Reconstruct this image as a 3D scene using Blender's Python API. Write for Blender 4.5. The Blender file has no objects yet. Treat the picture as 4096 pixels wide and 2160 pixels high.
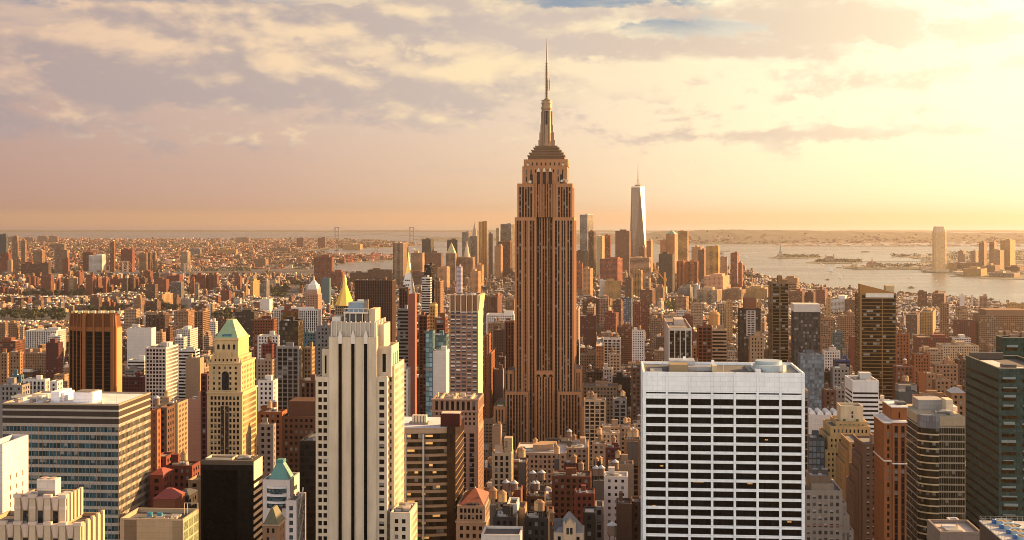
import bpy, math, random
import numpy as np
from mathutils import Vector
sc = bpy.context.scene
COL = sc.collection
R = math.radians
rnd = random.Random(7)

# ------------------------------------------------------------------ camera
F, HY, CX, CZ, GZ = 5274.0, 877.0, 2048.0, 278.0, 10.0     # photograph's focal length / horizon row in its own pixels, eye height, street level
GA = R(4.57); SG, CG = math.sin(GA), math.cos(GA)           # the avenues run 4.57 degrees off the view axis
cd = bpy.data.cameras.new('camera'); cam = bpy.data.objects.new('camera', cd); COL.objects.link(cam)
cam.location = (0, 0, CZ); cam.rotation_euler = (R(90), 0, 0)
cd.sensor_width = 36; cd.lens = F / 4096 * 36; cd.shift_y = -(1080 - HY) / 4096
cd.clip_start = 5; cd.clip_end = 200000
sc.camera = cam

# ------------------------------------------------------------------ sun, sky
SUN_AZ, SUN_EL = R(64), R(17)
sund = Vector((math.sin(SUN_AZ) * math.cos(SUN_EL), math.cos(SUN_AZ) * math.cos(SUN_EL), math.sin(SUN_EL)))
sl = bpy.data.lights.new('sun', 'SUN'); sl.energy = 5.0; sl.angle = R(0.5); sl.color = (1.0, 0.60, 0.25)
so = bpy.data.objects.new('sun', sl); COL.objects.link(so)
so.rotation_euler = sund.to_track_quat('Z', 'Y').to_euler()
sc.view_settings.view_transform = 'Standard'; sc.view_settings.look = 'None'
sc.view_settings.exposure = 1.6; sc.view_settings.gamma = 1.0
sc.cycles.use_denoising = True; sc.cycles.filter_width = 0.95
sc.cycles.max_bounces = 5; sc.cycles.diffuse_bounces = 1; sc.cycles.glossy_bounces = 2
sc.cycles.transmission_bounces = 1; sc.cycles.volume_bounces = 0; sc.cycles.transparent_max_bounces = 6
sc.cycles.caustics_reflective = False; sc.cycles.caustics_refractive = False

def lin(r, g, b):
    f = lambda c: (c / 255 / 12.92) if c / 255 <= 0.04045 else ((c / 255 + 0.055) / 1.055) ** 2.4
    return (f(r), f(g), f(b), 1.0)

class NT:                                                   # small helper to write node trees
    def __init__(s, nt): s.nt = nt; nt.nodes.clear()
    def n(s, t, **k):
        x = s.nt.nodes.new(t)
        for a, v in k.items(): setattr(x, a, v)
        return x
    def put(s, sock, v):
        if v is None: return
        if isinstance(v, bpy.types.NodeSocket): s.nt.links.new(v, sock)
        elif isinstance(v, bpy.types.Node): s.nt.links.new(v.outputs[0], sock)
        elif sock.type == 'RGBA' and len(v) == 3: sock.default_value = (*v, 1)
        else: sock.default_value = v
    def m(s, op, a, b=None, c=None, clamp=False):
        x = s.n('ShaderNodeMath', operation=op, use_clamp=clamp)
        for i, v in enumerate((a, b, c)): s.put(x.inputs[i], v)
        return x.outputs[0]
    def ss(s, v, a, b):
        x = s.n('ShaderNodeMapRange', interpolation_type='SMOOTHSTEP'); s.put(x.inputs[0], v); s.put(x.inputs[1], a); s.put(x.inputs[2], b)
        return x.outputs[0]
    def mr(s, v, a, b, c, d):
        x = s.n('ShaderNodeMapRange')
        for i, q in enumerate((v, a, b, c, d)): s.put(x.inputs[i], q)
        return x.outputs[0]
    def mix(s, f, a, b, bt='MIX'):
        x = s.n('ShaderNodeMix', data_type='RGBA', blend_type=bt)
        s.put(x.inputs[0], f); s.put(x.inputs[6], a); s.put(x.inputs[7], b)
        return x.outputs[2]
    def ramp(s, f, pts):
        x = s.n('ShaderNodeValToRGB'); e = x.color_ramp.elements
        while len(e) < len(pts): e.new(0.5)
        for el, (p, c) in zip(e, pts): el.position = p; el.color = c
        s.put(x.inputs[0], f); return x.outputs[0]
    def noise(s, vec, scale, detail=4, rough=.55, dist=0):
        x = s.n('ShaderNodeTexNoise'); s.put(x.inputs['Vector'], vec); x.inputs['Scale'].default_value = scale
        x.inputs['Detail'].default_value = detail; x.inputs['Roughness'].default_value = rough; x.inputs['Distortion'].default_value = dist
        return x.outputs[0]
    def xyz(s, x, y, z):
        c = s.n('ShaderNodeCombineXYZ')
        for i, v in enumerate((x, y, z)): s.put(c.inputs[i], v)
        return c.outputs[0]

w = bpy.data.worlds.new('World'); sc.world = w; w.use_nodes = True
N = NT(w.node_tree)
tc = N.n('ShaderNodeTexCoord'); sp = N.n('ShaderNodeSeparateXYZ'); N.put(sp.inputs[0], tc.outputs['Generated'])
dx, dy, dz = sp.outputs
az = N.m('ARCTAN2', dx, dy); el = N.m('ARCSINE', dz)
sky = N.n('ShaderNodeTexSky', sky_type='NISHITA'); sky.sun_disc = False
sky.sun_elevation = SUN_EL; sky.sun_rotation = SUN_AZ; sky.air_density = 1.0; sky.dust_density = 2.0; sky.ozone_density = 1.0
N.put(sky.inputs[0], N.xyz(dx, dy, N.m('MAXIMUM', dz, 0.01)))
a01 = N.mr(az, -0.45, 0.75, 0, 1)
def A(v): return (v + 0.45) / 1.2
low = N.ramp(a01, [(A(-.40), lin(200, 161, 146)), (A(-.2), lin(212, 178, 158)), (A(0), lin(236, 205, 170)), (A(.13), lin(250, 229, 192)),
                   (A(.28), lin(255, 243, 198)), (A(.42), lin(255, 250, 216)), (A(.75), lin(255, 240, 180))])
mid = N.ramp(a01, [(A(-.40), lin(200, 174, 164)), (A(-.2), lin(215, 191, 175)), (A(0), lin(236, 216, 192)), (A(.13), lin(250, 234, 200)),
                   (A(.28), lin(255, 249, 214)), (A(.42), lin(255, 252, 224)), (A(.75), lin(255, 245, 205))])
top = N.ramp(a01, [(A(-.40), lin(140, 150, 170)), (A(-.2), lin(136, 152, 176)), (A(0), lin(142, 158, 176)), (A(.13), lin(142, 160, 176)),
                   (A(.24), lin(235, 226, 205)), (A(.36), lin(255, 253, 232)), (A(.75), lin(255, 250, 225))])
base = N.mix(N.ss(el, 0.0, 0.085), low, mid)
base = N.mix(N.ss(el, 0.115, 0.155), base, top)
# clouds: banks laid out on the dome by direction, broken up by noise
wob = N.noise(N.xyz(N.m('MULTIPLY', az, 7), N.m('MULTIPLY', el, 16), 0), 1.0, 3)
wx = N.m('MULTIPLY', N.m('SUBTRACT', wob, .5), .05)
P = N.xyz(N.m('MULTIPLY', N.m('ADD', az, wx), 22), N.m('MULTIPLY', el, 46), 5.1)
P2 = N.xyz(N.m('ADD', N.m('MULTIPLY', N.m('ADD', az, wx), 22), .16), N.m('ADD', N.m('MULTIPLY', el, 46), .34), 5.1)
n1 = N.noise(P, 1.0, 10, .57); n2 = N.noise(P2, 1.0, 5, .55); nf = N.noise(P, 4.0, 6, .6); m1 = N.noise(P, .62, 5, .5); m2 = N.noise(P2, .62, 4, .5)
def gauss(px, py, rx, ry):
    a, e = (px - CX) / F, (HY - py) / F
    p = N.m('MULTIPLY', N.m('SUBTRACT', az, a), F / rx); q = N.m('MULTIPLY', N.m('SUBTRACT', el, e), F / ry)
    return N.m('EXPONENT', N.m('MULTIPLY', N.m('ADD', N.m('MULTIPLY', p, p), N.m('MULTIPLY', q, q)), -1.0))
def total(lst):
    t = None
    for px, py, rx, ry, k in lst:
        g = N.m('MULTIPLY', gauss(px, py, rx, ry), k)
        t = g if t is None else N.m('ADD', t, g)
    return t
cover = total([(300, 250, 520, 95, .30), (900, 330, 520, 90, .30), (300, 400, 700, 70, .26), (1150, 265, 230, 90, .34), (1500, 400, 700, 60, .22),
               (500, 130, 420, 60, .30), (1250, 110, 560, 90, .34), (1900, 60, 500, 60, .34), (1820, 310, 260, 80, .34), (2550, 175, 420, 55, .34),
               (2250, 110, 260, 60, .22), (3250, 100, 380, 85, .6), (3050, 250, 500, 40, .2), (250, 530, 480, 60, .2), (2900, 555, 480, 24, .25), (3480, 540, 500, 24, .26),
               (2020, 685, 420, 16, .2), (1450, 690, 200, 14, .18), (2280, 360, 170, 45, .26), (2500, 60, 500, 50, .3), (2950, 215, 420, 40, .32), (3700, 330, 500, 50, .22), (3800, 180, 400, 40, .2), (1000, 690, 300, 14, .2), (1650, 480, 420, 40, .18), (800, 70, 900, 60, .2), (2000, 200, 300, 60, .22), (60, 110, 200, 45, -.6), (560, 15, 220, 24, -.6), (1240, 8, 160, 24, -.6), (1900, 200, 200, 24, -.3),
               (2780, 120, 330, 42, -.42), (2330, 20, 220, 26, -.5), (3000, 190, 250, 30, -.22)])
hi = total([(1110, 255, 130, 45, 1.0), (1850, 295, 150, 50, 1.0), (60, 190, 200, 50, .5), (900, 60, 260, 26, .5), (330, 180, 260, 30, .45), (1330, 140, 180, 26, .6), (2500, 120, 330, 36, .7),
            (700, 215, 300, 22, .4), (2260, 360, 180, 45, .5), (1800, 60, 400, 22, .4), (250, 60, 420, 18, .45), (2950, 260, 500, 22, .5),
            (3250, 120, 330, 60, -.8), (2350, 190, 200, 40, -.25), (700, 380, 700, 40, -.2)])
cov = N.m('ADD', N.m('ADD', n1, cover), N.m('MULTIPLY', N.m('SUBTRACT', nf, .5), .36))
alpha = N.ss(cov, .52, .76)
alpha = N.m('MULTIPLY', alpha, N.ss(el, .028, .06))
lit = N.m('ADD', N.m('MULTIPLY', N.m('SUBTRACT', m1, m2), 3.4), N.m('ADD', hi, N.m('MULTIPLY', N.m('SUBTRACT', nf, .5), .8)))
lit = N.ss(lit, -.2, .78)
shade = N.ramp(a01, [(A(-.40), lin(184, 170, 168)), (A(-.2), lin(190, 177, 172)), (A(0), lin(208, 194, 183)), (A(.13), lin(216, 199, 182)), (A(.26), lin(236, 218, 190)),
                     (A(.38), lin(252, 240, 208)), (A(.75), lin(255, 240, 205))])
glow = N.ramp(a01, [(A(-.40), lin(238, 206, 178)), (A(-.2), lin(252, 224, 186)), (A(0), lin(255, 234, 192)), (A(.13), lin(255, 242, 205)), (A(.28), lin(255, 251, 222)), (A(.75), lin(255, 252, 230))])
cloudc = N.mix(lit, shade, glow)
gb = N.ramp(a01, [(A(-.40), (3.0, 2.87, 2.9, 1)), (A(0), (3.42, 3.3, 3.25, 1)), (A(.2), (3.95, 3.8, 3.65, 1)), (A(.40), (4.2, 4.05, 3.8, 1)), (A(.75), (5.4, 4.9, 4.1, 1))])
gc = N.ramp(a01, [(A(-.40), (3.0, 2.87, 2.9, 1)), (A(0), (3.4, 3.3, 3.25, 1)), (A(.2), (3.65, 3.55, 3.45, 1)), (A(.40), (4.3, 4.15, 3.9, 1)), (A(.75), (5.8, 5.4, 4.8, 1))])
base = N.mix(1.0, base, gb, 'MULTIPLY'); cloudc = N.mix(1.0, cloudc, gc, 'MULTIPLY')
# a thin high veil between the banks
nv = N.noise(N.xyz(N.m('MULTIPLY', N.m('ADD', az, wx), 5), N.m('MULTIPLY', el, 30), 8.1), 1.0, 7, .6)
veil = N.m('MULTIPLY', N.ss(nv, .36, .62), N.ss(el, .075, .12))
base = N.mix(N.m('MULTIPLY', veil, .8), base, N.mix(1.0, glow, gc, 'MULTIPLY'))
front = N.mix(1.0, N.mix(N.m('MULTIPLY', alpha, .94), base, cloudc), (.92, .92, .92), 'MULTIPLY')
# away from this part of the sky the tinted fill sky takes over
aw = N.m('MAXIMUM', N.ss(el, .2, .55), N.ss(N.m('ABSOLUTE', az), .7, 1.3))
north = N.m('ADD', .30, N.m('MULTIPLY', N.ss(N.m('MULTIPLY', dy, -1.0), .05, .75), 1.05))   # unseen sky behind the camera brightened, added as fill for facing walls
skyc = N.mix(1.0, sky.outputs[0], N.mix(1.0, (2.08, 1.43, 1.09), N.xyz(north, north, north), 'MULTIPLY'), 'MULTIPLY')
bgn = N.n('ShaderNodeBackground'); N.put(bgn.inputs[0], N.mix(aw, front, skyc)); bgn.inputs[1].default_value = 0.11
wo = N.n('ShaderNodeOutputWorld'); N.put(wo.inputs[0], bgn.outputs[0])

# ------------------------------------------------------------------ materials
MATS = {}
def mat(name, fn):
    m = bpy.data.materials.new(name); m.use_nodes = True
    T = NT(m.node_tree); b = T.n('ShaderNodeBsdfPrincipled'); o = T.n('ShaderNodeOutputMaterial'); T.put(o.inputs[0], b.outputs[0])
    fn(T, b, o); MATS[name] = m; return m
def geo(T): return T.n('ShaderNodeTexCoord').outputs['Object']
def ocol(T): return T.n('ShaderNodeObjectInfo').outputs['Color']
def orand(T): return T.n('ShaderNodeObjectInfo').outputs['Random']

def _wall(T, b, o, fine=.5, amt=.20, joints=0):
    p = geo(T)
    mp = T.n('ShaderNodeMapping'); T.put(mp.inputs[0], p); mp.inputs['Scale'].default_value = (1, 1, .12)
    big = T.noise(p, .045, 3); streak = T.noise(mp.outputs[0], .35, 4, .6); gr = T.noise(p, fine * 2.2, 3, .7)
    v = T.m('ADD', T.m('ADD', T.m('MULTIPLY', big, amt * 1.6), T.m('MULTIPLY', streak, amt * 1.8)), T.m('MULTIPLY', gr, amt * 1.2))
    v = T.m('ADD', v, 1 - amt * 2.3)
    c = T.mix(1.0, ocol(T), T.xyz(v, v, v), 'MULTIPLY')
    if joints:
        br = T.n('ShaderNodeTexBrick'); s = T.n('ShaderNodeUVMap'); T.put(br.inputs['Vector'], s.outputs[0])
        br.inputs['Scale'].default_value = joints; br.inputs['Mortar Size'].default_value = .012; br.inputs['Color1'].default_value = (1, 1, 1, 1)
        br.inputs['Color2'].default_value = (.93, .93, .93, 1); br.inputs['Mortar'].default_value = (.8, .8, .8, 1)
        c = T.mix(1.0, c, br.outputs[0], 'MULTIPLY')
    T.put(b.inputs['Base Color'], c); b.inputs['Roughness'].default_value = .85; b.inputs['Specular IOR Level'].default_value = .25
mat('masonry', _wall)
mat('rough_brick', lambda T, b, o: _wall(T, b, o, .9, .34))
mat('panel_wall', lambda T, b, o: _wall(T, b, o, .3, .15, .12))

def cells(T):
    uv = T.n('ShaderNodeUVMap'); s = T.n('ShaderNodeSeparateXYZ'); T.put(s.inputs[0], uv.outputs[0])
    fu, fv = T.m('FLOOR', s.outputs[0]), T.m('FLOOR', s.outputs[1])
    wn = T.n('ShaderNodeTexWhiteNoise', noise_dimensions='4D'); T.put(wn.inputs[0], T.xyz(fu, fv, 0)); T.put(wn.inputs['W'], T.m('MULTIPLY', orand(T), 91.7))
    return s.outputs[0], s.outputs[1], wn.outputs[0], wn.outputs[1]
def _glass(T, b, o, blinds=.12, light=.26, spec=.09):
    u, v, r, rc = cells(T)
    sr = T.n('ShaderNodeSeparateXYZ'); T.put(sr.inputs[0], rc)
    has = T.m('LESS_THAN', r, blinds)
    drop = T.m('GREATER_THAN', T.m('FRACT', v), T.mr(sr.outputs[0], 0, 1, .35, .95))
    k = T.m('MULTIPLY', has, drop)
    tone = T.mr(sr.outputs[1], 0, 1, .12, light)
    dark = T.mix(1.0, ocol(T), T.xyz(*[T.mr(sr.outputs[2], 0, 1, .5, 1.7)] * 3), 'MULTIPLY')
    T.put(b.inputs['Base Color'], T.mix(k, dark, T.mix(1.0, (1, .95, .86), T.xyz(tone, tone, tone), 'MULTIPLY')))
    b.inputs['Roughness'].default_value = .12; b.inputs['Specular IOR Level'].default_value = spec
    n = T.n('ShaderNodeBump'); n.inputs['Strength'].default_value = .06; n.inputs['Distance'].default_value = .6
    T.put(n.inputs['Height'], T.m('ADD', T.m('MULTIPLY', r, 1.0), T.noise(geo(T), .5, 2))); T.put(b.inputs['Normal'], n.outputs[0])
mat('window_glass', _glass)
mat('window_glass_blinds', lambda T, b, o: _glass(T, b, o, .62, .75))
mat('window_glass_white', lambda T, b, o: _glass(T, b, o, .96, .95))
mat('window_glass_dark', lambda T, b, o: _glass(T, b, o, 0.0, .04, .05))
def _curtain(T, b, o, rough=.14, spec=.14):
    u, v, r, rc = cells(T)
    fu, fv = T.m('FRACT', u), T.m('FRACT', v)
    line = T.m('MAXIMUM', T.m('LESS_THAN', fu, .07), T.m('LESS_THAN', fv, .05))
    lum = T.mr(r, 0, 1, .7, 1.3)
    c = T.mix(1.0, ocol(T), T.xyz(lum, lum, lum), 'MULTIPLY')
    T.put(b.inputs['Base Color'], T.mix(line, c, T.mix(1.0, ocol(T), (.45, .45, .45), 'MULTIPLY')))
    b.inputs['Metallic'].default_value = .04; b.inputs['Roughness'].default_value = rough
    b.inputs['Specular IOR Level'].default_value = spec
mat('curtain_glass', _curtain)
mat('dull_glass', lambda T, b, o: _curtain(T, b, o, .5, .06))
def _mirror(T, b, o):
    u, v, r, rc = cells(T)
    T.put(b.inputs['Base Color'], ocol(T)); b.inputs['Metallic'].default_value = .8; b.inputs['Roughness'].default_value = .2
mat('mirror_glass', _mirror)
def _roof(T, b, o):
    p = geo(T); n = T.noise(p, .12, 5, .65); n2 = T.noise(p, .9, 3)
    v = T.m('ADD', T.m('MULTIPLY', n, 1.1), T.m('MULTIPLY', n2, .35)); v = T.m('ADD', v, .28)
    T.put(b.inputs['Base Color'], T.mix(1.0, ocol(T), T.xyz(v, v, v), 'MULTIPLY')); b.inputs['Roughness'].default_value = .9
mat('roofing', _roof)
def _metal(T, b, o):
    n = T.noise(geo(T), .6, 3); v = T.mr(n, 0, 1, .75, 1.2)
    T.put(b.inputs['Base Color'], T.mix(1.0, ocol(T), T.xyz(v, v, v), 'MULTIPLY')); b.inputs['Metallic'].default_value = .3; b.inputs['Roughness'].default_value = .45
mat('painted_metal', _metal)
def _lamp(T, b, o):
    T.put(b.inputs['Base Color'], ocol(T)); T.put(b.inputs['Emission Color'], ocol(T)); b.inputs['Emission Strength'].default_value = .12
mat('lamp_light', _lamp)
def _gold(T, b, o):
    T.put(b.inputs['Base Color'], ocol(T)); b.inputs['Metallic'].default_value = .55; b.inputs['Roughness'].default_value = .42
mat('gilded', _gold)
def _copper(T, b, o):
    p = geo(T); wv = T.n('ShaderNodeTexWave', wave_type='BANDS', bands_direction='X'); T.put(wv.inputs[0], p); wv.inputs['Scale'].default_value = .45
    n = T.noise(p, .3, 4)
    v = T.m('ADD', T.mr(wv.outputs[1], 0, 1, .86, 1.02), T.m('MULTIPLY', T.m('SUBTRACT', n, .5), .4))
    T.put(b.inputs['Base Color'], T.mix(1.0, ocol(T), T.xyz(v, v, v), 'MULTIPLY')); b.inputs['Roughness'].default_value = .6
mat('copper', _copper)
def _slate(T, b, o):
    br = T.n('ShaderNodeTexBrick'); s = T.n('ShaderNodeUVMap'); T.put(br.inputs['Vector'], s.outputs[0]); br.inputs['Scale'].default_value = .9
    br.inputs['Color1'].default_value = (1.1, 1.1, 1.1, 1); br.inputs['Color2'].default_value = (.8, .8, .8, 1); br.inputs['Mortar'].default_value = (.5, .5, .5, 1)
    T.put(b.inputs['Base Color'], T.mix(1.0, ocol(T), br.outputs[0], 'MULTIPLY')); b.inputs['Roughness'].default_value = .75
mat('roof_tile', _slate)
def _leaf(T, b, o):
    n = T.noise(geo(T), .5, 3); v = T.mr(n, .25, .75, .55, 1.6)
    T.put(b.inputs['Base Color'], T.mix(1.0, ocol(T), T.xyz(v, v, v), 'MULTIPLY')); b.inputs['Roughness'].default_value = .8
mat('foliage', _leaf)
def _water(T, b, o):
    p = geo(T); mp = T.n('ShaderNodeMapping'); T.put(mp.inputs[0], p); mp.inputs['Scale'].default_value = (.35, 1, 1)
    n = T.noise(mp.outputs[0], .02, 5, .62); n2 = T.noise(mp.outputs[0], .0016, 4, .6)
    b.inputs['Base Color'].default_value = (.12, .11, .09, 1)
    T.put(b.inputs['Roughness'], T.mr(n2, .3, .7, .20, .34)); b.inputs['IOR'].default_value = 1.5
    bm = T.n('ShaderNodeBump'); bm.inputs['Strength'].default_value = .22; bm.inputs['Distance'].default_value = 3.0
    T.put(bm.inputs['Height'], T.m('ADD', n, T.m('MULTIPLY', n2, 2.0))); T.put(b.inputs['Normal'], bm.outputs[0])
mat('water', _water)
def _ground(T, b, o):
    n = T.noise(geo(T), .02, 6, .6)
    T.put(b.inputs['Base Color'], T.ramp(n, [(.3, (.045, .042, .04, 1)), (.6, (.075, .07, .062, 1)), (.75, (.12, .1, .08, 1))])); b.inputs['Roughness'].default_value = .9
mat('asphalt', _ground)
def _land(T, b, o):
    n = T.noise(geo(T), .0035, 8, .65); n2 = T.noise(geo(T), .02, 5, .6)
    T.put(b.inputs['Base Color'], T.mix(T.ss(n2, .45, .6), T.ramp(n, [(.35, (.05, .06, .025, 1)), (.55, (.09, .085, .05, 1)), (.7, (.22, .17, .12, 1))]), ocol(T))); b.inputs['Roughness'].default_value = .95
mat('land', _land)
# many-storeyed walls of the buildings far off: wall colour per building in the mesh, windows by storey and bay (UV)
def _farwall(T, b, o):
    at = T.n('ShaderNodeVertexColor'); at.layer_name = 'Col'
    u, v, r, rc = cells(T)
    fu, fv = T.m('FRACT', u), T.m('FRACT', v)
    kw = T.n('ShaderNodeTexWhiteNoise', noise_dimensions='3D'); T.put(kw.inputs[0], at.outputs[0]); ks = T.n('ShaderNodeSeparateXYZ'); T.put(ks.inputs[0], kw.outputs[1])
    hx = T.mr(ks.outputs[0], 0, 1, .16, .44); hy = T.m('ADD', T.mr(ks.outputs[1], 0, 1, .18, .36), T.m('MULTIPLY', T.m('GREATER_THAN', ks.outputs[2], .88), .3))
    real = T.m('GREATER_THAN', T.m('ADD', T.m('ABSOLUTE', u), T.m('ABSOLUTE', v)), .0001)
    win = T.m('MULTIPLY', T.m('MULTIPLY', T.m('LESS_THAN', T.m('ABSOLUTE', T.m('SUBTRACT', fu, .5)), hx), T.m('LESS_THAN', T.m('ABSOLUTE', T.m('SUBTRACT', fv, .5)), hy)), real)
    bl = T.m('LESS_THAN', r, .10)
    gc = T.mix(bl, (.006, .005, .005), (.20, .16, .12))
    n = T.noise(geo(T), .06, 4, .6); k = T.mr(n, .2, .8, .74, 1.22)
    wc = T.mix(1.0, at.outputs[0], T.xyz(k, k, k), 'MULTIPLY')
    T.put(b.inputs['Base Color'], T.mix(win, wc, gc)); T.put(b.inputs['Roughness'], T.mr(win, 0, 1, .85, .3)); b.inputs['Specular IOR Level'].default_value = .3
mat('storeyed_wall', _farwall)

# ------------------------------------------------------------------ mesh helpers
class MB:
    def __init__(s): s.v = []; s.f = []; s.uv = []; s.c = []; s.col = (1, 1, 1)
    def face(s, pts, uv=None):
        i = len(s.v); s.v += pts; s.f.append(tuple(range(i, i + len(pts)))); s.c.append(s.col)
        if uv is None:
            a, b, c = (np.array(p, float) for p in (pts[0], pts[1], pts[-1]))
            x, y, z = pts[0]
            e1, e2 = b - a, c - a
            n = np.cross(e1, e2)
            if abs(n[2]) > .9 * (np.linalg.norm(n) + 1e-9): uv = [(p[0], p[1]) for p in pts]
            elif abs(n[0]) > abs(n[1]): uv = [(p[1], p[2]) for p in pts]
            else: uv = [(p[0], p[2]) for p in pts]
        s.uv += uv
        return s
    def box(s, x0, x1, y0, y1, z0, z1, skip=''):            # faces: F front(-y) K back R right L left T top B bottom
        if 'F' not in skip: s._q((x0, y0, z0), (x1, y0, z0), (x1, y0, z1), (x0, y0, z1), (x0, z0, x1, z1))
        if 'K' not in skip: s._q((x1, y1, z0), (x0, y1, z0), (x0, y1, z1), (x1, y1, z1), (x1, z0, x0, z1))
        if 'R' not in skip: s._q((x1, y0, z0), (x1, y1, z0), (x1, y1, z1), (x1, y0, z1), (y0, z0, y1, z1))
        if 'L' not in skip: s._q((x0, y1, z0), (x0, y0, z0), (x0, y0, z1), (x0, y1, z1), (y1, z0, y0, z1))
        if 'T' not in skip: s._q((x0, y0, z1), (x1, y0, z1), (x1, y1, z1), (x0, y1, z1), (x0, y0, x1, y1))
        if 'B' not in skip: s._q((x0, y1, z0), (x1, y1, z0), (x1, y0, z0), (x0, y0, z0), (x0, y1, x1, y0))
        return s
    def _q(s, a, b, c, d, r):
        i = len(s.v); s.v += (a, b, c, d); s.f.append((i, i + 1, i + 2, i + 3)); s.c.append(s.col)
        s.uv += ((r[0], r[1]), (r[2], r[1]), (r[2], r[3]), (r[0], r[3]))
    def prism(s, poly, z0, z1, top=True, poly2=None, cell=None, bottom=False):  # poly counter-clockwise from above
        q = poly2 or poly; n = len(poly); u = 0
        for i in range(n):
            a, b = poly[i], poly[(i + 1) % n]; c, d = q[(i + 1) % n], q[i]
            l = math.hypot(b[0] - a[0], b[1] - a[1])
            if cell:
                nb = max(1, round(l / cell[0])); m = max(1, round((z1 - z0) / cell[1]))
                uv = [(u, 0), (u + nb, 0), (u + nb, m), (u, m)]; u += nb
            else: uv = [(u, z0), (u + l, z0), (u + l, z1), (u, z1)]; u += l
            s.face([(*a, z0), (*b, z0), (*c, z1), (*d, z1)], uv)
        if top: s.face([(x, y, z1) for x, y in q])
        if bottom: s.face([(x, y, z0) for x, y in reversed(poly)])
        return s
    def cyl(s, cx, cy, z0, z1, r0, r1=None, n=12, top=True, a0=0, cell=None):
        r1 = r0 if r1 is None else r1
        p = [(cx + r0 * math.cos(a0 + 2 * math.pi * i / n), cy + r0 * math.sin(a0 + 2 * math.pi * i / n)) for i in range(n)]
        q = [(cx + r1 * math.cos(a0 + 2 * math.pi * i / n), cy + r1 * math.sin(a0 + 2 * math.pi * i / n)) for i in range(n)]
        return s.prism(p, z0, z1, top, q, cell)
    def pyr(s, x0, x1, y0, y1, z0, z1, rx=0.0, ry=0.0):      # hipped roof; rx, ry: half sizes of the flat top
        cx, cy = (x0 + x1) / 2, (y0 + y1) / 2
        return s.prism([(x0, y0), (x1, y0), (x1, y1), (x0, y1)], z0, z1, True, [(cx - rx, cy - ry), (cx + rx, cy - ry), (cx + rx, cy + ry), (cx - rx, cy + ry)])
    def tube(s, a, b, r, n=5):
        a, b = Vector(a), Vector(b); d = (b - a).normalized(); p = d.orthogonal().normalized(); q = d.cross(p)
        ring = lambda c: [tuple(c + r * (math.cos(2 * math.pi * i / n) * p + math.sin(2 * math.pi * i / n) * q)) for i in range(n)]
        A_, B_ = ring(a), ring(b)
        for i in range(n): s.face([A_[i], A_[(i + 1) % n], B_[(i + 1) % n], B_[i]], [(0, 0)] * 4)
        return s
    def build(s, name, material, parent=None, color=(1, 1, 1), smooth=False):
        me = bpy.data.meshes.new(name); me.from_pydata(s.v, [], s.f); me.update()
        ul = me.uv_layers.new(name='UVMap'); ul.data.foreach_set('uv', np.array(s.uv, np.float32).ravel())
        if material == 'storeyed_wall':
            ca = me.color_attributes.new('Col', 'FLOAT_COLOR', 'CORNER')
            cnt = [len(f) for f in s.f]
            arr = np.repeat(np.c_[np.array(s.c, np.float32), np.ones(len(s.c), np.float32)], cnt, axis=0)
            ca.data.foreach_set('color', arr.ravel())
        if smooth: me.polygons.foreach_set('use_smooth', [True] * len(me.polygons))
        me.materials.append(MATS[material])
        o = bpy.data.objects.new(name, me); COL.objects.link(o); o.color = (*color, 1)
        if parent: o.parent = parent
        return o
def tag(o, label=None, cat=None, group=None, kind=None):
    if label: o['label'] = label
    if cat: o['category'] = cat
    if group: o['group'] = group
    if kind: o['kind'] = kind
    return o
def empty(name, loc, rz=0.0):
    o = bpy.data.objects.new(name, None); COL.objects.link(o); o.location = loc; o.rotation_euler = (0, 0, rz); o.empty_display_size = 1
    return o
def copy_tree(o, parent=None):
    c = o.copy(); COL.objects.link(c)
    if parent: c.parent = parent
    for ch in list(o.children): copy_tree(ch, c)
    return c
def zat(py, Y): return CZ - (py - HY) / F * Y
def gy(py, z=GZ): return (CZ - z) * F / (py - HY)
def wx_(px, Y): return (px - CX) / F * Y
VP = CX + F * math.tan(GA)

SHIELD = []            # (x0, x1, ytop, ybottom, depth) of each building placed by hand: nothing nearer may hide it
FOOT = []              # footprints in street-grid coordinates (w0, w1, s0, s1)
def grid(x, y): return (x * CG - y * SG, x * SG + y * CG)
LAND = []              # (label noun, px, py) for wording the labels of the plain buildings

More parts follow.
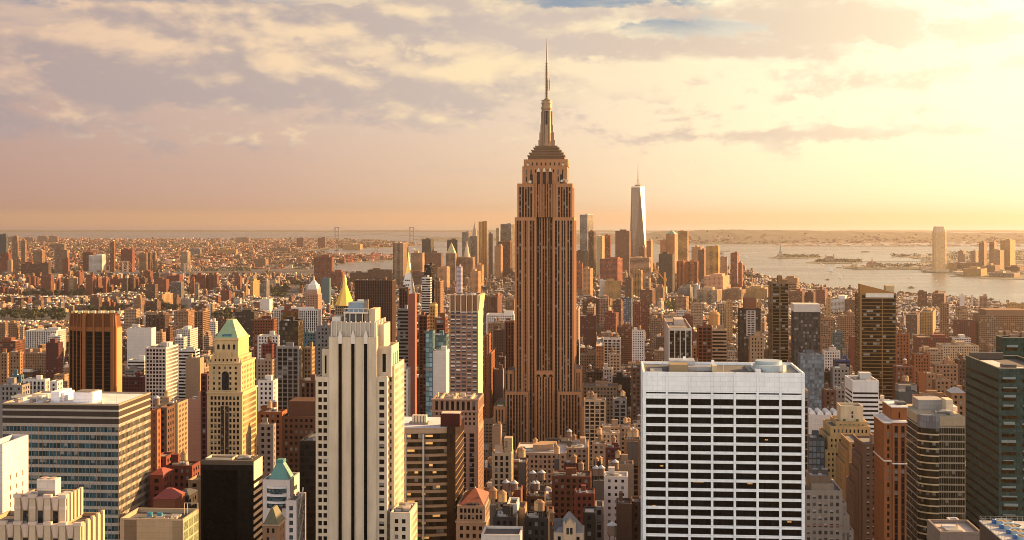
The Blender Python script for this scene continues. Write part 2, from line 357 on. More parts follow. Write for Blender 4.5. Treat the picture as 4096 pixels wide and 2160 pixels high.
class Bld:
    """one building: origin at the street under its front left corner; local x runs along the front, y away from the camera, z up"""
    def __init__(s, name, label, cat, xa, xb, yt, Y, xc=None, L=None, yb=2160, group=None, gz=GZ, shield=True, rot=0.0):
        s.name, s.label, s.cat, s.group = name, label, cat, group
        s.ax, s.ay, s.gz = wx_(xa, Y), Y, gz
        s.g = GA - rot; s.sg, s.cg = math.sin(s.g), math.cos(s.g)
        tb = (xb - CX) / F; s.W = (tb * Y - s.ax) / (s.cg + tb * s.sg)
        bx, by = s.ax + s.W * s.cg, Y - s.W * s.sg
        if L is None:
            t = (xc - CX) / F
            L = (t * by - bx) / (s.sg - t * s.cg) if xc > xb else (t * s.ay - s.ax) / (s.sg - t * s.cg)
            L = min(max(L, 6), 130)
        s.L = L; s.H = zat(yt, Y - s.W * s.sg / 2) - gz
        s.parts = {}; s.mats = {}; s.multi = []; s.subs = {}
        if shield:
            e = [xa, xb] + [CX + F * (q[0] + L * s.sg) / (q[1] + L * s.cg) for q in ((s.ax, s.ay), (bx, by))]
            SHIELD.append((min(e), max(e), yt, yb, Y - s.W * abs(s.sg) - 4))
        w0, s0 = grid(s.ax, s.ay); FOOT.append((w0 - 2, w0 + s.W + 2, s0 - 2, s0 + L + 2))
    def lx(s, px, y=0.0):
        t = (px - CX) / F; ax, ay = s.ax + y * s.sg, s.ay + y * s.cg
        return (t * ay - ax) / (s.cg + t * s.sg)
    def lz(s, py, x=None, y=0.0):
        x = s.W / 2 if x is None else x
        return zat(py, s.ay - x * s.sg + y * s.cg) - s.gz
    def part(s, name, material='masonry', color=(.5, .5, .5), sub=None):
        if name not in s.parts: s.parts[name] = MB(); s.mats[name] = (material, color); s.subs[name] = sub
        return s.parts[name]
    def each(s, name, material, color, mb, sub=None): s.multi.append((name, material, color, mb, sub))
    def finish(s):
        r = empty(s.name, (s.ax, s.ay, s.gz), -s.g); tag(r, s.label, s.cat, s.group)
        made = {}
        for k, mb in s.parts.items():
            if mb.f: made[k] = mb.build(k, s.mats[k][0], r, s.mats[k][1])
        for k, sub in s.subs.items():
            if sub and k in made and sub in made: made[k].parent = made[sub]
        cnt = {}; rest = {}
        for nm, m, c, mb, sub in s.multi:
            cnt[nm] = cnt.get(nm, 0) + 1
            if cnt[nm] > 100:
                q = rest.setdefault((nm, m, c, sub), MB()); i = len(q.v)
                q.v += mb.v; q.f += [tuple(a + i for a in f) for f in mb.f]; q.uv += mb.uv; q.c += mb.c
                continue
            o = mb.build(nm, m, made.get(sub, r), c)
        for (nm, m, c, sub), mb in rest.items():
            tag(mb.build(nm, m, made.get(sub, r), c), kind='stuff')
        return r

GL = (.008, .007, .007)
def facade(b, x0, x1, y0, y1, z0, z1, col, bay=3.2, fl=3.7, pw=.45, sp=.45, d=.45, sd=.08, top=1.6, corner=1.0, gcol=GL, glass='window_glass', wallm='masonry',
           sides='FRL', wparts=0, roofc=(.16, .15, .14), wall='wall', glz='glazing', roof='roof', spc=None, spname=None, sbay=None, spw=None, par=1.0, proud=0.0):
    """a storeyed block: glass set back behind piers (proud by `proud`) and spandrels that stand in front of it, a parapet and a roof"""
    W = b.part(wall, wallm, col); G = b.part(glz, glass, gcol); RF = MB(); b.each(roof, 'roofing', roofc, RF)
    S = W if spc is None else b.part(spname or 'spandrel_panel', wallm, spc)
    m = max(1, round((z1 - top - z0) / fl)); fh = (z1 - top - z0) / m
    zt = z1 - top
    def side(k, u0, u1, put, q, own):                       # put(u0,u1,depth0,depth1,za,zb,skip)
        ln = u1 - u0
        n = max(1, round((ln - 2 * corner) / ((sbay or bay) if k != 'F' else bay))); bw = (ln - 2 * corner) / n
        pf = (spw if (spw is not None and k != 'F') else pw); hw = pf * bw / 2
        if k == 'F' and wparts:
            for j in reversed(range(m)):
                for i in range(n):
                    mb = MB(); ua, ub = u0 + corner + i * bw + hw, u0 + corner + (i + 1) * bw - hw
                    za, zb = z0 + j * fh + sp * fh, z0 + (j + 1) * fh
                    a, c = (ua - u0 - corner) / bw, (ub - u0 - corner) / bw
                    mb.face([(ua, y0 + d, za), (ub, y0 + d, za), (ub, y0 + d, zb), (ua, y0 + d, zb)], [(i + .02, j + .02), (i + .98, j + .02), (i + .98, j + .98), (i + .02, j + .98)])
                    b.each('window', glass, gcol, mb)
        else:
            cu = max(1, round(bw / 3.2)); q(u0 + d * own, u1 - d * own, d, z0, zt, (-(corner - d * own) / bw * cu, 0, (n + (corner - d * own) / bw) * cu, m), G)
        for i in range(n + 1):
            c = u0 + corner + i * bw
            a, e = (u0 if i == 0 else c - hw), (u1 if i == n else c + hw)
            if e - a > .02: put(a, e, -proud, d + .05, z0, zt, 'KB' if proud else 'KBT', W)
        if sp > 0:
            for j in range(m): put(u0 + .02, u1 - .02, sd, d + .05, z0 + j * fh, z0 + j * fh + sp * fh, 'KLR', S)
    if 'F' in sides:
        side('F', x0, x1, lambda a, e, p, r, za, zb, sk, M: M.box(a, e, y0 + p, y0 + r, za, zb, sk),
             lambda a, e, p, za, zb, r, M: M._q((a, y0 + p, za), (e, y0 + p, za), (e, y0 + p, zb), (a, y0 + p, zb), r), 1)
    else: W.box(x0, x1, y0, y0 + .3, z0, zt, 'KBT')
    ys = y0 + d
    if 'R' in sides:
        side('R', ys, y1, lambda a, e, p, r, za, zb, sk, M: M.box(x1 - r, x1 - p, a, e, za, zb, 'L'),
             lambda a, e, p, za, zb, r, M: M._q((x1 - p, a, za), (x1 - p, e, za), (x1 - p, e, zb), (x1 - p, a, zb), r), 0)
    else: W._q((x1, ys, z0), (x1, y1, z0), (x1, y1, zt), (x1, ys, zt), (ys, z0, y1, zt))
    if 'L' in sides:
        side('L', ys, y1, lambda a, e, p, r, za, zb, sk, M: M.box(x0 + p, x0 + r, a, e, za, zb, 'R'),
             lambda a, e, p, za, zb, r, M: M._q((x0 + p, e, za), (x0 + p, a, za), (x0 + p, a, zb), (x0 + p, e, zb), r), 0)
    else: W._q((x0, y1, z0), (x0, ys, z0), (x0, ys, zt), (x0, y1, zt), (y1, z0, ys, zt))
    W._q((x1, y1, z0), (x0, y1, z0), (x0, y1, zt), (x1, y1, zt), (x1, z0, x0, zt))
    t = .7
    W.box(x0, x1, y0 - .03, y0 + t, zt, z1); W.box(x0, x1, y1 - t, y1, zt, z1)
    W.box(x0 - .03, x0 + t, y0 + t, y1 - t, zt, z1, 'FK'); W.box(x1 - t, x1 + .03, y0 + t, y1 - t, zt, z1, 'FK')
    RF.face([(x0 + t, y0 + t, z1 - par), (x1 - t, y0 + t, z1 - par), (x1 - t, y1 - t, z1 - par), (x0 + t, y1 - t, z1 - par)])
def plain(b, x0, x1, y0, y1, z0, z1, col, name='wall', material='masonry', roofc=(.16, .15, .14), roof='roof', t=.6, par=1.0, skip='B'):
    W = b.part(name, material, col)
    W.box(x0, x1, y0, y1, z0, z1 - par, skip + 'T')
    for q in ((x0, x1, y0, y0 + t), (x0, x1, y1 - t, y1), (x0, x0 + t, y0 + t, y1 - t), (x1 - t, x1, y0 + t, y1 - t)): W.box(*q, z1 - par, z1, 'B')
    b.each(roof, 'roofing', roofc, MB().face([(x0 + t, y0 + t, z1 - par + .02), (x1 - t, y0 + t, z1 - par + .02), (x1 - t, y1 - t, z1 - par + .02), (x0 + t, y1 - t, z1 - par + .02)]))
def boxpart(b, name, x0, x1, y0, y1, z0, z1, col, material='masonry'):
    b.each(name, material, col, MB().box(x0, x1, y0, y1, z0, z1, 'B'))
def clutter(b, x0, x1, y0, y1, z, n, seed=1, h=2.0, tones=((.55, .53, .5), (.3, .29, .28), (.12, .12, .12), (.42, .36, .28)), runs=2):
    q = random.Random(seed)
    for i in range(n):
        a, c = q.uniform(1.2, 4.5), q.uniform(1.2, 4); xx, yy = q.uniform(x0, max(x0 + .1, x1 - a)), q.uniform(y0, max(y0 + .1, y1 - c))
        if i < runs and y1 - y0 > 6: yy2 = q.uniform(y0, y1 - 1); boxpart(b, 'roof_duct', x0 + q.uniform(0, 2), x0 + (x1 - x0) * q.uniform(.4, 1), yy2, yy2 + .5, z + .1, z + .7, (.34, .3, .25), 'painted_metal')
        if i % 3 == 0: boxpart(b, 'vent_pipe', xx + a + .2, xx + a + .45, yy, yy + .25, z, z + q.uniform(1, 2.2), (.2, .17, .14), 'painted_metal')
        nm, cc = q.choice(('air_handler', 'vent_box', 'roof_hatch')), q.choice(tones)
        boxpart(b, nm, xx, xx + a, yy, yy + c, z, z + q.uniform(.6, 1.4) * h, cc, 'painted_metal')
# ------------------------------------------------------------------ the large towers, built one by one
LIME, BRICK, TAN, CREAM, WHITE, BROWN = (.37, .178, .082), (.15, .058, .032), (.25, .155, .085), (.62, .52, .37), (.78, .76, .73), (.16, .10, .07)
def tier(b, xa, xb, yt, yb, y0, y1, col, **k):
    x0, x1 = b.lx(xa, y0), b.lx(xb, y0); z1 = b.lz(yt, (x0 + x1) / 2, y0); z0 = 0 if yb is None else b.lz(yb, (x0 + x1) / 2, y0)
    facade(b, x0, x1, y0, y1, z0, z1, col, **k); return x0, x1, z0, z1

# --- the tall limestone tower with the mast
b = Bld('skyscraper', 'tallest limestone skyscraper with stepped shoulders and a long antenna mast', 'skyscraper', 2059, 2296, 869, 1290, L=75, yb=1757)
SP = dict(spc=(.05, .022, .013), spname='spandrel_panel', sp=.42, sd=.7, d=.95, gcol=(.012, .009, .008))
for xa, xb in ((2059, 2145), (2212, 2296)):
    tier(b, xa, xb, 869, None, 0, 75, LIME, bay=2.75, fl=3.75, pw=.29, corner=1.5, top=3.2, sides='FRL', **SP)
for xa, xb in ((2069, 2137), (2224, 2290)):
    tier(b, xa, xb, 734, 869, 2.5, 60, LIME, bay=2.7, fl=3.75, pw=.32, corner=1.6, top=3.5, **SP)
Wp = b.part('wall')
for xa, xb in ((2059, 2145), (2212, 2296)):                  # the broad piers between the window strips
    x0, x1 = b.lx(xa), b.lx(xb)
    for t in (.36, .64): Wp.box(x0 + (x1 - x0) * t - 1.0, x0 + (x1 - x0) * t + 1.0, -.35, .3, 0, b.lz(869) - 3, 'KB')
tier(b, 2145.5, 2211.5, 760, None, 7, 43, LIME, bay=2.6, fl=3.75, pw=.26, corner=.4, top=2.5, sides='F', **SP)
for t in (.33, .67): Wp.box(b.lx(2145, 7) + 16.5 * t - .8, b.lx(2145, 7) + 16.5 * t + .8, 6.6, 7.3, 0, b.lz(760), 'KB')
# arched infill between the wings
x0, x1, zz0, zz1 = tier(b, 2141, 2216, 1484, None, -1.0, 8, LIME, bay=2.9, fl=3.75, pw=.5, corner=1.0, top=6, sides='F', **SP)
for i in range(3):
    cx = x0 + (x1 - x0) * (i + .5) / 3
    mb = MB(); pts = [(cx + 2.0 * math.cos(a), -1.15, zz1 - 5.6 + 2.4 * math.sin(a)) for a in [math.pi * j / 8 for j in range(9)]]
    mb.face(pts[::-1]); b.each('arched_window', 'window_glass_dark', GL, mb)
# upper blocks
for xa, xb, yt, yb, y0, y1 in ((2089, 2268, 665, 734, 4, 46), (2095, 2271, 637, 666, 5.5, 44)):
    tier(b, xa, xb, yt, yb, y0, y1, LIME, bay=4.2, fl=9, pw=.72, sp=.28, corner=2, top=3.2, d=.6, gcol=(.03, .025, .022))
for px in (2154, 2177, 2201):                                # the three tall strips that end in metal fans
    x = b.lx(px, 3.4)
    boxpart(b, 'tall_window', x - 1.7, x + 1.7, 3.3, 4.3, b.lz(735), b.lz(684), (.03, .025, .025), 'window_glass_dark')
    mb = MB(); mb.prism([(x - 1.7, 3.1), (x + 1.7, 3.1), (x + 1.7, 4.2), (x - 1.7, 4.2)], b.lz(686), b.lz(672), True, [(x - .5, 3.1), (x + .5, 3.1), (x + .5, 4.2), (x - .5, 4.2)])
    b.each('metal_fan', 'painted_metal', (.6, .5, .36), mb)
    for o in (-1.95, 1.95): Wp.box(x + o - .28, x + o + .28, 2.6, 4, b.lz(869), b.lz(676), 'B')
tier(b, 2137.5, 2223.5, 690, 869, 3.6, 46, LIME, bay=2.6, fl=3.75, pw=.5, corner=2, top=8, sides='F', **SP)
for xa, xb in ((2120, 2131), (2240, 2252)):
    boxpart(b, 'tall_window', b.lx(xa, 3.8), b.lx(xb, 3.8), 3.8, 4.6, b.lz(734), b.lz(697), (.03, .025, .025), 'window_glass_dark')
for px, py, r in ((2111, 658, 1.2), (2252, 658, 1.2), (2120, 727, 1.6), (2247, 724, 1.3), (2255, 718, .9), (2266, 724, 1.6)):
    x, z = b.lx(px, 1), b.lz(py); mb = MB()
    mb.face([(x + r * math.cos(a), .9, z + r * math.sin(a)) for a in [2 * math.pi * i / 12 for i in range(12)]]); mb.box(x - .2, x + .2, 1, 3, z - r, z)
    b.each('dish_antenna', 'painted_metal', (.5, .42, .32), mb)
# stepped metal base of the mast
cyy = 25.0; cxx = b.lx(2187, cyy)
for xa, xb, yt, yb in ((2112, 2256, 622, 637), (2118, 2250, 611, 622), (2128, 2243, 600, 611), (2138, 2236, 590, 600), (2146, 2229, 583, 590)):
    hw = (b.lx(xb, cyy) - b.lx(xa, cyy)) / 2
    boxpart(b, 'mast_base_step', cxx - hw, cxx + hw, cyy - hw * .62, cyy + hw * .62, b.lz(yb, y=cyy - 10), b.lz(yt, y=cyy - 10), (.15, .085, .046), 'masonry')
    boxpart(b, 'step_ledge', cxx - hw - .7, cxx + hw + .7, cyy - hw * .62 - .7, cyy + hw * .62 + .7, b.lz(yt, y=cyy - 10) - .9, b.lz(yt, y=cyy - 10) + .25, (.20, .12, .07), 'masonry')
zz = lambda py: b.lz(py, y=cyy)
M = b.part('mooring_mast', 'painted_metal', (.27, .17, .10))
M.cyl(cxx, cyy, zz(586), zz(441), 5.6, 5.0, 16)
for a in range(4):
    ca, sa = math.cos(a * math.pi / 2), math.sin(a * math.pi / 2)
    for k, (r0, za, zb) in enumerate(((8.3, 586, 560), (7.3, 560, 530), (6.3, 530, 500), (5.7, 500, 448))):
        M.prism([(cxx + r0 * ca - 1.6 * sa * (1 if a % 2 else 1), cyy + r0 * sa - 1.6 * ca), (cxx + r0 * ca + 1.6 * sa, cyy + r0 * sa + 1.6 * ca), (cxx + 1.6 * sa, cyy + 1.6 * ca), (cxx - 1.6 * sa, cyy - 1.6 * ca)], zz(za), zz(zb))
for i in range(8):
    a = i * math.pi / 4 + math.pi / 8
    M.box(cxx + 5.2 * math.cos(a) - .35, cxx + 5.2 * math.cos(a) + .35, cyy + 5.2 * math.sin(a) - .35, cyy + 5.2 * math.sin(a) + .35, zz(580), zz(445))
for dx_ in (-1.5, 0, 1.5): boxpart(b, 'mast_window', cxx + dx_ - .45, cxx + dx_ + .45, cyy - 6.0, cyy - 4.6, zz(572), zz(446), (.025, .02, .02), 'window_glass_dark')
T = b.part('mast_crown', 'painted_metal', (.32, .21, .12))
for r0, r1, za, zb in ((5.2, 5.6, 441, 434), (5.6, 5.6, 434, 428), (4.9, 5.0, 428, 416), (5.7, 5.7, 416, 411), (4.4, 4.4, 411, 404), (5.4, 5.4, 404, 401), (3.6, 1.2, 401, 391)): T.cyl(cxx, cyy, zz(za), zz(zb), r0, r1, 16)
AN = b.part('antenna', 'painted_metal', (.16, .09, .045))
AN.cyl(cxx, cyy, zz(392), zz(300), 1.25, 1.1, 8); AN.cyl(cxx, cyy, zz(300), zz(253), 1.2, .8, 8); AN.cyl(cxx, cyy, zz(253), zz(200), .55, .5, 6); AN.cyl(cxx, cyy, zz(200), zz(153), .42, .2, 6)
for py in (385, 374, 362, 350, 338, 326, 315, 300, 290, 280, 268, 256): AN.cyl(cxx, cyy, zz(py), zz(py - 2), 1.9, 1.9, 8)
AN.box(cxx + 2.2, cxx + 2.9, cyy - .4, cyy + .4, zz(360), zz(318)); AN.box(cxx, cxx + 2.5, cyy - .2, cyy + .2, zz(357), zz(356)); AN.box(cxx, cxx + 2.5, cyy - .2, cyy + .2, zz(322), zz(321))
for i in range(26):
    a = rnd.uniform(0, 6.28); hw = rnd.uniform(9, 16); py = 632 if hw > 13 else 600
    x, y = cxx + hw * math.cos(a), cyy + hw * .6 * math.sin(a); mb = MB().box(x - .12, x + .12, y - .12, y + .12, zz(py), zz(py - rnd.uniform(8, 24)))
    b.each('whip_antenna', 'painted_metal', (.3, .24, .18), mb)
# lower wings and terraces
for xa, xb in ((2021, 2113), (2231, 2326)): tier(b, xa, xb, 1567, None, -9, 55, LIME, bay=2.8, fl=3.75, pw=.34, corner=1.4, top=3, **SP)
for xa, xb, yt in ((2030, 2056, 1482), (2298, 2326, 1476)): tier(b, xa, xb, yt, None, 4, 40, LIME, bay=2.8, fl=3.75, pw=.5, corner=1.3, top=3.5, **SP)
for xa, xb in ((1974, 2021), (2326, 2372)):
    q = tier(b, xa, xb, 1626, None, -14, 45, LIME, bay=2.8, fl=3.75, pw=.5, corner=1.3, top=3, **SP)
    mb = MB().box(q[0] + 1.5, q[1] - 1.5, -11.5, 20, q[3] - 1, q[3] - .55); b.each('roof_lawn', 'foliage', (.10, .15, .02), mb)
    boxpart(b, 'skylight', q[0] + 3, q[1] - 2.4, -8, -4, q[3] - .6, q[3] + .5, (.55, .42, .35))
b.finish()

# --- white modernist slab with seven columns of dark windows
b = Bld('office_tower', 'broad white office slab with rows of black windows between white columns', 'office tower', 2572, 3219, 1490, 572, xc=2564, L=42)
Wc = (.82, .85, .84); nb = 7; W, H = b.W, b.H; fh = 36.75 / F * 572; d = .62
Wp = b.part('wall', 'panel_wall', Wc); cw = .62; bw = (W - 2 * cw) / nb
b.part('glazing', 'window_glass_dark', (.005, .005, .005)).box(d, W - d, d, 42, 0, H - 9.5, 'KB')
ztop = b.lz(1571)
zr = [b.lz(1597) - i * fh for i in range(24)]                # heads of the window rows
Wp.box(0, W, 0, d + .1, ztop, H, 'B'); Wp.box(0, .8, d + .1, 42, ztop, H); Wp.box(W - .8, W, d + .1, 42, ztop, H); Wp.box(.8, W - .8, 41.2, 42, ztop, H)
cols = b.part('column', 'panel_wall', Wc)
for i in range(nb + 1):
    x = cw + i * bw; c = cw if i in (0, nb) else .44
    b.each('column', 'panel_wall', Wc, MB().box(max(-.25, x - c), min(W + .25, x + c), -.28, d, 0, H, 'B'))
    if i < nb:
        for k, xx in enumerate((x + c, x + bw - (cw if i == nb - 1 else .44) - .08)): Wp.box(xx, xx + .08, .05, .4, 0, H - .5)
spn = b.part('spandrel_band', 'panel_wall', Wc)
b.each('spandrel_band', 'panel_wall', Wc, MB().box(.1, W - .1, .12, d + .1, zr[0], b.lz(1577), 'B'))
for i, z in enumerate(zr):
    zb = z - 25.2 / F * 572
    if z - fh < 1: break
    b.each('spandrel_band', 'panel_wall', Wc, MB().box(.1, W - .1, .12, d + .1, zb - (fh - 25.2 / F * 572), zb))
    for s_ in (0, 1): Wp.box(*((.02, .5) if s_ == 0 else (W - .5, W - .02)), d + .1, 41.8, zb - (fh - 25.2 / F * 572), zb)
    for k in range(nb):
        x = cw + k * bw; mb = MB()
        n = 8; xa, xb = x + .42, x + bw - .42
        mb.face([(xa, d - .06, zb), (xb, d - .06, zb), (xb, d - .06, z), (xa, d - .06, z)], [(k * n, i + .02), (k * n + n, i + .02), (k * n + n, i + .98), (k * n, i + .98)])
        for j in range(1, n): xm = xa + (xb - xa) * j / n; mb.box(xm - .04, xm + .04, d - .16, d - .07, zb, z, 'KTB')
        b.each('window', 'window_glass_dark', (.006, .0055, .005), mb)
for px, py, wd in ((2772, 1932, 44), (2990, 1936, 20), (2640, 1870, 14), (3150, 2086, 16), (2610, 2030, 12), (3060, 1760, 12)):      # rooms with the lamps on
    x = b.lx(px); z_ = b.lz(py); b.each('lit_room', 'lamp_light', (.8, .38, .08), MB().face([(x, d - .1, z_), (x + wd / F * 572, d - .1, z_), (x + wd / F * 572, d - .1, z_ + .45), (x, d - .1, z_ + .45)]))
for y in (8, 16, 24, 32, 41): Wp.box(-.25, .3, y - .5, y + .5, 0, H); Wp.box(W - .3, W + .25, y - .5, y + .5, 0, H)
b.part('roof', 'roofing', (.09, .088, .085)).face([(.8, d + .1, H - 1.2), (W - .8, d + .1, H - 1.2), (W - .8, 41.2, H - 1.2), (.8, 41.2, H - 1.2)])
bx = lambda nm, xa, xb, y0, y1, h, col, m='painted_metal', z=-1.2: boxpart(b, nm, b.lx(xa, y0), b.lx(xb, y0), y0, y1, H + z, H + h, col, m)
bx('penthouse', 2678, 2752, 12, 22, 1.9, (.26, .2, .11), 'masonry'); bx('penthouse', 2752, 2866, 16, 24, .5, (.3, .3, .31)); bx('mechanical_deck', 2678, 2780, 22.5, 34, 2.6, (.36, .38, .4))
bx('stair_head', 2848, 2868, 12, 17, 1.6, (.48, .4, .25), 'masonry'); bx('air_handler', 2602, 2650, 8, 20, -.5, (.3, .28, .25)); bx('air_handler', 2790, 2815, 8, 11, -.5, (.08, .08, .08))
bx('mechanical_pit', 2995, 3040, 14, 36, -1.0, (.05, .05, .05)); bx('mechanical_pit', 3120, 3195, 8, 36, -1.0, (.05, .055, .06)); bx('screen_wall', 3022, 3044, 10, 34, .3, (.7, .72, .74))
for r, z0, z1, y, px in ((7.4, 0.2, 1.6, 20, 3078), (6.0, 1.6, 2.9, 24, 3074)):
    mb = MB().cyl(b.lx(px, y), y, H - 1.2, H + z1, r, r, 24); b.each('cooling_drum', 'painted_metal', (.36, .44, .48), mb)
for px, y, h in ((2712, 24, 4.6), (2893, 8, 2.4), (2788, 30, 3), (2648, 30, 2), (3150, 30, 2.4)): b.each('antenna_pole', 'painted_metal', (.5, .5, .5), MB().box(b.lx(px, y), b.lx(px, y) + .22, y, y + .22, H - 1, H + h))
for px, y in ((2732, 26), (2846, 20)): bx('satellite_screen', px, px + 11, y, y + 1, 4.0 if px < 2800 else 3.2, (.85, .85, .85), z=1.6)
b.finish(); GRACE = b

# --- cream tower with three black strips
b = Bld('deco_tower', 'cream brick tower with three tall black window strips and a fluted crown', 'skyscraper', 1262, 1544, 1507, 610, xc=1588)
CR = (.57, .46, .32)
fl5 = 31.1 / F * 610
# outer wings with paired windows
for xa, xb in ((1263, 1318), (1506, 1548)):
    tier(b, xa, xb, 1507, None, 0, 30, CR, bay=2.35 if xb < 1400 else 2.3, fl=fl5, pw=.28, sp=.40, corner=.8, top=2.4, wparts=1, d=.5, sides='FRL', sbay=3.4, wallm='rough_brick', glass='window_glass', gcol=(.008, .007, .007))
plain(b, b.lx(1316), b.lx(1507), -.5, 29, 0, b.lz(1347), CR, 'shaft', 'rough_brick', par=1.2)
for px in (1361, 1412, 1463):
    x = b.lx(px, -.5); boxpart(b, 'window_strip', x - .98, x + .98, -.56, .2, 0, b.lz(1375), (.003, .003, .003), 'window_glass_dark')
    boxpart(b, 'strip_frame', x - 1.05, x - .82, -.85, .2, 0, b.lz(1373), CR, 'rough_brick'); boxpart(b, 'strip_frame', x + .82, x + 1.05, -.85, .2, 0, b.lz(1373), CR, 'rough_brick')
    mb = MB(); mb.prism([(x - .9, -.9), (x + .9, -.9), (x + .9, .3), (x - .9, .3)], b.lz(1374), b.lz(1346), True); mb.prism([(x - .9, -.9), (x + .9, -.9), (x + .9, .3), (x - .9, .3)], b.lz(1346), b.lz(1322), True, [(x - .25, -.7), (x + .25, -.7), (x + .25, .3), (x - .25, .3)])
    b.each('stone_finial', 'masonry', (.68, .6, .5), mb)
Wc5 = (.50, .43, .33)
plain(b, b.lx(1323, 1), b.lx(1504, 1), 1, 26, b.lz(1347), b.lz(1289), Wc5, 'crown', 'masonry', par=1.5)
for i in range(10): boxpart(b, 'crown_fin', b.lx(1328 + i * 19, 1) - .2, b.lx(1328 + i * 19, 1) + .2, .45, 1.3, b.lz(1347), b.lz(1286), (.62, .55, .44), 'masonry')
for y in range(3, 26, 4): boxpart(b, 'crown_fin', b.lx(1504, 1) - .3, b.lx(1504, 1) + .5, y, y + .6, b.lz(1347), b.lz(1284), (.72, .66, .5), 'masonry')
# right hand steps
tier(b, 1507, 1566, 1385, 1507, 3.5, 24, CR, bay=5.5, fl=11, pw=.6, sp=.2, corner=1.4, top=3.5, wallm='rough_brick', gcol=(.02, .02, .02))
tier(b, 1548, 1578, 1462, None, 6, 34, CR, bay=2.6, fl=fl5, pw=.5, sp=.45, corner=1, top=2, wallm='rough_brick', sides='FR')
tier(b, 1288, 1317, 1396, 1507, 3, 24, CR, bay=4, fl=11, pw=.45, sp=.15, corner=.9, top=3, wallm='rough_brick', gcol=(.02, .02, .02))
plain(b, b.lx(1505, 4), b.lx(1534, 4), 5, 22, b.lz(1400), b.lz(1300), CR, 'upper_block', 'rough_brick')
z0 = b.lz(1289) - 1.2; bx = lambda nm, xa, xb, y0, y1, pa, pb, col, m='painted_metal': boxpart(b, nm, b.lx(xa, y0), b.lx(xb, y0), y0, y1, b.lz(pa, y=y0), b.lz(pb, y=y0), col, m)
bx('plant_room', 1386, 1452, 8, 20, 1289, 1253, (.05, .05, .055)); bx('plant_deck', 1374, 1472, 6.5, 22, 1254, 1249, (.66, .6, .5)); bx('glass_enclosure', 1393, 1456, 9, 19, 1249, 1210, (.2, .27, .34))
bx('steel_frame', 1456, 1474, 8, 9, 1289, 1198, (.2, .16, .12)); bx('water_tank_box', 1328, 1362, 6, 15, 1289, 1268, (.62, .56, .48)); bx('plant_room', 1476, 1500, 8, 22, 1289, 1236, (.5, .4, .25), 'masonry'); bx('steel_frame', 1430, 1474, 8, 8.6, 1204, 1198, (.7, .65, .55))
for px in (1376, 1395, 1414, 1433, 1452, 1471): bx('railing_post', px, px + 1.2, 6.6, 6.9, 1250, 1234, (.7, .66, .58))
bx('railing', 1375, 1472, 6.6, 6.8, 1236, 1234, (.7, .66, .58))
for px in (1376, 1398, 1422, 1448): bx('steel_frame', px, px + 3, 7, 7.4, 1289, 1250, (.68, .62, .5))
tier(b, 1561, 1640, 2050, None, -8, 14, CR, bay=3.1, fl=fl5, pw=.5, sp=.45, corner=1.2, top=3, wallm='rough_brick', glass='window_glass_blinds')
clutter(b, b.lx(1566, -6), b.lx(1636, -6), -6, 10, b.lz(2050, y=-8) - .9, 8, 3, 1.4)
b.finish()

# --- dark slab behind it
b = Bld('office_block', 'plain near-black slab beside the cream tower with black strips', 'office block', 1198, 1275, 1763, 690, L=30)
tier(b, 1198, 1275, 1763, None, 0, 30, (.011, .0095, .0085), bay=2.4, fl=3.6, pw=.12, sp=.3, corner=.3, top=2, d=.15, sd=.05, gcol=(.012, .011, .011), glass='window_glass_dark')
clutter(b, 4, 10, 3, 20, b.H - 1, 5, 5); b.finish()

# --- banded office block at the lower left
b = Bld('banded_office_block', 'wide office block with glass bands, cream spandrels and white roof boxes', 'office block', 10, 475, 1620, 613, xc=602)
W, L, H = b.W, b.L, b.H; fh = 32.7 / F * 613; CRm = (.37, .31, .25)
dk = (.045, .032, .024); hz = [b.lz(1642 + 28 * i) for i in range(3)]
rows = [(b.lz(1620), b.lz(1637), 0), (b.lz(1637), b.lz(1645), 1), (b.lz(1645), b.lz(1665), 0), (b.lz(1665), b.lz(1673), 1), (b.lz(1673), b.lz(1694), 0)]
z = b.lz(1694)
while z > 2:
    rows += [(z, z - fh * .38, 1), (z - fh * .38, z - fh, 2)]; z -= fh
G = b.part('glazing', 'curtain_glass', (.05, .075, .08)); j = 0
nbx, nby = 32, 26
MU = b.part('mullion', 'painted_metal', (.36, .25, .15))
for za, zb, k in rows:
    zb = max(zb, 0); j += 1
    if k == 2:
        for nm, q in (('F', [(.1, .25, zb), (W - .25, .25, zb), (W - .25, .25, za), (.1, .25, za)]), ('R', [(W - .25, .25, zb), (W - .25, L, zb), (W - .25, L, za), (W - .25, .25, za)])):
            mb = MB(); n = 34 if nm == 'F' else 28
            mb.face(q, [(0, j + .1), (n, j + .1), (n, j + .9), (0, j + .9)]); b.each('window_band', 'window_glass', (.028, .06, .07) if nm == 'F' else (.05, .06, .06), mb)
    else:
        c = dk if k == 0 else CRm
        b.each('dark_band' if k == 0 else 'spandrel_band', 'panel_wall', c, MB().box(0, W, 0, L, zb, za, 'B' if za < H else ''))
for i in range(nbx + 1): MU.box(i * (W - .12) / nbx, i * (W - .12) / nbx + .12, -.14, .02, 0, b.lz(1697), 'K')
for i in range(nby + 1): MU.box(W - .02, W + .14, i * (L - .12) / nby, i * (L - .12) / nby + .12, 0, b.lz(1700), 'L')
RFp = b.part('parapet', 'painted_metal', (.35, .27, .18))
for q in ((0, W, -.05, .5), (0, W, L - .5, L), (0, .5, .5, L - .5), (W - .5, W + .05, .5, L - .5)): RFp.box(*q, H, H + .8)
b.part('roof', 'roofing', (.62, .58, .55)).face([(.5, .5, H + .1), (W - .5, .5, H + .1), (W - .5, L - .5, H + .1), (.5, L - .5, H + .1)])
bx = lambda nm, xa, xb, y0, y1, h, col, m='panel_wall': boxpart(b, nm, b.lx(xa, y0), b.lx(xb, y0), y0, y1, H + .12, H + h, col, m)
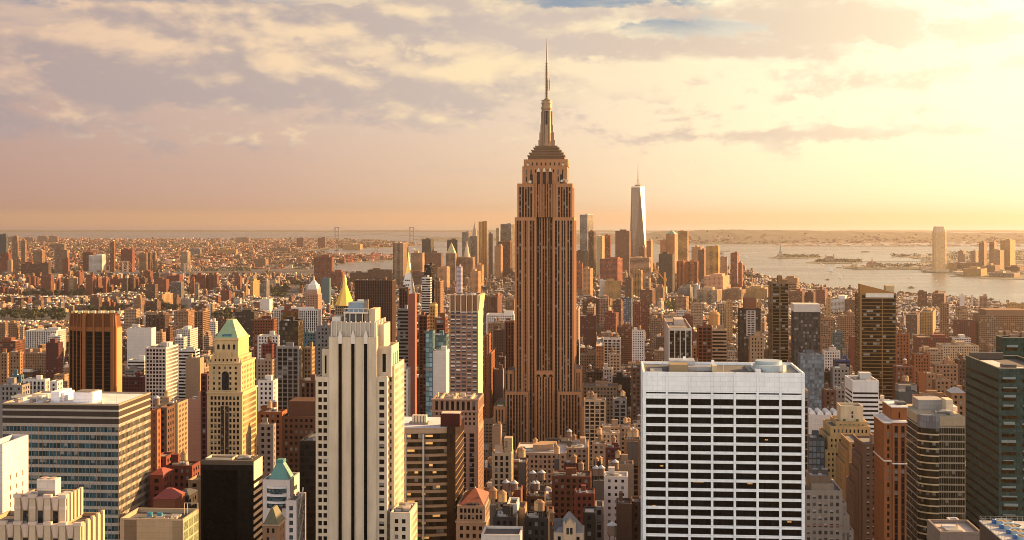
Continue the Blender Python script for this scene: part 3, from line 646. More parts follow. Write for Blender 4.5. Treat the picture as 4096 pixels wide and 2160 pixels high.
bx('roof_box', 293, 371, 9, 20, 4.6, (.8, .74, .72)); bx('roof_box', 203, 238, 10, 24, 4.8, (.8, .74, .72)); bx('roof_box', 240, 256, 12, 24, 3.9, (.8, .74, .72)); bx('roof_slab', 300, 366, 10, 19, 5.0, (.2, .17, .14))
for i in range(7): bx('air_handler', 60 + i * 19, 73 + i * 19, 5 + (i % 3) * 7, 9 + (i % 3) * 7, 1.3 + .3 * (i % 2), ((.2, .17, .15), (.5, .45, .38), (.75, .68, .55))[i % 3], 'painted_metal')
for i in range(3): bx('roof_duct', 45 + i * 12, 190, 20 + i * 4, 21.4 + i * 4, 1.0, (.55, .47, .36), 'painted_metal')
bx('roof_hatch', 390, 410, 4, 6, .8, (.75, .65, .5)); bx('lightning_pole', 406, 407, 4, 4.2, 4, (.4, .3, .2)); bx('lightning_pole', 466, 467, 8, 8.2, 3.5, (.4, .3, .2))
b.finish()

# --- white blank wall at the edge
b = Bld('blank_wall_tower', 'white panelled blank wall building with a few slot windows', 'tower', -60, 10, 1776, 420, L=18.5)
plain(b, 0, b.W, 0, b.L, 0, b.H, (.52, .49, .49), 'wall', 'panel_wall', (.08, .07, .065), par=1.6)
for py, n in ((1908, 3), (1952, 3), (1987, 3), (2018, 2), (2050, 1)):
    for i in range(n):
        y = 5.2 + i * 4.4; z = zat(py + (-9 * i), 420 + y) - GZ
        boxpart(b, 'slot_window', b.W - .3, b.W + .04, y, y + .75, z - .8, z + .8, (.12, .08, .04), 'window_glass_dark')
b.finish()

# --- crenellated deco top at the lower left corner
b = Bld('deco_setback_tower', 'cream stone setback tower with fluted crenellated tiers and a cooling unit on top', 'tower', 0, 322, 2099, 400, xc=378, L=18)
ST = (.50, .38, .25); PK = (.56, .43, .33)
plain(b, -6, b.W, 0, b.L, 0, b.H, (.34, .24, .14), 'wall', 'rough_brick', (.08, .07, .07), par=1.2)
x0, x1 = b.lx(66, 3), b.lx(262, 3); zt, zm = b.lz(1990, y=3), b.lz(2099)
plain(b, x0, x1, 3, 15.5, zm - 1, zt, (.34, .24, .14), 'upper_tier', 'rough_brick', (.07, .06, .06), par=1.2)
for t0, t1, y, za, zb, px0, step, n in ((0, 1, 0, 0, zm, 12, 60, 6), (0, 1, 3, zm, zt, 72, 60, 4)):
    for i in range(n):
        x = b.lx(px0 + i * step, y); boxpart(b, 'stone_pier', x - .95, x + .95, y - .5, y + .4, za, zb + .5, ST, 'masonry')
        boxpart(b, 'pier_cap', x - 1.2, x + 1.2, y - .75, y + .6, zb - .1, zb + 1.0, PK, 'masonry')
        if y: boxpart(b, 'pier_cap', x - 1.05, x + 1.05, y - .62, y + .4, zb - 3.6, zb - 2.5, PK, 'masonry')
        if i < n - 1:
            xm = b.lx(px0 + (i + .5) * step, y)
            boxpart(b, 'window', xm - .75, xm + .75, y - .08, y + .2, zb - 9.2 if y else zb - 8.5, zb - 4.1, (.03, .028, .028), 'window_glass')
            mb = MB().cyl(xm, y + .25, zb - 3.7, zb + .2, .9, 1.5, 10); b.each('fluted_panel', 'masonry', PK, mb)
            boxpart(b, 'window', xm - .75, xm + .75, y - .08, y + .2, max(0, zb - 20), zb - 11, (.03, .028, .028), 'window_glass')
for xx, y0, y1, za, zb, off in ((x1, 3, 15.5, zm, zt, 0), (b.W, 0, b.L, 0, zm, 0)):
    for i in range(5): yy = y0 + 1 + (y1 - y0 - 2) * i / 4; boxpart(b, 'stone_pier', xx - .3, xx + .5, yy - .7, yy + .7, za, zb + .9, ST, 'masonry')
xc0, xc1 = b.lx(147, 5), b.lx(222, 5)
boxpart(b, 'cooling_unit', xc0, xc1, 5, 9, zt, b.lz(1918, y=5), (.62, .52, .42), 'panel_wall'); boxpart(b, 'cooling_unit', xc0 + .3, xc1 - .3, 4.9, 5, zt, zt + 1.7, (.2, .17, .15), 'painted_metal')
for t in (.28, .72): mb = MB().cyl(xc0 + (xc1 - xc0) * t, 7, b.lz(1918, y=5), b.lz(1914, y=5), 1.1, 1.1, 14); b.each('fan_ring', 'painted_metal', (.6, .42, .3), mb)
clutter(b, x0 + .6, xc0 - 1, 4, 12, zt - 1, 6, 8, 1.2); clutter(b, xc1 + .3, x1 - 1, 4, 12, zt - 1, 4, 9, 1.2)
b.finish()

# --- flat roofed beige box
b = Bld('low_block', 'beige panelled block with an open roof full of tanks and pipes', 'office block', 480, 732, 2075, 480, xc=794)
W, L, H = b.W, b.L, b.H
plain(b, 0, W, 0, L, 0, H, (.38, .29, .18), 'wall', 'panel_wall', (.12, .1, .085), par=1.6)
boxpart(b, 'wall_panel', b.lx(497), b.lx(546), -.08, .2, 0, H - .6, (.17, .12, .075), 'panel_wall'); boxpart(b, 'wall_panel', b.lx(690), b.lx(731), -.08, .2, 0, H - .6, (.26, .2, .12), 'panel_wall')
for j in range(12):
    for i in range(3): mb = MB().face([(W + .03, .6 + i * 5.6, H - 4.2 - j * 3.6), (W + .03, 5.6 + i * 5.6, H - 4.2 - j * 3.6), (W + .03, 5.6 + i * 5.6, H - 1.5 - j * 3.6), (W + .03, .6 + i * 5.6, H - 1.5 - j * 3.6)], [(i * 3, j), (i * 3 + 3, j), (i * 3 + 3, j + 1), (i * 3, j + 1)]) if False else None
for j in range(12):
    for i in range(3):
        y = .6 + i * (L / 3); mb = MB(); za = H - 4.4 - j * 3.6; mb.box(W - .2, W + .05, y, y + L / 3 - .8, za, za + 2.9, 'L'); b.each('window', 'curtain_glass', (.16, .18, .1), mb)
clutter(b, 2, W - 4, 3, L - 4, H - 1.6, 12, 12, 1.1, ((.5, .45, .38), (.2, .18, .16), (.4, .36, .3)))
for px in (600, 640): mb = MB().cyl(b.lx(px, 8), 8, H - 1.6, H + .6, 1.0, 1.0, 12); b.each('roof_tank', 'painted_metal', (.05, .22, .3), mb)
for px in (736, 748, 790): boxpart(b, 'roof_frame', b.lx(px, 12), b.lx(px, 12) + .2, 12, 12.2, H - 1, H + 3.4, (.55, .45, .3), 'painted_metal')
boxpart(b, 'roof_frame', b.lx(736, 12), b.lx(790, 12), 12, 12.15, H + 3.2, H + 3.4, (.55, .45, .3), 'painted_metal')
b.finish()

# --- black glass box
b = Bld('black_glass_block', 'dark glass block with one side striped in pale bands', 'office block', 803, 1016, 1843, 650, xc=1048, L=15)
W, L, H = b.W, b.L, b.H
b.part('glazing', 'dull_glass', (.010, .008, .006)).prism([(0, 0), (W, 0), (W, L), (0, L)], 0, H - 1.5, True, cell=(1.6, 3.55))
boxpart(b, 'parapet', -.05, W + .1, -.1, L, H - 2.0, H, (.10, .075, .05), 'panel_wall')
boxpart(b, 'end_wall', W - .4, W + .15, -.12, L, H - 9.5, H - .2, (.62, .52, .36), 'panel_wall')
boxpart(b, 'dark_bay', b.lx(812), b.lx(950), -.18, .05, 0, H - 4.6, (.004, .0036, .003), 'window_glass_dark')
j = 0
while H - 13 - j * 3.55 > 0:
    z = H - 13 - j * 3.55; boxpart(b, 'spandrel_band', W - .2, W + .16, -.05, L, z, z + 1.7, (.62, .54, .42), 'panel_wall'); j += 1
plain(b, b.lx(822, 2), b.lx(930, 2), 2, 12, H, H + .9, (.55, .47, .35), 'roof_curb', 'masonry', (.3, .26, .2))
clutter(b, b.lx(930, 3), W - 1.5, 3, 12, H, 5, 15, 1); b.finish()

# --- yellow stone tower with a copper pyramid
b = Bld('stone_tower', 'ornate golden stone tower under a green copper hipped roof', 'skyscraper', 829, 969, 1571, 815, xc=1027, yb=1828)
Y1 = (.46, .315, .155); fl = 22.2 / F * 815; gk = dict(glass='window_glass', wallm='rough_brick', fl=fl)
tier(b, 829, 969, 1571, None, 0, b.L, Y1, bay=2.5, pw=.38, sp=.36, corner=1.6, top=2.2, wparts=1, **gk)
for px in (889, 907): x = b.lx(px, -.3); boxpart(b, 'window_strip', x - 1.1, x + 1.1, -.12, .3, 0, b.lz(1625), (.03, .025, .022), 'window_glass')
tier(b, 835, 964, 1452, 1571, 1, b.L - 1, Y1, bay=3.2, pw=.6, sp=.5, corner=1.6, top=2.2, **gk)
x = b.lx(901, .8); boxpart(b, 'tall_window', x - 2.2, x + 2.2, .7, 1.2, b.lz(1560), b.lz(1500), (.02, .018, .018), 'window_glass_dark')
mb = MB(); mb.face([(x + 2.2 * math.cos(a), .68, b.lz(1500) + 2.2 * math.sin(a)) for a in [math.pi * j / 10 for j in range(11)]][::-1]); b.each('arched_window', 'window_glass_dark', (.02, .018, .018), mb)
tier(b, 845, 957, 1425, 1452, 2.6, b.L - 3, Y1, bay=2.7, pw=.55, sp=.4, corner=1.4, top=1.6, **gk)
x0, x1, z0, z1 = tier(b, 858, 952, 1352, 1425, 3.6, b.L - 5, Y1, bay=3.6, pw=.99, sp=.5, corner=1.5, top=2.4, **gk)
for i in range(4):
    x = x0 + (x1 - x0) * (i + .75) / 4.5; mb = MB(); za, zb = b.lz(1400), b.lz(1384)
    mb.face([(x - .75, 3.5, za), (x + .75, 3.5, za)] + [(x + .75 * math.cos(a), 3.5, zb + .75 * math.sin(a)) for a in [math.pi * j / 6 for j in range(7)]]); b.each('arched_window', 'window_glass_dark', (.02, .018, .018), mb)
for xa, xb, py, y in ((829, 969, 1569, -.35), (835, 965, 1452, .6), (858, 952, 1356, 3.2)): boxpart(b, 'cornice', b.lx(xa, y) - .4, b.lx(xb, y) + .5, y - .3, b.L - y * 1.4, b.lz(py, y=y) - .7, b.lz(py, y=y) + .3, (.5, .36, .18), 'masonry')
for px, py, y in ((838, 1573, .2), (948, 1573, .2), (852, 1425, 2), (872, 1425, 2), (920, 1425, 2), (950, 1425, 2), (835, 1452, .5), (962, 1452, .5)):
    x = b.lx(px, y); mb = MB().cyl(x, y + .6, b.lz(py, y=y) - 1, b.lz(py, y=y) + 2.6, .8, .15, 7); b.each('urn', 'masonry', (.5, .34, .15), mb)
CU = b.part('hipped_roof', 'copper', (.27, .36, .19)); ye = b.L - 5; cy0 = (3.6 + ye) / 2
CU.prism([(x0, 3.6), (x1, 3.6), (x1, ye), (x0, ye)], z1 - .6, b.lz(1277, y=cy0), True, [((x0 + x1) / 2 - 1.6, cy0 - 4), ((x0 + x1) / 2 + 1.6, cy0 - 4), ((x0 + x1) / 2 + 1.6, cy0 + 4), ((x0 + x1) / 2 - 1.6, cy0 + 4)])
x = (x0 + x1) / 2; boxpart(b, 'dormer', x - 2.8, x + 2.8, 4.6, 8, z1 - .4, z1 + 2.4, (.06, .14, .17), 'window_glass')
b.finish()

# --- dark orange chamfered tower
b = Bld('chamfered_tower', 'dark glass tower with copper coloured ribs and a flared rusty crown', 'skyscraper', 258, 457, 1251, 1300, L=24, yb=1573)
W, L, H = b.W, 24.0, b.H; OR = (.24, .085, .025); OD = (.12, .04, .012)
c = 5.0
def octo(k): cx, cy = W / 2, L / 2; P = [(W * .40, 0), (W - 1.5, 0), (W, 1.5), (W, L - c), (W - c, L), (c, L), (0, L - c), (0, 12)]; return [(cx + (x - cx) * k, cy + (y - cy) * k) for x, y in P]
zc = b.lz(1325); b.part('glazing', 'window_glass_dark', (.007, .005, .004)).prism(octo(.97), 0, zc, False, cell=(1.6, 3.7))
b.part('crown', 'masonry', OD).prism(octo(.985), zc + 4, H - .6, False, octo(.93)); b.part('crown_band', 'masonry', OR).prism(octo(1.0), zc - .2, zc + 4, True)
b.part('roof', 'roofing', (.2, .16, .12)).face([(x, y, H - 1.5) for x, y in octo(.93)])
PW = octo(1.0); PT = octo(.955)
FL = b.part('floor_band', 'masonry', (.028, .02, .014))
for j in range(1, int(zc / 3.9)): FL.prism(octo(.978), j * 3.9, j * 3.9 + .55, True)
for i, n in ((7, 4), (0, 3), (1, 1), (2, 1)):
    p, q = PW[i], PW[(i + 1) % 8]; pt, qt = PT[i], PT[(i + 1) % 8]
    for k in range(n):
        t = k / n; w_ = (.5 if i == 7 else .85) if k else (.6 if i == 7 else 1.7)
        x, y = p[0] + (q[0] - p[0]) * t, p[1] + (q[1] - p[1]) * t; xt, yt_ = pt[0] + (qt[0] - pt[0]) * t, pt[1] + (qt[1] - pt[1]) * t
        sq = lambda X, Y_: [(X - w_, Y_ - w_), (X + w_, Y_ - w_), (X + w_, Y_ + w_), (X - w_, Y_ + w_)]
        mb = MB().prism(sq(x, y), 0, zc + 3, True); mb.prism(sq(x, y), zc + 3, H, True, sq(xt, yt_)); b.each('rib', 'masonry', OR, mb)
mb = MB(); p, q = PW[2], PW[3]; mb.box(W - .8, W + .6, p[1] + 1, q[1], 0, zc + 3); b.each('side_wall', 'masonry', (.46, .24, .09), mb)
for k in range(7): x = b.lx(312 + k * 26, 3); boxpart(b, 'roof_screen', x, x + 3.6, 4, 6, H - 1.4, H + 1.6, (.6, .55, .38), 'painted_metal')
for k in range(6): x = b.lx(275 + k * 36, 3); boxpart(b, 'roof_unit', x, x + 4, 9 + k, 15 + k, H - 1.4, H + 1.0, (.6, .38, .15), 'painted_metal')
boxpart(b, 'roof_mast', b.lx(476, 10), b.lx(476, 10) + .8, 10, 10.8, H - 1, H + 4, (.7, .5, .2), 'painted_metal')
b.finish()

# --- tower with flared cornice and white-blind windows
b = Bld('flared_top_tower', 'pinkish hotel-like tower with white window blinds, brown flared top and sunlit side', 'skyscraper', 1798, 1912, 1243, 1150, xc=1931, yb=1590)
PKB = (.29, .17, .105)
facade(b, 0, b.W, 0, b.L, 0, b.H, PKB, bay=5.1, fl=15.5 / F * 1150, pw=.24, sp=.32, corner=.5, top=.6, d=.4, wparts=1, glass='window_glass_white', gcol=(.06, .055, .07), sbay=60, spw=.9)
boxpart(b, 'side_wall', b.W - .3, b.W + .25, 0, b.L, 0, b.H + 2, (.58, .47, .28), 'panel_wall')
zt = b.lz(1181); fl_ = .045
for i in range(5):
    bw = b.W / 5; x = i * bw + bw / 2; hw = bw * .33
    mb = MB().prism([(x - hw * .8, .6), (x + hw * .8, .6), (x + hw * .8, 2), (x - hw * .8, 2)], b.H - 1, zt, True, [(x - hw, -1.2), (x + hw, -1.2), (x + hw, 2), (x - hw, 2)]); b.each('crown_panel', 'masonry', (.20, .10, .05), mb)
for i in range(6): x = min(max(i * b.W / 5, .4), b.W - .4); boxpart(b, 'crown_fin', x - .5, x + .5, -.6, 1.2, b.H - 2, zt + .4, (.56, .42, .28), 'masonry')
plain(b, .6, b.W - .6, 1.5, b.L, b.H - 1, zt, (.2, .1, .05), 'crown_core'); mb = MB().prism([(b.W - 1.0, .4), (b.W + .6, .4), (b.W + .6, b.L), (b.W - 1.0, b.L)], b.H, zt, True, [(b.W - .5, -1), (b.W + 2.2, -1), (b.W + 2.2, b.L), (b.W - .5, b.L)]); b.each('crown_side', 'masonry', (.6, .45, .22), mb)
clutter(b, 2, b.W - 5, 3, b.L - 3, zt - 1, 9, 21, 1.6); b.finish()

# --- brown stone block at its foot
b = Bld('loft_block', 'reddish brown stone office block with a row of tall windows under the flat roof', 'office block', 1728, 1914, 1597, 900, xc=1934)
BS = (.30, .17, .11); L = b.L; W = b.W
tier(b, 1728, 1914, 1597, 1646, 0, L, BS, bay=3.5, fl=7.8, pw=.45, sp=.14, corner=1.4, top=1.4, d=.5, wparts=1, roofc=(.3, .25, .2))
boxpart(b, 'cornice', -.5, W + .5, -.5, L, b.lz(1648), b.lz(1644), (.4, .24, .16), 'masonry'); boxpart(b, 'cornice', -.6, W + .6, -.6, .6, b.H - .5, b.H + .3, (.42, .26, .17), 'masonry')
facade(b, .3, W - .3, .4, L, b.lz(1708), b.lz(1648), BS, bay=2.9, fl=3.3, pw=.5, sp=.45, corner=1.4, top=.5)
facade(b, 0, W, 0, L, 0, b.lz(1708), BS, bay=5.4, fl=3.4, pw=.42, sp=.16, corner=1.7, top=4.2, d=.55, gcol=(.03, .028, .03), sbay=4)
clutter(b, 2, W - 6, 4, L - 5, b.H - 1, 14, 4, 1.8, ((.55, .42, .28), (.3, .22, .16), (.6, .5, .38)))
for px in (1760, 1812, 1880): boxpart(b, 'roof_duct', b.lx(px, 4), b.lx(px, 4) + 1.2, 3, L - 6, b.H - 1, b.H + .8, (.55, .43, .28), 'painted_metal')
for px in (1752, 1824): mb = MB().cyl(b.lx(px, 10), 10, b.H - 1, b.H + 3.2, .5, .5, 8); b.each('vent_stack', 'painted_metal', (.6, .5, .35), mb)
b.finish()

# --- curved office block with lit interiors
b = Bld('curved_office_block', 'curved office block with glass ribbons, beige bands and lit rooms', 'office block', 1560, 1822, 1712, 690, xc=1856)
W, L, H = b.W, b.L, b.H; fh = 29 / F * 690; xk = b.lx(1788)
def front(off=0, n=16): return [(xk * i / n, -3.2 * math.sin(math.pi * .5 * (1 - i / n)) * (1 - i / n) + (1.6 if i > 12 else 0) * (i - 12) / 4 - off) for i in range(n + 1)]
def plan(off=0): f = front(off); return f + [(xk, L), (0, L)]
b.part('glazing', 'window_glass', (.03, .024, .016)).prism(plan(-.35), 0, H - 3, False, cell=(1.5, fh))
b.part('fascia', 'panel_wall', (.38, .30, .21)).prism(plan(0), H - 2.8, H, True)
j = 0
while True:
    z = H - 2.8 - 3.0 - j * fh
    if z < 3: break
    b.each('spandrel_band', 'panel_wall', (.33, .235, .155), MB().prism(plan(0), z - 1.45, z, True, bottom=True)); j += 1
for px in (1624, 1694): x = b.lx(px, -1); b.each('column', 'panel_wall', (.5, .52, .5), MB().box(x - .4, x + .4, -2.2, 0, 0, H - 3))
for k in range(26):                                          # rooms with the lamps on
    jj, i0 = rnd.randrange(0, 16), rnd.randrange(3, 14); ww = rnd.choice((1, 1, 2)); za = H - 5.8 - jj * fh; f_ = front(-.27); i1 = min(15, i0 + ww)
    if za < 40: continue
    b.each('lit_room', 'lamp_light', (.9, .52, .16), MB().face([(f_[i0][0], f_[i0][1], za + 1.2), (f_[i1][0], f_[i1][1], za + 1.2), (f_[i1][0], f_[i1][1], za + 2.3), (f_[i0][0], f_[i0][1], za + 2.3)]))
b.part('roof', 'roofing', (.62, .58, .58)).face([(x, y, H + .05) for x, y in plan(-.5)])
DG = b.part('dark_wing', 'curtain_glass', (.03, .017, .01)); DG.prism([(xk + .1, -.6), (W, -.6), (W, L), (xk + .1, L)], 0, H + .6, True, cell=(1.5, fh))
for j in range(int(H / fh)): b.each('sill_line', 'painted_metal', (.34, .20, .09), MB().box(W, W + .18, -.5, L, j * fh, j * fh + .35))
boxpart(b, 'plant_room', b.lx(1762, 5), b.lx(1839, 5), 5, 13, H, b.lz(1654, y=5), (.055, .012, .01), 'panel_wall'); boxpart(b, 'plant_roof', b.lx(1764, 5), b.lx(1838, 5), 5.3, 12.8, b.lz(1654, y=5), b.lz(1652, y=5), (.55, .42, .33), 'roofing')
for i in range(5): boxpart(b, 'cooling_unit', b.lx(1648 + i * 12, 12), b.lx(1657 + i * 12, 12), 12, 16, H, b.lz(1662, y=12), (.62, .55, .42), 'painted_metal')
boxpart(b, 'unit_rack', b.lx(1636, 11), b.lx(1712, 11), 11, 17, H, H + 1.1, (.25, .21, .17), 'painted_metal'); b.finish()

# --- tower with green mansard and bow window
b = Bld('mansard_tower', 'pale stone tower with a truncated green copper pyramid roof', 'tower', 1051, 1160, 1919, 625, xc=1198)
W, L, H = b.W, b.L, b.H
tier(b, 1051, 1160, 1919, None, 0, L, (.58, .48, .42), bay=16, fl=4.2, pw=.5, sp=.45, corner=1.0, top=4.6, glass='window_glass', gcol=(.05, .07, .075))
CU = b.part('copper_roof', 'copper', (.10, .245, .20)); x0, x1 = b.lx(1070, 2), b.lx(1156, 2)
CU.prism([(x0, 2), (x1, 2), (x1, 13), (x0, 13)], H - 1, b.lz(1850, y=6), True, [(x0 + 3.6, 5.4), (x1 - 3.9, 5.4), (x1 - 3.9, 10), (x0 + 3.6, 10)])
boxpart(b, 'roof_cap', x0 + 3.4, x1 - 3.6, 5.2, 10.2, b.lz(1850, y=6), b.lz(1838, y=6), (.07, .22, .19), 'copper')
for i, py in enumerate((1953, 1985, 2013)):
    mb = MB(); xs0, xs1 = b.lx(1068), b.lx(1146)
    pl = [(xs0 + (xs1 - xs0) * k / 8, -.2 - 1.2 * math.sin(math.pi * k / 8)) for k in range(9)] + [(xs1, .5), (xs0, .5)]
    b.each('bow_window', 'window_glass', (.04, .06, .065), MB().prism(pl, b.lz(py + 18), b.lz(py), True)); b.each('bow_band', 'panel_wall', (.7, .64, .58), MB().prism([(x, y - .12) for x, y in pl], b.lz(py), b.lz(py - 9), True, bottom=True))
tier(b, 1143, 1186, 2002, None, -7, 12, (.60, .50, .44), bay=5.5, fl=3.4, pw=.42, sp=.4, corner=1.0, top=2.6, glass='window_glass', gcol=(.06, .05, .04))
for xx, py in ((1187, 2020), (1187, 2130)):
    x = b.lx(1186, -7) + .12; z = b.lz(py + 40); yy = 2
    for a, c in (((x, yy - 6, z), (x, yy + 4, z + 12)), ((x, yy + 4, z), (x, yy - 6, z + 12))): b.each('cross_brace', 'painted_metal', (.8, .72, .6), MB().tube(a, c, .35))
b.finish()
b = Bld('pyramid_roof_house', 'small dark brick building under a mossy pyramid roof', 'building', 1051, 1113, 2097, 520, xc=1141)
tier(b, 1051, 1113, 2097, None, 0, b.L, (.24, .15, .09), bay=2.6, fl=3.6, pw=.5, corner=1, top=1.6, wparts=1)
b.part('pyramid_roof', 'roof_tile', (.12, .11, .06)).pyr(0, b.W, 0, b.L, b.H - .3, b.lz(2029, y=4), .4, 3); boxpart(b, 'eaves', -.4, b.W + .4, -.4, b.L, b.H - .6, b.H - .05, (.32, .24, .16), 'masonry'); b.finish()

# --- red tiled pyramid
b = Bld('tile_roof_block', 'brown brick block with a steep red tile pyramid roof', 'building', 1824, 1944, 2024, 680, xc=1972)
W, L, H = b.W, b.L, b.H
facade(b, .5, W - .5, .5, L, H - 8, H, (.34, .24, .17), bay=2.2, fl=4, pw=.35, sp=.3, corner=1.2, top=1.4, wparts=1); facade(b, 0, W, 0, L, 0, H - 8, (.28, .17, .11), bay=3.6, fl=3.9, pw=.5, sp=.45, corner=1.2, top=2.4, wparts=1)
boxpart(b, 'cornice', -.4, W + .4, -.4, L, H - 8.6, H - 7.9, (.42, .3, .2), 'masonry')
RT = b.part('pyramid_roof', 'roof_tile', (.26, .075, .04)); RT.pyr(.6, W - .6, .6, L, H - .9, b.lz(1952, y=L / 2), .5, .5)
b.part('roof_finial', 'copper', (.3, .42, .32)).cyl(W / 2, L / 2, b.lz(1962, y=L / 2), b.lz(1946, y=L / 2), 1.0, .2, 8)
boxpart(b, 'dormer', b.lx(1866, 2), b.lx(1918, 2), 2, 4.5, H - .9, H + .9, (.04, .04, .04), 'window_glass')
sl_ = b.part('skylight', 'window_glass_dark', (.12, .1, .09))
for i in range(3):
    for j in range(2): t0, t1 = .18 + j * .24, .36 + j * .24; zb_, ztp = H - .9, b.lz(1952, y=L / 2); yy = L * (.25 + .17 * i); xr = lambda t: (W - .6) + (W / 2 - W + .6) * t; b.each('skylight', 'window_glass_dark', (.1, .09, .09), MB().face([(xr(t0) + .12, yy, zb_ + (ztp - zb_) * t0), (xr(t0) + .12, yy + 1.9, zb_ + (ztp - zb_) * t0), (xr(t1) + .12, yy + 1.9, zb_ + (ztp - zb_) * t1), (xr(t1) + .12, yy, zb_ + (ztp - zb_) * t1)]))
b.finish()
# ------------------------------------------------------------------ towers on the west side of the view
# curved glass office with horizontal light strips
b = Bld('glass_corner_office', 'glass office with a rounded glass corner and glowing horizontal strips', 'office block', 3681, 3859, 1667, 650, xc=3626, L=45)
W, L, H = b.W, b.L, b.H; fh = 28.6 / F * 650; xr = b.lx(3756)
def plan(o=0): return [(-o * .3, 6.5)] + [(xr - (xr + o * .3) * math.cos(a), 6.5 - (6.5 + o) * math.sin(a)) for a in [math.pi / 2 * i / 9 for i in range(1, 10)]] + [(W + o * .3, -o), (W + o * .3, L), (-o * .3, L)]
def corner(o): return [(-o * .5, 6.5)] + [(xr - (xr + o * .5) * math.cos(a), 6.5 - (6.5 + o) * math.sin(a)) for a in [math.pi / 2 * i / 9 for i in range(1, 10)]] + [(xr, 5), (1, 7)]
b.part('glazing', 'window_glass', (.035, .03, .02)).prism(plan(0), 0, H - 1.5, False, cell=(1.5, fh))
b.part('parapet', 'panel_wall', (.46, .37, .24)).prism([(xr + .2, -.12), (W + .1, -.12), (W + .1, L), (-.1, L), (-.1, 7), (xr + .2, 7)], H - 4.5, H, True)
b.part('corner_screen', 'curtain_glass', (.22, .23, .24)).prism(corner(.05), H - 6, H + .4, True, cell=(1.2, 3.0))
j = 0
while H - 5.5 - j * fh > 2:
    z = H - 5.5 - j * fh; b.each('spandrel_band', 'panel_wall', (.42, .36, .27), MB().box(xr + .1, W + .06, -.18, .5, z, z + .75)); b.each('side_strip', 'panel_wall', (.52, .46, .36), MB().box(-.16, .3, 6.6, L, z, z + .5))
    if j > 0: b.each('corner_strip', 'painted_metal', (.80, .66, .42), MB().prism(corner(.35), z - .2, z + .45, True, bottom=True))
    j += 1
for i in range(12): x = xr + (W - xr) * i / 11; b.part('mullion', 'painted_metal', (.3, .26, .18)).box(x - .07, x + .07, -.12, .05, 0, H - 4.4)
bx = lambda nm, xa, xb, y0, y1, h, col, m='painted_metal': boxpart(b, nm, b.lx(xa, y0), b.lx(xb, y0), y0, y1, H - .5, H + h, col, m)
bx('plant_screen', 3674, 3776, 24, 38, 5.0, (.36, .33, .29), 'panel_wall'); bx('plant_room', 3784, 3812, 16, 26, 6.2, (.7, .58, .4), 'panel_wall'); bx('roof_slab', 3776, 3830, 22, 36, 2, (.72, .66, .58), 'roofing')
clutter(b, xr, W - 4, 3, 18, H, 12, 31, 1.3); b.finish()

# orange brick tower
b = Bld('brick_tower', 'slender orange brick tower with dark vertical window strips and white cornice lines', 'tower', 3540, 3626, 1685, 600, L=26)
W, L, H = b.W, b.L, b.H; OB = (.25, .09, .033)
facade(b, 0, W * .38, 1.6, L, 0, H - .6, OB, bay=1.9, fl=3.3, pw=.6, sp=.4, corner=.5, top=1.4, sides='FL')
facade(b, W * .36, W, 0, L, 0, H, OB, bay=W * .64 / 2, fl=3.3, pw=.5, sp=.14, corner=.05, top=2.2, d=.5, spc=(.09, .035, .018), spname='spandrel_panel', sides='FR')
boxpart(b, 'cornice', W * .36 - .3, W + .3, -.4, L, H - .6, H + .1, (.75, .7, .66), 'masonry'); boxpart(b, 'cornice', -.4, W * .37, 1.2, L, H - 1.2, H - .5, (.75, .7, .66), 'masonry')
for py in (1853,): boxpart(b, 'cornice', W * .36 - .2, W + .3, -.35, L, b.lz(py) - .4, b.lz(py) + .1, (.75, .66, .6), 'masonry'); boxpart(b, 'cornice', -.3, W * .37, 1.3, L, b.lz(py - 8) - .4, b.lz(py - 8) + .1, (.75, .66, .6), 'masonry')
x0 = b.lx(3568, 4); facade(b, x0, W + 1, 4, L, H - .5, b.lz(1626, y=4), OB, bay=4, fl=9, pw=.85, sp=.3, corner=1, top=2.6, sides='FL')
boxpart(b, 'cornice', x0 - .4, W + 1.4, 3.6, L, b.lz(1626, y=4) - .4, b.lz(1626, y=4) + .15, (.8, .76, .72), 'masonry')
boxpart(b, 'roof_cage', b.lx(3588, 8), b.lx(3626, 8), 8, 14, b.lz(1626, y=4), b.lz(1609, y=8), (.07, .065, .06), 'painted_metal'); b.finish()

# green glass tower
def glass_tower(xa, xb, yt, Y, xc, label, col, seed, fh):
    b = Bld('glass_tower', label, 'glass tower', xa, xb, yt, Y, xc=xc)
    W, L, H = b.W, b.L, b.H; q = random.Random(seed)
    b.part('glazing', 'dull_glass', col).prism([(0, 0), (W, 0), (W, L), (0, L)], 0, H, False, cell=(1.45, fh / 3))
    b.part('roof', 'roofing', (.10, .08, .07)).face([(0, 0, H - 1.4), (W, 0, H - 1.4), (W, L, H - 1.4), (0, L, H - 1.4)])
    for q4 in ((0, W, -.06, .3), (0, W, L - .3, L), (-.06, .3, .3, L - .3), (W - .3, W, .3, L - .3)): boxpart(b, 'parapet_cap', *q4, H, H + .35, (.36, .3, .2), 'painted_metal')
    n = int(W / 8.6) + 1
    for j in range(1, int(H / fh)):
        z = H - 2.2 - j * fh
        if z < 60: break
        for i in range(n):
            x0 = .9 + i * 8.6 + q.uniform(0, .5); x1 = min(x0 + 5.6 + q.uniform(-.6, 1.1), W - .2)
            if x1 - x0 > 1: b.each('window', 'window_glass_dark', (.03, .016, .005), MB().box(x0, x1, -.05, .1, z, z + fh * .40, 'K'))
            if q.random() < .8: b.each('window_blind', 'panel_wall', (.20, .24, .23), MB().box(x0 + q.uniform(0, 1), x1, -.09, .05, z + fh * .40, z + fh * q.uniform(.5, .72), 'K'))
        b.each('side_window_band', 'window_glass_dark', (.004, .007, .006), MB().box(-.05, .1, .5, L - .6, z, z + fh * .32))
    return b
b = glass_tower(3995, 4220, 1475, 560, 3863, 'dark green glass tower with brown window openings and flat roof', (.034, .056, .048), 3, 36.3 / F * 560)
W, L, H = b.W, b.L, b.H
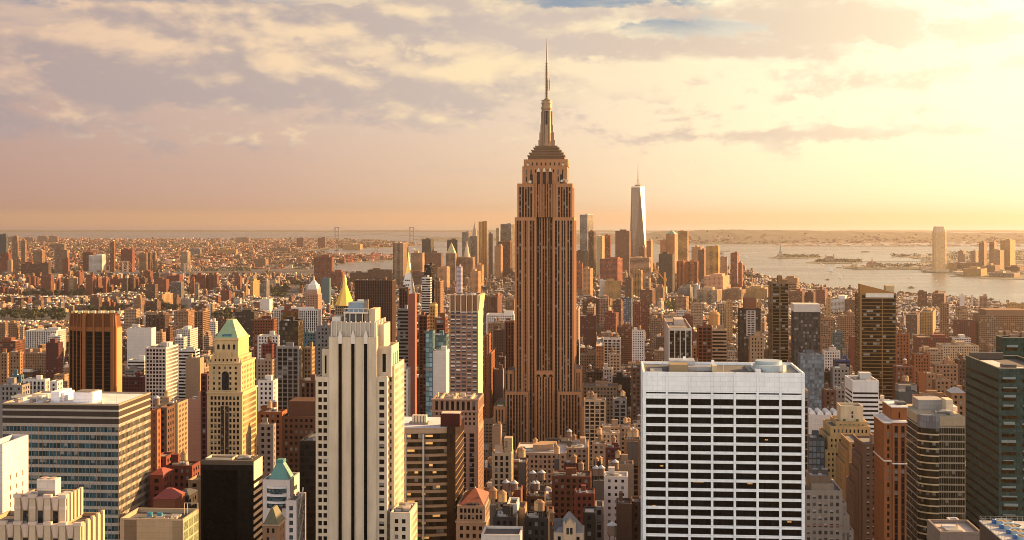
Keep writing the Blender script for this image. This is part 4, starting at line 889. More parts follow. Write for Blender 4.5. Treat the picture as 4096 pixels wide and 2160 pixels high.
boxpart(b, 'roof_slab', 2, 9, 8, L - 12, H - 1.3, H - .8, (.5, .47, .44), 'roofing'); boxpart(b, 'roof_slab', 6.5, 14, 3, 14, H - 1.3, H - .9, (.55, .52, .5), 'roofing'); boxpart(b, 'roof_unit', 4.5, 10, 9, 14, H - 1.2, H + .7, (.06, .045, .04), 'painted_metal')
boxpart(b, 'screen_wall', 1, 16, L - 4, L - 2, H - 1.2, H + 1.8, (.07, .05, .04), 'painted_metal'); b.finish()
b = glass_tower(4010, 4300, 1352, 660, 3984, 'taller dark green glass tower rising behind the flat green roof', (.028, .050, .040), 5, 4.2)
clutter(b, 2, 20, 4, 30, b.H - 1, 10, 8, 2.5, ((.3, .18, .1), (.2, .12, .08))); b.finish()

# roof with cooling fans, bottom corner
b = Bld('cooling_plant', 'white rooftop plant deck with four round cooling fans and railings', 'rooftop plant', 4030, 4330, 2178, 300, xc=3918, gz=GZ)
W, L, H = b.W, b.L, b.H
b.part('base_wall', 'panel_wall', (.10, .07, .05)).box(0, W, 0, L, 0, H - .3)
for i in range(14): boxpart(b, 'louvre', -.1, W + .1, -.12, .1, H - 1.2 - i * .5, H - 1.02 - i * .5, (.2, .14, .1), 'painted_metal')
b.part('deck', 'panel_wall', (.46, .45, .44)).box(-.1, W + .1, -.1, L + .1, H - .3, H)
for i in range(4):
    y = L - 3 - i * 5.2; x = b.lx((4012, 4042, 4071, 4098)[i], y) + .3; mb = MB().cyl(x, y, H, H + .9, 2.1, 2.1, 24, top=False); b.each('fan_ring', 'painted_metal', (.36, .48, .55), mb)
    b.each('fan_disc', 'painted_metal', (.28, .17, .07), MB().cyl(x, y, H, H + .62, 2.0, 2.0, 24))
    for a in range(6): c_, s_ = math.cos(a * 1.047), math.sin(a * 1.047); b.each('fan_blade', 'painted_metal', (.42, .28, .14), MB().prism([(x + .3 * c_ - .25 * s_, y + .3 * s_ + .25 * c_), (x + .3 * c_ + .25 * s_, y + .3 * s_ - .25 * c_), (x + 1.8 * c_ + .3 * s_, y + 1.8 * s_ - .3 * c_), (x + 1.8 * c_ - .3 * s_, y + 1.8 * s_ + .3 * c_)], H + .66, H + .74, True))
    boxpart(b, 'fan_motor', x - 2.9, x - 2.2, y - .5, y + .4, H, H + 1.0, (.03, .12, .32), 'painted_metal'); boxpart(b, 'junction_box', x - .9, x - .2, y - 2.7, y - 2.2, H, H + .8, (.6, .62, .62), 'painted_metal')
for i in range(13): boxpart(b, 'railing_post', .05 + i * W / 13, .12 + i * W / 13, L - .1, L - .03, H, H + 1.1, (.3, .3, .28), 'painted_metal')
for i in range(10): boxpart(b, 'railing_post', .02, .09, i * L / 10, i * L / 10 + .07, H, H + 1.1, (.3, .3, .28), 'painted_metal')
for h in (.55, 1.08): boxpart(b, 'railing', 0, W, L - .1, L - .05, H + h, H + h + .05, (.3, .3, .28), 'painted_metal'); boxpart(b, 'railing', .03, .08, 0, L, H + h, H + h + .05, (.3, .3, .28), 'painted_metal')
b.finish()
b = Bld('low_roof', 'flat pinkish roof block below the curved glass office', 'building', 3760, 3930, 2128, 380, xc=3743, L=16); plain(b, 0, b.W, 0, b.L, 0, b.H, (.2, .15, .12), roofc=(.52, .40, .32), material='panel_wall'); clutter(b, 2, 9, 2, 12, b.H - 1, 3, 77, .6); b.finish()
b = Bld('small_white_block', 'small white box building squeezed beside the green glass tower', 'building', 3814, 3856, 2094, 470, xc=3796, L=10); plain(b, 0, b.W, 0, b.L, 0, b.H, (.5, .47, .45), material='panel_wall', roofc=(.6, .6, .58)); b.finish()

# cream stepped hotel
b = Bld('stepped_hotel', 'golden cream stepped hotel with a square blank top block', 'hotel', 3299, 3493, 1795, 800, L=40, yb=1985)
HC = (.42, .285, .125); k = dict(bay=2.5, fl=3.35, pw=.58, sp=.5, corner=1.3, top=1.8, wallm='rough_brick')
tier(b, 3299, 3493, 1800, None, 0, 40, HC, wparts=1, **k)
for xa, xb, yt, yb, y0 in ((3310, 3493, 1745, 1800, 2.5), (3322, 3482, 1706, 1745, 4.5), (3345, 3470, 1686, 1706, 7)): tier(b, xa, xb, yt, yb, y0, 38 - y0, HC, **k)
plain(b, b.lx(3363, 9), b.lx(3453, 9), 9, 24, b.lz(1688, y=9) - 1, b.lz(1624, y=9), (.58, .46, .28), 'top_block', 'rough_brick', par=1.2)
for py in (1650, 1666): boxpart(b, 'window', b.lx(3406, 8.9), b.lx(3413, 8.9), 8.88, 9.3, b.lz(py + 5, y=9), b.lz(py - 5, y=9), (.02, .02, .02), 'window_glass_dark')
for px in (3378, 3430): mb = MB().cyl(b.lx(px, 7.6), 8.0, b.lz(1686, y=8), b.lz(1676, y=8), .9, .7, 8); b.each('roof_shrub', 'foliage', (.06, .09, .03), mb)
b.finish()
# brown stepped tower
b = Bld('stepped_tower', 'brown brick stepped tower with a brick water-tank house on top', 'tower', 3452, 3540, 1796, 720, L=34, yb=2160)
BT = (.17, .10, .066); k = dict(bay=2.75, fl=3.3, pw=.52, sp=.5, corner=1.2, top=1.8)
tier(b, 3452, 3540, 1775, None, 3, 30, BT, glass='window_glass_blinds', gcol=(.025, .022, .02), wparts=1, **k)
for i, (xa, yt) in enumerate(((3438, 1822), (3425, 1880), (3412, 1935))): tier(b, xa, 3453, yt, None, 6 + i * 3, 30 + i * 2, BT, sides='FL', **k)
plain(b, b.lx(3489, 8), b.lx(3538, 8), 8, 16, b.lz(1778, y=8) - 1, b.lz(1740, y=8), (.30, .2, .14), 'tank_house', 'rough_brick', (.5, .45, .42)); b.finish()
b = Bld('stepped_tower', 'yellow-brown stepped brick tower with framed arcade under its roof', 'tower', 3388, 3450, 1770, 765, L=30, yb=2050)
tier(b, 3398, 3452, 1768, None, 0, 30, (.36, .21, .09), bay=2.4, fl=3.3, pw=.45, sp=.4, corner=1, top=1.2); tier(b, 3384, 3399, 1800, None, 3, 30, (.36, .21, .09), bay=2.4, fl=3.3, pw=.5, sp=.4, corner=1, top=1.2); tier(b, 3372, 3385, 1852, None, 5, 30, (.36, .21, .09), bay=2.4, fl=3.3, pw=.5, sp=.4, corner=1, top=1.2); b.finish()
# grey stone block with stepped side
b = Bld('stone_block', 'grey stone office block stepping down on one side, twin tanks on top', 'office block', 3214, 3370, 1962, 650, L=30)
SG_ = (.42, .36, .31); k = dict(bay=2.9, fl=3.5, pw=.45, sp=.46, corner=1.0, top=2.4, glass='window_glass_blinds', gcol=(.10, .09, .085), wparts=1)
tier(b, 3214, 3370, 1962, None, 0, 30, SG_, **k)
for xb, yt in ((3386, 2012), (3398, 2062), (3414, 2120)): tier(b, 3368, xb, yt, None, 1, 28, SG_, bay=2.4, fl=3.5, pw=.6, sp=.46, corner=.6, top=1.5)
boxpart(b, 'string_course', -.2, b.W + .2, -.25, .3, b.lz(2100) - .5, b.lz(2100), (.5, .3, .24), 'masonry')
plain(b, b.lx(3238, 5), b.lx(3322, 5), 5, 18, b.H - 1, b.lz(1903, y=5), (.26, .19, .13), 'tank_house', 'rough_brick', (.55, .55, .56)); boxpart(b, 'roof_step', b.lx(3246, 2), b.lx(3336, 2), 2, 5, b.H - 1, b.lz(1938, y=2), (.4, .33, .26), 'masonry')
for px in (3262, 3301): mb = MB().box(b.lx(px - 11, 8), b.lx(px + 11, 8), 8, 11.5, b.lz(1903, y=5), b.lz(1878, y=8)); b.each('cooling_unit', 'painted_metal', (.08, .09, .11), mb)
b.finish()

# ------------------------------------------------------------------ the rest of the buildings that can be told apart, from a table
rb = random.Random(11)
C = dict(tan=(.25,.155,.085), cream=(.44,.34,.21), white=(.56,.50,.43), grey=(.20,.175,.155), brick=(.16,.058,.032), red=(.15,.042,.026), brown=(.10,.055,.034), dark=(.03,.023,.02), orange=(.25,.095,.035), gold=(.40,.25,.09), pink=(.32,.19,.13), slate=(.055,.065,.075), rust=(.145,.055,.027), buff=(.32,.22,.12), teal=(.07,.115,.12), sand=(.33,.24,.15), blue=(.035,.06,.16), maroon=(.085,.025,.02))
for k_ in C:
    if k_ not in ('white', 'grey', 'slate', 'teal', 'blue', 'dark'): C[k_] = (C[k_][0] * .97, C[k_][1] * .86, C[k_][2] * .83)
def storeyed(mb, x0, x1, y0, y1, z0, z1, col, roofc, bay=3.4, fl=3.5, blank=False, par=.9):
    """a plain block for the storeyed_wall material: windows by bay and storey, parapet, roof"""
    nx, ny, m = max(1, round((x1 - x0) / bay)), max(1, round((y1 - y0) / bay)), max(1, round((z1 - z0) / fl))
    mb.col = col; z = 0 if blank else 1
    mb._q((x0, y0, z0), (x1, y0, z0), (x1, y0, z1), (x0, y0, z1), (0, 0, nx * z, m * z)); mb._q((x1, y0, z0), (x1, y1, z0), (x1, y1, z1), (x1, y0, z1), (nx * z, 0, (nx + ny) * z, m * z))
    mb._q((x0, y1, z0), (x0, y0, z0), (x0, y0, z1), (x0, y1, z1), (-ny * z, 0, 0, m * z)); mb._q((x1, y1, z0), (x0, y1, z0), (x0, y1, z1), (x1, y1, z1), (0, 0, 0, 0))
    t = .5
    if par:
        for q in ((x0, x1, y0, y0 + t), (x0, x1, y1 - t, y1), (x0, x0 + t, y0 + t, y1 - t), (x1 - t, x1, y0 + t, y1 - t)):
            k = len(mb.uv); mb.box(*q, z1, z1 + par, 'B'); mb.uv[k:] = [(0, 0)] * (len(mb.uv) - k)
    mb.col = roofc; mb._q((x0, y0, z1), (x1, y0, z1), (x1, y1, z1), (x0, y1, z1), (0, 0, 0, 0))
def flatbox(mb, x0, x1, y0, y1, z0, z1, col):
    mb.col = col; k = len(mb.uv); mb.box(x0, x1, y0, y1, z0, z1, 'B'); mb.uv[k:] = [(0, 0)] * (len(mb.uv) - k)
def tint(c, q, a=.75, b=1.2):
    k = q.uniform(a, b); return tuple(v * k for v in c)
ROOFS = ((.07, .06, .055), (.11, .09, .075), (.30, .26, .21), (.06, .055, .05), (.55, .49, .42), (.20, .14, .10))
TANKS = []     # (world x, y, z, size) places for water tanks
def row(xa, xb, xc, yt, yb, Y, c, st, name, label, grp=None, tank=0, pent=1, **kw):
    """one plain building from its outline in the photograph: front xa..xb, far side edge xc, roof row yt, lowest visible row yb, distance Y"""
    if Y is None: Y = min(gy(yb + 6), 16000)
    b = Bld(name, label, kw.pop('cat', 'building'), xa, xb, yt, Y, xc=xc if xc else None, L=None if xc else max(14, min(40, (xb - xa) / F * Y * .8)), yb=yb, group=grp, gz=kw.pop('gz', GZ), rot=kw.pop('rot', 0.0))
    col = C[c] if isinstance(c, str) else c
    W, L, H = b.W, b.L, b.H; rc = rb.choice(ROOFS); q = rb
    if st == 's' or st == 'sb':
        mb = b.part('wall', 'storeyed_wall'); storeyed(mb, 0, W, 0, L, 0, H, col, rc, kw.get('bay', 3.6), kw.get('fl', 3.4), st == 'sb')
        if pent and W > 8:
            pw_ = W * q.uniform(.25, .5); px0 = q.uniform(.1, .9) * (W - pw_); P_ = b.part('penthouse', 'storeyed_wall'); flatbox(P_, px0, px0 + pw_, L * .3, L * .75, H + .02, H + q.uniform(3, 6) * (1 if Y < 3500 else 1.5), tint(col, q))
    else:
        k = dict(p=dict(bay=3.3, pw=.5, sp=.46, corner=1.1), r=dict(bay=W + 9, pw=.01, sp=.45, corner=.3, d=.3), g=dict(bay=2.2, pw=.1, sp=.22, corner=.3, d=.16, sd=.05), v=dict(bay=3.2, pw=.4, sp=.3, corner=.8, sd=.3, spc=tuple(v * .5 for v in col), spname='spandrel_panel'),
                 o=dict(bay=5.2, pw=.24, sp=.28, corner=.8), b=None)[st]
        if k is None: plain(b, 0, W, 0, L, 0, H, col, 'wall', 'panel_wall', rc)
        else:
            k.update(fl=3.7, top=1.8, roofc=rc); k.update(kw); facade(b, 0, W, 0, L, 0, H, col, **k)
        if pent and W > 7:
            for _ in range(pent):
                pw_ = W * q.uniform(.2, .45); px0 = q.uniform(.08, .92) * (W - pw_); py0 = q.uniform(.25, .5) * L
                boxpart(b, 'penthouse', px0, px0 + pw_, py0, py0 + L * .28, H - 1, H + q.uniform(2.5, 5), tint(col, q), 'masonry')
            clutter(b, 1, W - 4, 2, L - 4, H - .95, 4 if Y > 1100 else 7, int(xa * 7 + yt), 1.3)
    for i in range(tank):
        x, y = W * q.uniform(.2, .8), L * q.uniform(.2, .7); TANKS.append((b.ax + x * b.cg + y * b.sg, b.ay - x * b.sg + y * b.cg, GZ + H, 1.0, label))
    if 'crown' in kw: pass
    b.finish(); return b
# front left, front right, far side edge, roof row, lowest visible row, distance, colour, style, name, label[, extras]
OB_, AB, LB, AT, SK, HB = 'office_building', 'apartment_building', 'loft_building', 'apartment_tower', 'skyscraper', 'housing_block'
TABLE = [
(581,664,713,1390,1603,1350,'white','o',OB_,'white concrete grid office block between the rusty chamfered tower and golden stone tower',dict(bay=3.3,pw=.26,sp=.34,pent=2)),
(508,606,624,1312,1396,1750,'white','b','wrapped_building','building wrapped in white sheeting behind the white grid office'),
(713,782,0,1400,1490,1500,'white','r',OB_,'white horizontally banded low office beside the white grid office'),
(742,800,0,1432,1492,1440,'sand','b',OB_,'sand coloured blank rounded block left of the green pyramid roof'),
(510,578,0,1440,1482,1500,'white','r',OB_,'low white banded block at the foot of the sheeted building'),
(487,576,0,1507,1572,1420,'maroon','p',LB,'dark red brick loft left of the white grid office foot'),
(500,560,0,1480,1510,1480,'grey','s',LB,'grey low loft above the dark red brick loft'),
(624,711,752,1612,1842,960,'sand','p','hotel','grey-beige hotel with ornate cornice beside the golden stone tower',dict(tank=1)),
(752,803,0,1595,1832,1010,'pink','b',AB,'pinkish blank party wall left of the golden stone tower'),
(803,828,0,1495,1802,930,'maroon','o',OB_,'narrow maroon slab touching the golden stone tower'),
(604,628,634,1640,1858,720,'orange','p',AB,'slim orange brick apartment house behind the banded office block',dict(tank=1)),
(634,667,0,1630,1822,770,'brown','p',AB,'slim brown brick apartment house beside the orange one'),
(618,664,0,1826,1885,735,'red','p',LB,'red brick block with a stair tower below the brown apartment house'),
(664,768,0,1862,1935,705,'red','p',LB,'wide red brick loft above the black glass block',dict(tank=1)),
(600,652,0,1900,2010,640,'red','p','house','red brick town house with red roof beside the banded office block',dict(hip=(.24,.045,.03))),
(612,700,0,1996,2050,600,'rust','b','house','low red roofed house behind the roof tank block',dict(hip=(.24,.045,.035))),
(700,752,0,1985,2050,615,'dark','p','house','dark roofed house between the red roofs and the black glass block',dict(hip=(.05,.05,.055))),
(752,803,0,1920,2035,690,'sand','p',OB_,'pale office block with strip windows behind the black glass block'),
(1128,1262,0,1665,1842,860,'brown','p',OB_,'massive dark brown brick block left of the cream tower',dict(add=[('upper_block',1154,1262,1605,1668,5,26,'brown')])),
(1199,1262,0,1522,1608,890,'brown','v','tower','brown brick top with a crenellated crown left of the cream tower'),
(1032,1128,0,1648,1842,905,'orange','p',LB,'orange brick loft right of the golden stone tower',dict(tank=2)),
(1032,1094,1103,1697,1862,830,'grey','p','hotel','grey ornate hotel in front of the orange brick loft'),
(1105,1196,1204,1386,1592,1100,'grey','v',OB_,'grey tower with white vertical fins and a roof terrace',dict(pw=.2,bay=4.6)),
(1122,1174,1194,1242,1388,1190,'rust','g','tower','bronze glass tower with a sloping top, the rear one of two',dict(gcol=(.10,.055,.018))),
(1118,1192,1214,1283,1388,1140,'dark','g','tower','dark bronze glass tower rising behind the white finned tower',dict(gcol=(.06,.04,.02))),
(1212,1247,0,1390,1518,1160,'buff','p',AB,'slim sunlit buff building left of the cream tower crown'),
(1265,1316,0,1306,1500,1250,'grey','p',OB_,'grey stone tower partly hidden by the cream tower'),
(1094,1273,1284,1238,1302,2000,'white','v',OB_,'long white classical block below the clock tower',dict(pent=3)),
(1015,1095,1108,1278,1362,1700,'rust','p',LB,'large reddish loft right of the green pyramid roof',dict(tank=2)),
(1030,1115,0,1342,1378,1500,'white','p',LB,'small white loft with square windows below the large reddish loft'),
(1045,1090,1106,1376,1434,1350,'red','p',LB,'small red brick loft below the small white loft',dict(tank=1)),
(1025,1090,0,1438,1488,1280,'sand','p',LB,'pale loft with arched windows right of the golden stone tower'),
(1032,1094,0,1522,1600,1050,'white','p',LB,'white-painted loft with terraces right of the golden stone tower'),
(1213,1265,0,1330,1390,1450,'teal','p',LB,'loft with a green copper roof left of the cream tower crown'),
(1418,1570,1583,1120,1400,1950,(.085,.045,.03),'v','skyscraper','wide dark brown slab tower behind the gold pyramid',dict(bay=2.6,fl=4,glass='window_glass_dark')),
(1596,1632,1637,1150,1262,1420,'brown','v',AT,'dark brown ribbed top part beside the red wall tower'),
(1589,1634,0,1236,1482,1370,'grey','r',AT,'grey banded apartment slab beside the red wall tower'),
(1634,1660,1667,1176,1608,1350,(.27,.085,.05),'b',AT,'blank red brick wall tower left of the teal glass tower'),
(1593,1632,0,1477,1655,1150,'white','p',AT,'narrow white apartment tower in front of the red wall tower'),
(1675,1709,1719,1262,1545,1450,'rust','o',AT,'rusty gridded apartment tower left of the teal glass tower'),
(1702,1731,0,1325,1660,1000,'teal','g','glass_building','tall teal glass sliver left of the white panel wall',dict(gcol=(.16,.26,.27))),
(1731,1786,1797,1340,1404,1018,'teal','g','glass_building','teal glass top with planted terrace above the white panel wall',dict(gcol=(.15,.22,.22))),
(1731,1784,1797,1404,1604,1000,'white','b','glass_building','blank white panel wall building left of the flared top tower'),
(1738,1782,0,1272,1326,1080,'rust','o','tower','open frame rooftop tower behind the teal glass top'),
(1697,1726,1738,1059,1195,2050,'dark','g','skyscraper','slim black glass tower right of the white campanile',dict(gcol=(.02,.014,.01))),
(1687,1722,0,1110,1262,2000,'white','r','skyscraper','glass apartment tower with white floor lines before the slim black tower'),
(1740,1762,1774,1125,1242,2060,'tan','p',AT,'tan apartment tower right of the slim black tower'),
(1716,1742,1751,1222,1262,1500,'gold','p','tower','brick tower with a bright gold hat left of the flared top tower',dict(hip=(.75,.5,.12))),
(1936,1948,1964,1345,1640,1480,'orange','p',LB,'sunlit orange loft at the head of the street canyon'),
(1946,1958,1979,1420,1680,1330,'orange','p',LB,'sunlit orange loft in front in the street canyon'),
(2018,2057,0,1285,1482,1500,'rust','v',LB,'tall reddish loft against the limestone skyscraper'),
(1972,2018,0,1318,1422,1700,'brown','p',LB,'brown loft behind the street canyon'),
(1945,2057,0,1258,1302,1980,'white','p',LB,'long white loft left of the limestone skyscraper'),
(1950,2018,0,1292,1332,1860,'tan','p',LB,'tan loft below the long white loft',dict(tank=2)),
(2022,2057,0,1200,1262,2320,'tan','s',AB,'tan gridded apartment house left of the limestone skyscraper'),
(1936,1962,0,1186,1242,2500,'tan','s',AB,'tan apartment house above the street canyon'),
(1962,1990,2008,1190,1262,2450,'rust','s',AB,'reddish apartment house with sunlit side above the long white loft'),
(1975,2012,0,1478,1602,1370,'grey','b',OB_,'grey blank block in the street canyon'),
(1990,2019,0,1428,1480,1430,'brown','p',LB,'brown loft with a white roof edge by the limestone skyscraper'),
(1969,2003,2008,1704,1790,1120,'sand','b','tower','sand coloured blank stair tower before the limestone skyscraper foot'),
(1967,2046,0,1812,1968,800,'cream','p',LB,'cream loft with tall piers right of the brown stone block',dict(bay=3.6,sp=.3,tank=1,add=[('stair_house',2016,2048,1752,1815,6,14,'cream')])),
(2060,2265,0,1812,1902,1000,'sand','p',LB,'wide sand-coloured store block with a pale flat roof',dict(L=46,rc=(.55,.5,.45),pent=2,tank=1)),
(2265,2352,0,1790,1872,1010,'sand','p',LB,'store block with low gabled shed beside the wide pale roof',dict(L=40,tank=1)),
(2043,2105,0,1847,1968,820,'brown','o',LB,'dark brown loft with wide windows behind the cream loft',dict(tank=1)),
(2256,2318,0,1853,1900,880,'maroon','b',LB,'blank dark box on the roofs in front of the wide store block'),
(2207,2363,0,1905,1998,800,'rust','p',LB,'wide reddish brick loft in the middle of the low roofs',dict(tank=1)),
(2297,2378,0,1973,2160,700,'red','p',LB,'red brick loft with a stepped top and lit stairwell',dict(tank=0)),
(2108,2178,0,1985,2068,740,'brown','p',LB,'brown brick loft with a green cornice among the low roofs',dict(tank=2)),
(2057,2083,0,1960,2020,715,'rust','b',LB,'narrow rust brick stair tower among the low roofs'),
(2416,2512,0,1905,2150,720,'white','p',LB,'white-painted loft left of the broad white slab',dict(sp=.55,pw=.6,tank=0)),
(2497,2562,0,1757,1905,900,'tan','v',LB,'tan tower with dark vertical windows and twin tanks on top',dict(bay=6,pw=.45,tank=2)),
(2433,2534,0,1856,1908,850,'sand','b',LB,'blank sand-coloured block behind the white-painted loft',dict(tank=1)),
(2366,2434,0,1880,1960,830,'dark','p',LB,'dark roofed loft between the reddish loft and the sand block',dict(tank=2)),
(2405,2478,0,1732,1792,1050,'cream','p',LB,'small cream top-lit block behind the red loft roofs',dict(tank=0)),
(2368,2422,0,1775,1860,1000,'sand','p',LB,'sand loft with square windows below the yellow loft',dict(tank=1)),
(2421,2480,0,1790,1850,1000,'maroon','p',LB,'maroon brick loft beside the sand loft with square windows',dict(tank=1)),
(2465,2527,0,2015,2160,650,'brown','b',LB,'blank brown brick block at the foot of the broad white slab'),
(2525,2564,0,2008,2160,660,'brown','p',LB,'dark brown loft touching the broad white slab'),
(2380,2414,0,2026,2160,660,'grey','o',LB,'narrow grey loft between the red loft and the white-painted loft'),
(2333,2381,0,2050,2160,640,'dark','p',LB,'dark loft with fire escapes beside the grey gabled house'),
(2028,2068,0,2015,2085,600,'white','b',LB,'small white penthouse block above the bottom roofs'),
(2066,2100,0,2032,2110,610,'buff','b',LB,'small buff stair block above the bottom roofs'),
(1972,2066,0,2068,2140,590,'dark','p',LB,'black roofed block right of the red tile pyramid',dict(pent=3)),
(2098,2192,0,2072,2160,600,'dark','p',LB,'dark block with a green roof tank among the bottom roofs',dict(pent=2,tank=2)),
(1925,2082,0,2138,2160,500,'white','b',LB,'low white flat roof at the bottom edge',dict(pent=0)),
(2185,2210,0,2050,2160,650,'rust','p',LB,'narrow brick house left of the grey gabled house'),
(2314,2396,0,1418,1490,1760,'tan','p',LB,'tan loft with an arcade and dark cornice right of the limestone skyscraper',dict(tank=1)),
(2345,2412,0,1486,1544,1500,'brown','p',LB,'brown loft attached to a narrow white house',dict(tank=1)),
(2412,2450,0,1474,1540,1490,'white','p','house','narrow white house attached to a brown loft'),
(2330,2470,0,1545,1594,1350,'sand','p',LB,'long low sand loft with a dark roof beside the limestone skyscraper',dict(tank=3)),
(2335,2423,0,1600,1688,1200,'cream','o',LB,'yellow loft with wide windows beside the green terrace',dict(tank=2)),
(2452,2507,0,1595,1650,1210,'grey','o',LB,'grey loft with wide bays right of the yellow loft',dict(tank=1)),
(2407,2477,0,1706,1740,1085,'sand','v',LB,'sand loft with tall windows above the small cream block'),
(2477,2542,0,1708,1748,1090,'sand','p',LB,'sand loft with round arched windows above the twin tank tower',dict(tank=1)),
(2450,2522,0,1512,1584,1400,'dark','s',LB,'shaded dark loft left of the broad white slab',dict(tank=1)),
(2525,2566,0,1470,1562,1300,'brown','p',LB,'brown loft against the broad white slab edge',dict(tank=1)),
(2302,2314,2320,1238,1334,1600,'cream','p',AB,'slim cream sunlit building touching the limestone skyscraper'),
(2304,2314,2317,1368,1474,1450,'dark','g',OB_,'slim dark glass building touching the limestone skyscraper'),
(2412,2483,0,1354,1442,1750,'white','o',LB,'white loft with large windows in the middle distance',dict(tank=2)),
(2383,2416,2423,1383,1444,1690,'tan','p',LB,'tan loft with arched top windows beside the white loft'),
(2437,2482,0,1416,1512,1550,'cream','p',LB,'cream loft with banded windows before the white loft',dict(tank=1)),
(2528,2578,0,1322,1354,2100,'white','p',LB,'small white loft beside the white finned tower',dict(tank=2)),
(2468,2530,0,1308,1364,2150,'rust','s',LB,'reddish loft left of the small white loft',dict(tank=2)),
(2320,2384,0,1265,1310,2500,'maroon','s',AB,'dark red flat block right of the limestone skyscraper'),
(2420,2474,0,1252,1316,2450,'red','s',AB,'red brick apartment block with balconies in the middle distance'),
(2494,2532,0,1192,1296,2600,'slate','o',OB_,'slate tower with patchwork white panels',dict(bay=4,gcol=(.2,.2,.22))),
(2531,2561,2564,1210,1286,2700,'brick','s',AB,'brick apartment block right of the slate patchwork tower'),
(2562,2598,2607,1208,1264,2760,'red','s',AB,'red apartment tower with sunlit edge right of the patchwork tower'),
(2348,2378,2384,1232,1266,2650,'buff','s',AB,'buff sunlit apartment block right of the limestone skyscraper'),
(2330,2400,0,1200,1222,3000,'rust','s',LB,'long brick hall with a pale roof right of the limestone skyscraper'),
(2396,2434,2438,1196,1228,2950,'pink','s',LB,'pink house with arched windows beside the long brick hall'),
(2450,2492,0,1205,1236,2900,'rust','s',AB,'brick block with green awnings left of the patchwork tower'),
(2418,2484,2497,1124,1180,4200,'gold','s',OB_,'golden gridded office block in the far middle'),
(2398,2425,0,1122,1160,4300,'white','s',OB_,'small white top beside the golden gridded office'),
(2532,2572,0,1080,1150,4300,'gold','o',OB_,'gold lit framed tower before the downtown skyline',dict(bay=5)),
(2498,2533,0,1112,1165,4100,'brown','s',AB,'brown apartment block left of the gold lit framed tower'),
(2574,2604,0,1114,1166,4200,'cream','s',OB_,'cream office with stepped top right of the gold framed tower'),
(2762,2812,2828,1216,1305,2900,'sand','s','hotel','sand hotel with a gabled sunlit top behind the brown brick tower'),
(2786,2888,0,1161,1206,4100,'cream','s',LB,'long cream gridded printing loft near the river'),
(2715,2772,0,1150,1204,4200,'grey','s',LB,'grey gridded loft left of the long cream one'),
(2776,2800,0,1140,1170,4300,'white','s',LB,'white loft corner above the long cream loft'),
(2890,2985,0,1160,1206,4200,'tan','s',LB,'tan wide loft right of the long cream one'),
(2985,3074,0,1152,1200,4300,'gold','s',LB,'golden gridded loft left of the dark river tower'),
(2700,2756,0,1188,1222,3600,'tan','s',AB,'tan stepped apartment house with white turret'),
(2620,2660,0,1150,1200,4000,'tan','s',LB,'tan gridded loft below the orange crane'),
(2560,2622,0,1160,1215,3900,'rust','s',AB,'rust apartment house left of the orange crane foot'),
(3132,3200,0,1128,1170,4300,'tan','r',OB_,'banded stepped pyramid office by the river',dict(bay=400,fl=5,cat='office',add=[('upper_tier',3138,3190,1112,1130,4,30,'tan'),('upper_tier',3146,3176,1104,1113,8,26,'tan')])),
(3156,3222,0,1166,1212,4000,'rust','s',LB,'dull red warehouse by the river left of the white-topped tower'),
(3222,3262,0,1170,1212,4050,'maroon','s',LB,'dark red warehouse second along the river'),
(3262,3310,0,1160,1212,3950,'red','s',LB,'bright red warehouse third along the river'),
(3305,3322,3342,1196,1250,3300,'gold','s',AT,'sunlit golden deco apartment tower above the white-topped tower'),
(3323,3398,0,1197,1226,3700,'white','s',LB,'long white warehouse left of the gold-brown tower'),
(3378,3438,0,1200,1232,3550,'brown','s',LB,'brown warehouse left of the gold-brown tower'),
(3672,3708,3727,1167,1220,3900,'rust','s',AB,'dark stepped block with sunlit edge by the river'),
(3728,3788,0,1175,1220,3900,'rust','s',AB,'broad rust block with roof turrets by the river'),
(3679,3744,0,1250,1315,2900,'gold','s',LB,'golden loft with a small roof tower right of the gold-brown tower'),
(3624,3680,0,1260,1320,2800,'brown','s',AB,'brown dotted apartment block left of the golden loft'),
(3762,3795,3815,1216,1350,2500,'tan','s',AT,'tall tan apartment tower with ribbed side near the river'),
(3840,3858,3884,1178,1225,3900,'white','b',OB_,'brilliant white sunlit block by the river, left of two'),
(3886,3892,3920,1180,1228,3960,'white','b',OB_,'brilliant white sunlit block by the river, right of two'),
(3920,3950,3962,1186,1240,3850,'pink','s',AB,'pinkish stepped building beside the white sunlit blocks'),
(3915,4110,0,1262,1380,2300,'tan','s','terminal_building','huge tan brick terminal building at the right edge',dict(add=[('upper_block',3945,4110,1240,1264,10,60,'tan')])),
(4030,4110,0,1216,1244,3500,'gold','s','house','golden gabled shed above the tan terminal',dict(hip=(.3,.2,.1))),
(3838,3872,3908,1246,1305,2900,'buff','s',AB,'buff apartment block with lit side left of the tan terminal'),
(3828,3905,0,1288,1364,2300,'red','s',AB,'red brick block with white dots left of the tan terminal'),
(3583,3640,3656,1336,1545,1500,'orange','p',LB,'orange brick loft right of the gold-brown tower',dict(tank=1)),
(3583,3655,0,1466,1535,1250,'rust','p',LB,'rust loft below the orange brick loft',dict(tank=1)),
(3657,3720,0,1416,1505,1480,'orange','p',LB,'orange-brown loft with roof clutter right of the orange brick loft',dict(tank=2)),
(3675,3808,0,1352,1386,2100,'red','s',LB,'long low red block left of the white low block'),
(3808,3884,0,1354,1380,2150,'white','s',LB,'white low block right of the long red block'),
(3770,3915,0,1382,1415,1900,'cream','p',LB,'long cream loft above the green glass towers left',dict(tank=2)),
(3690,3772,0,1398,1422,1800,'sand','s',LB,'sand low loft left of the long cream loft'),
(3675,3702,3706,1492,1605,1150,'orange','b','tower','narrow orange stair tower left of the green glass tower'),
(3740,3832,0,1458,1515,1300,'tan','p',LB,'tan loft with a flat bulkhead left of the green glass tower',dict(tank=1)),
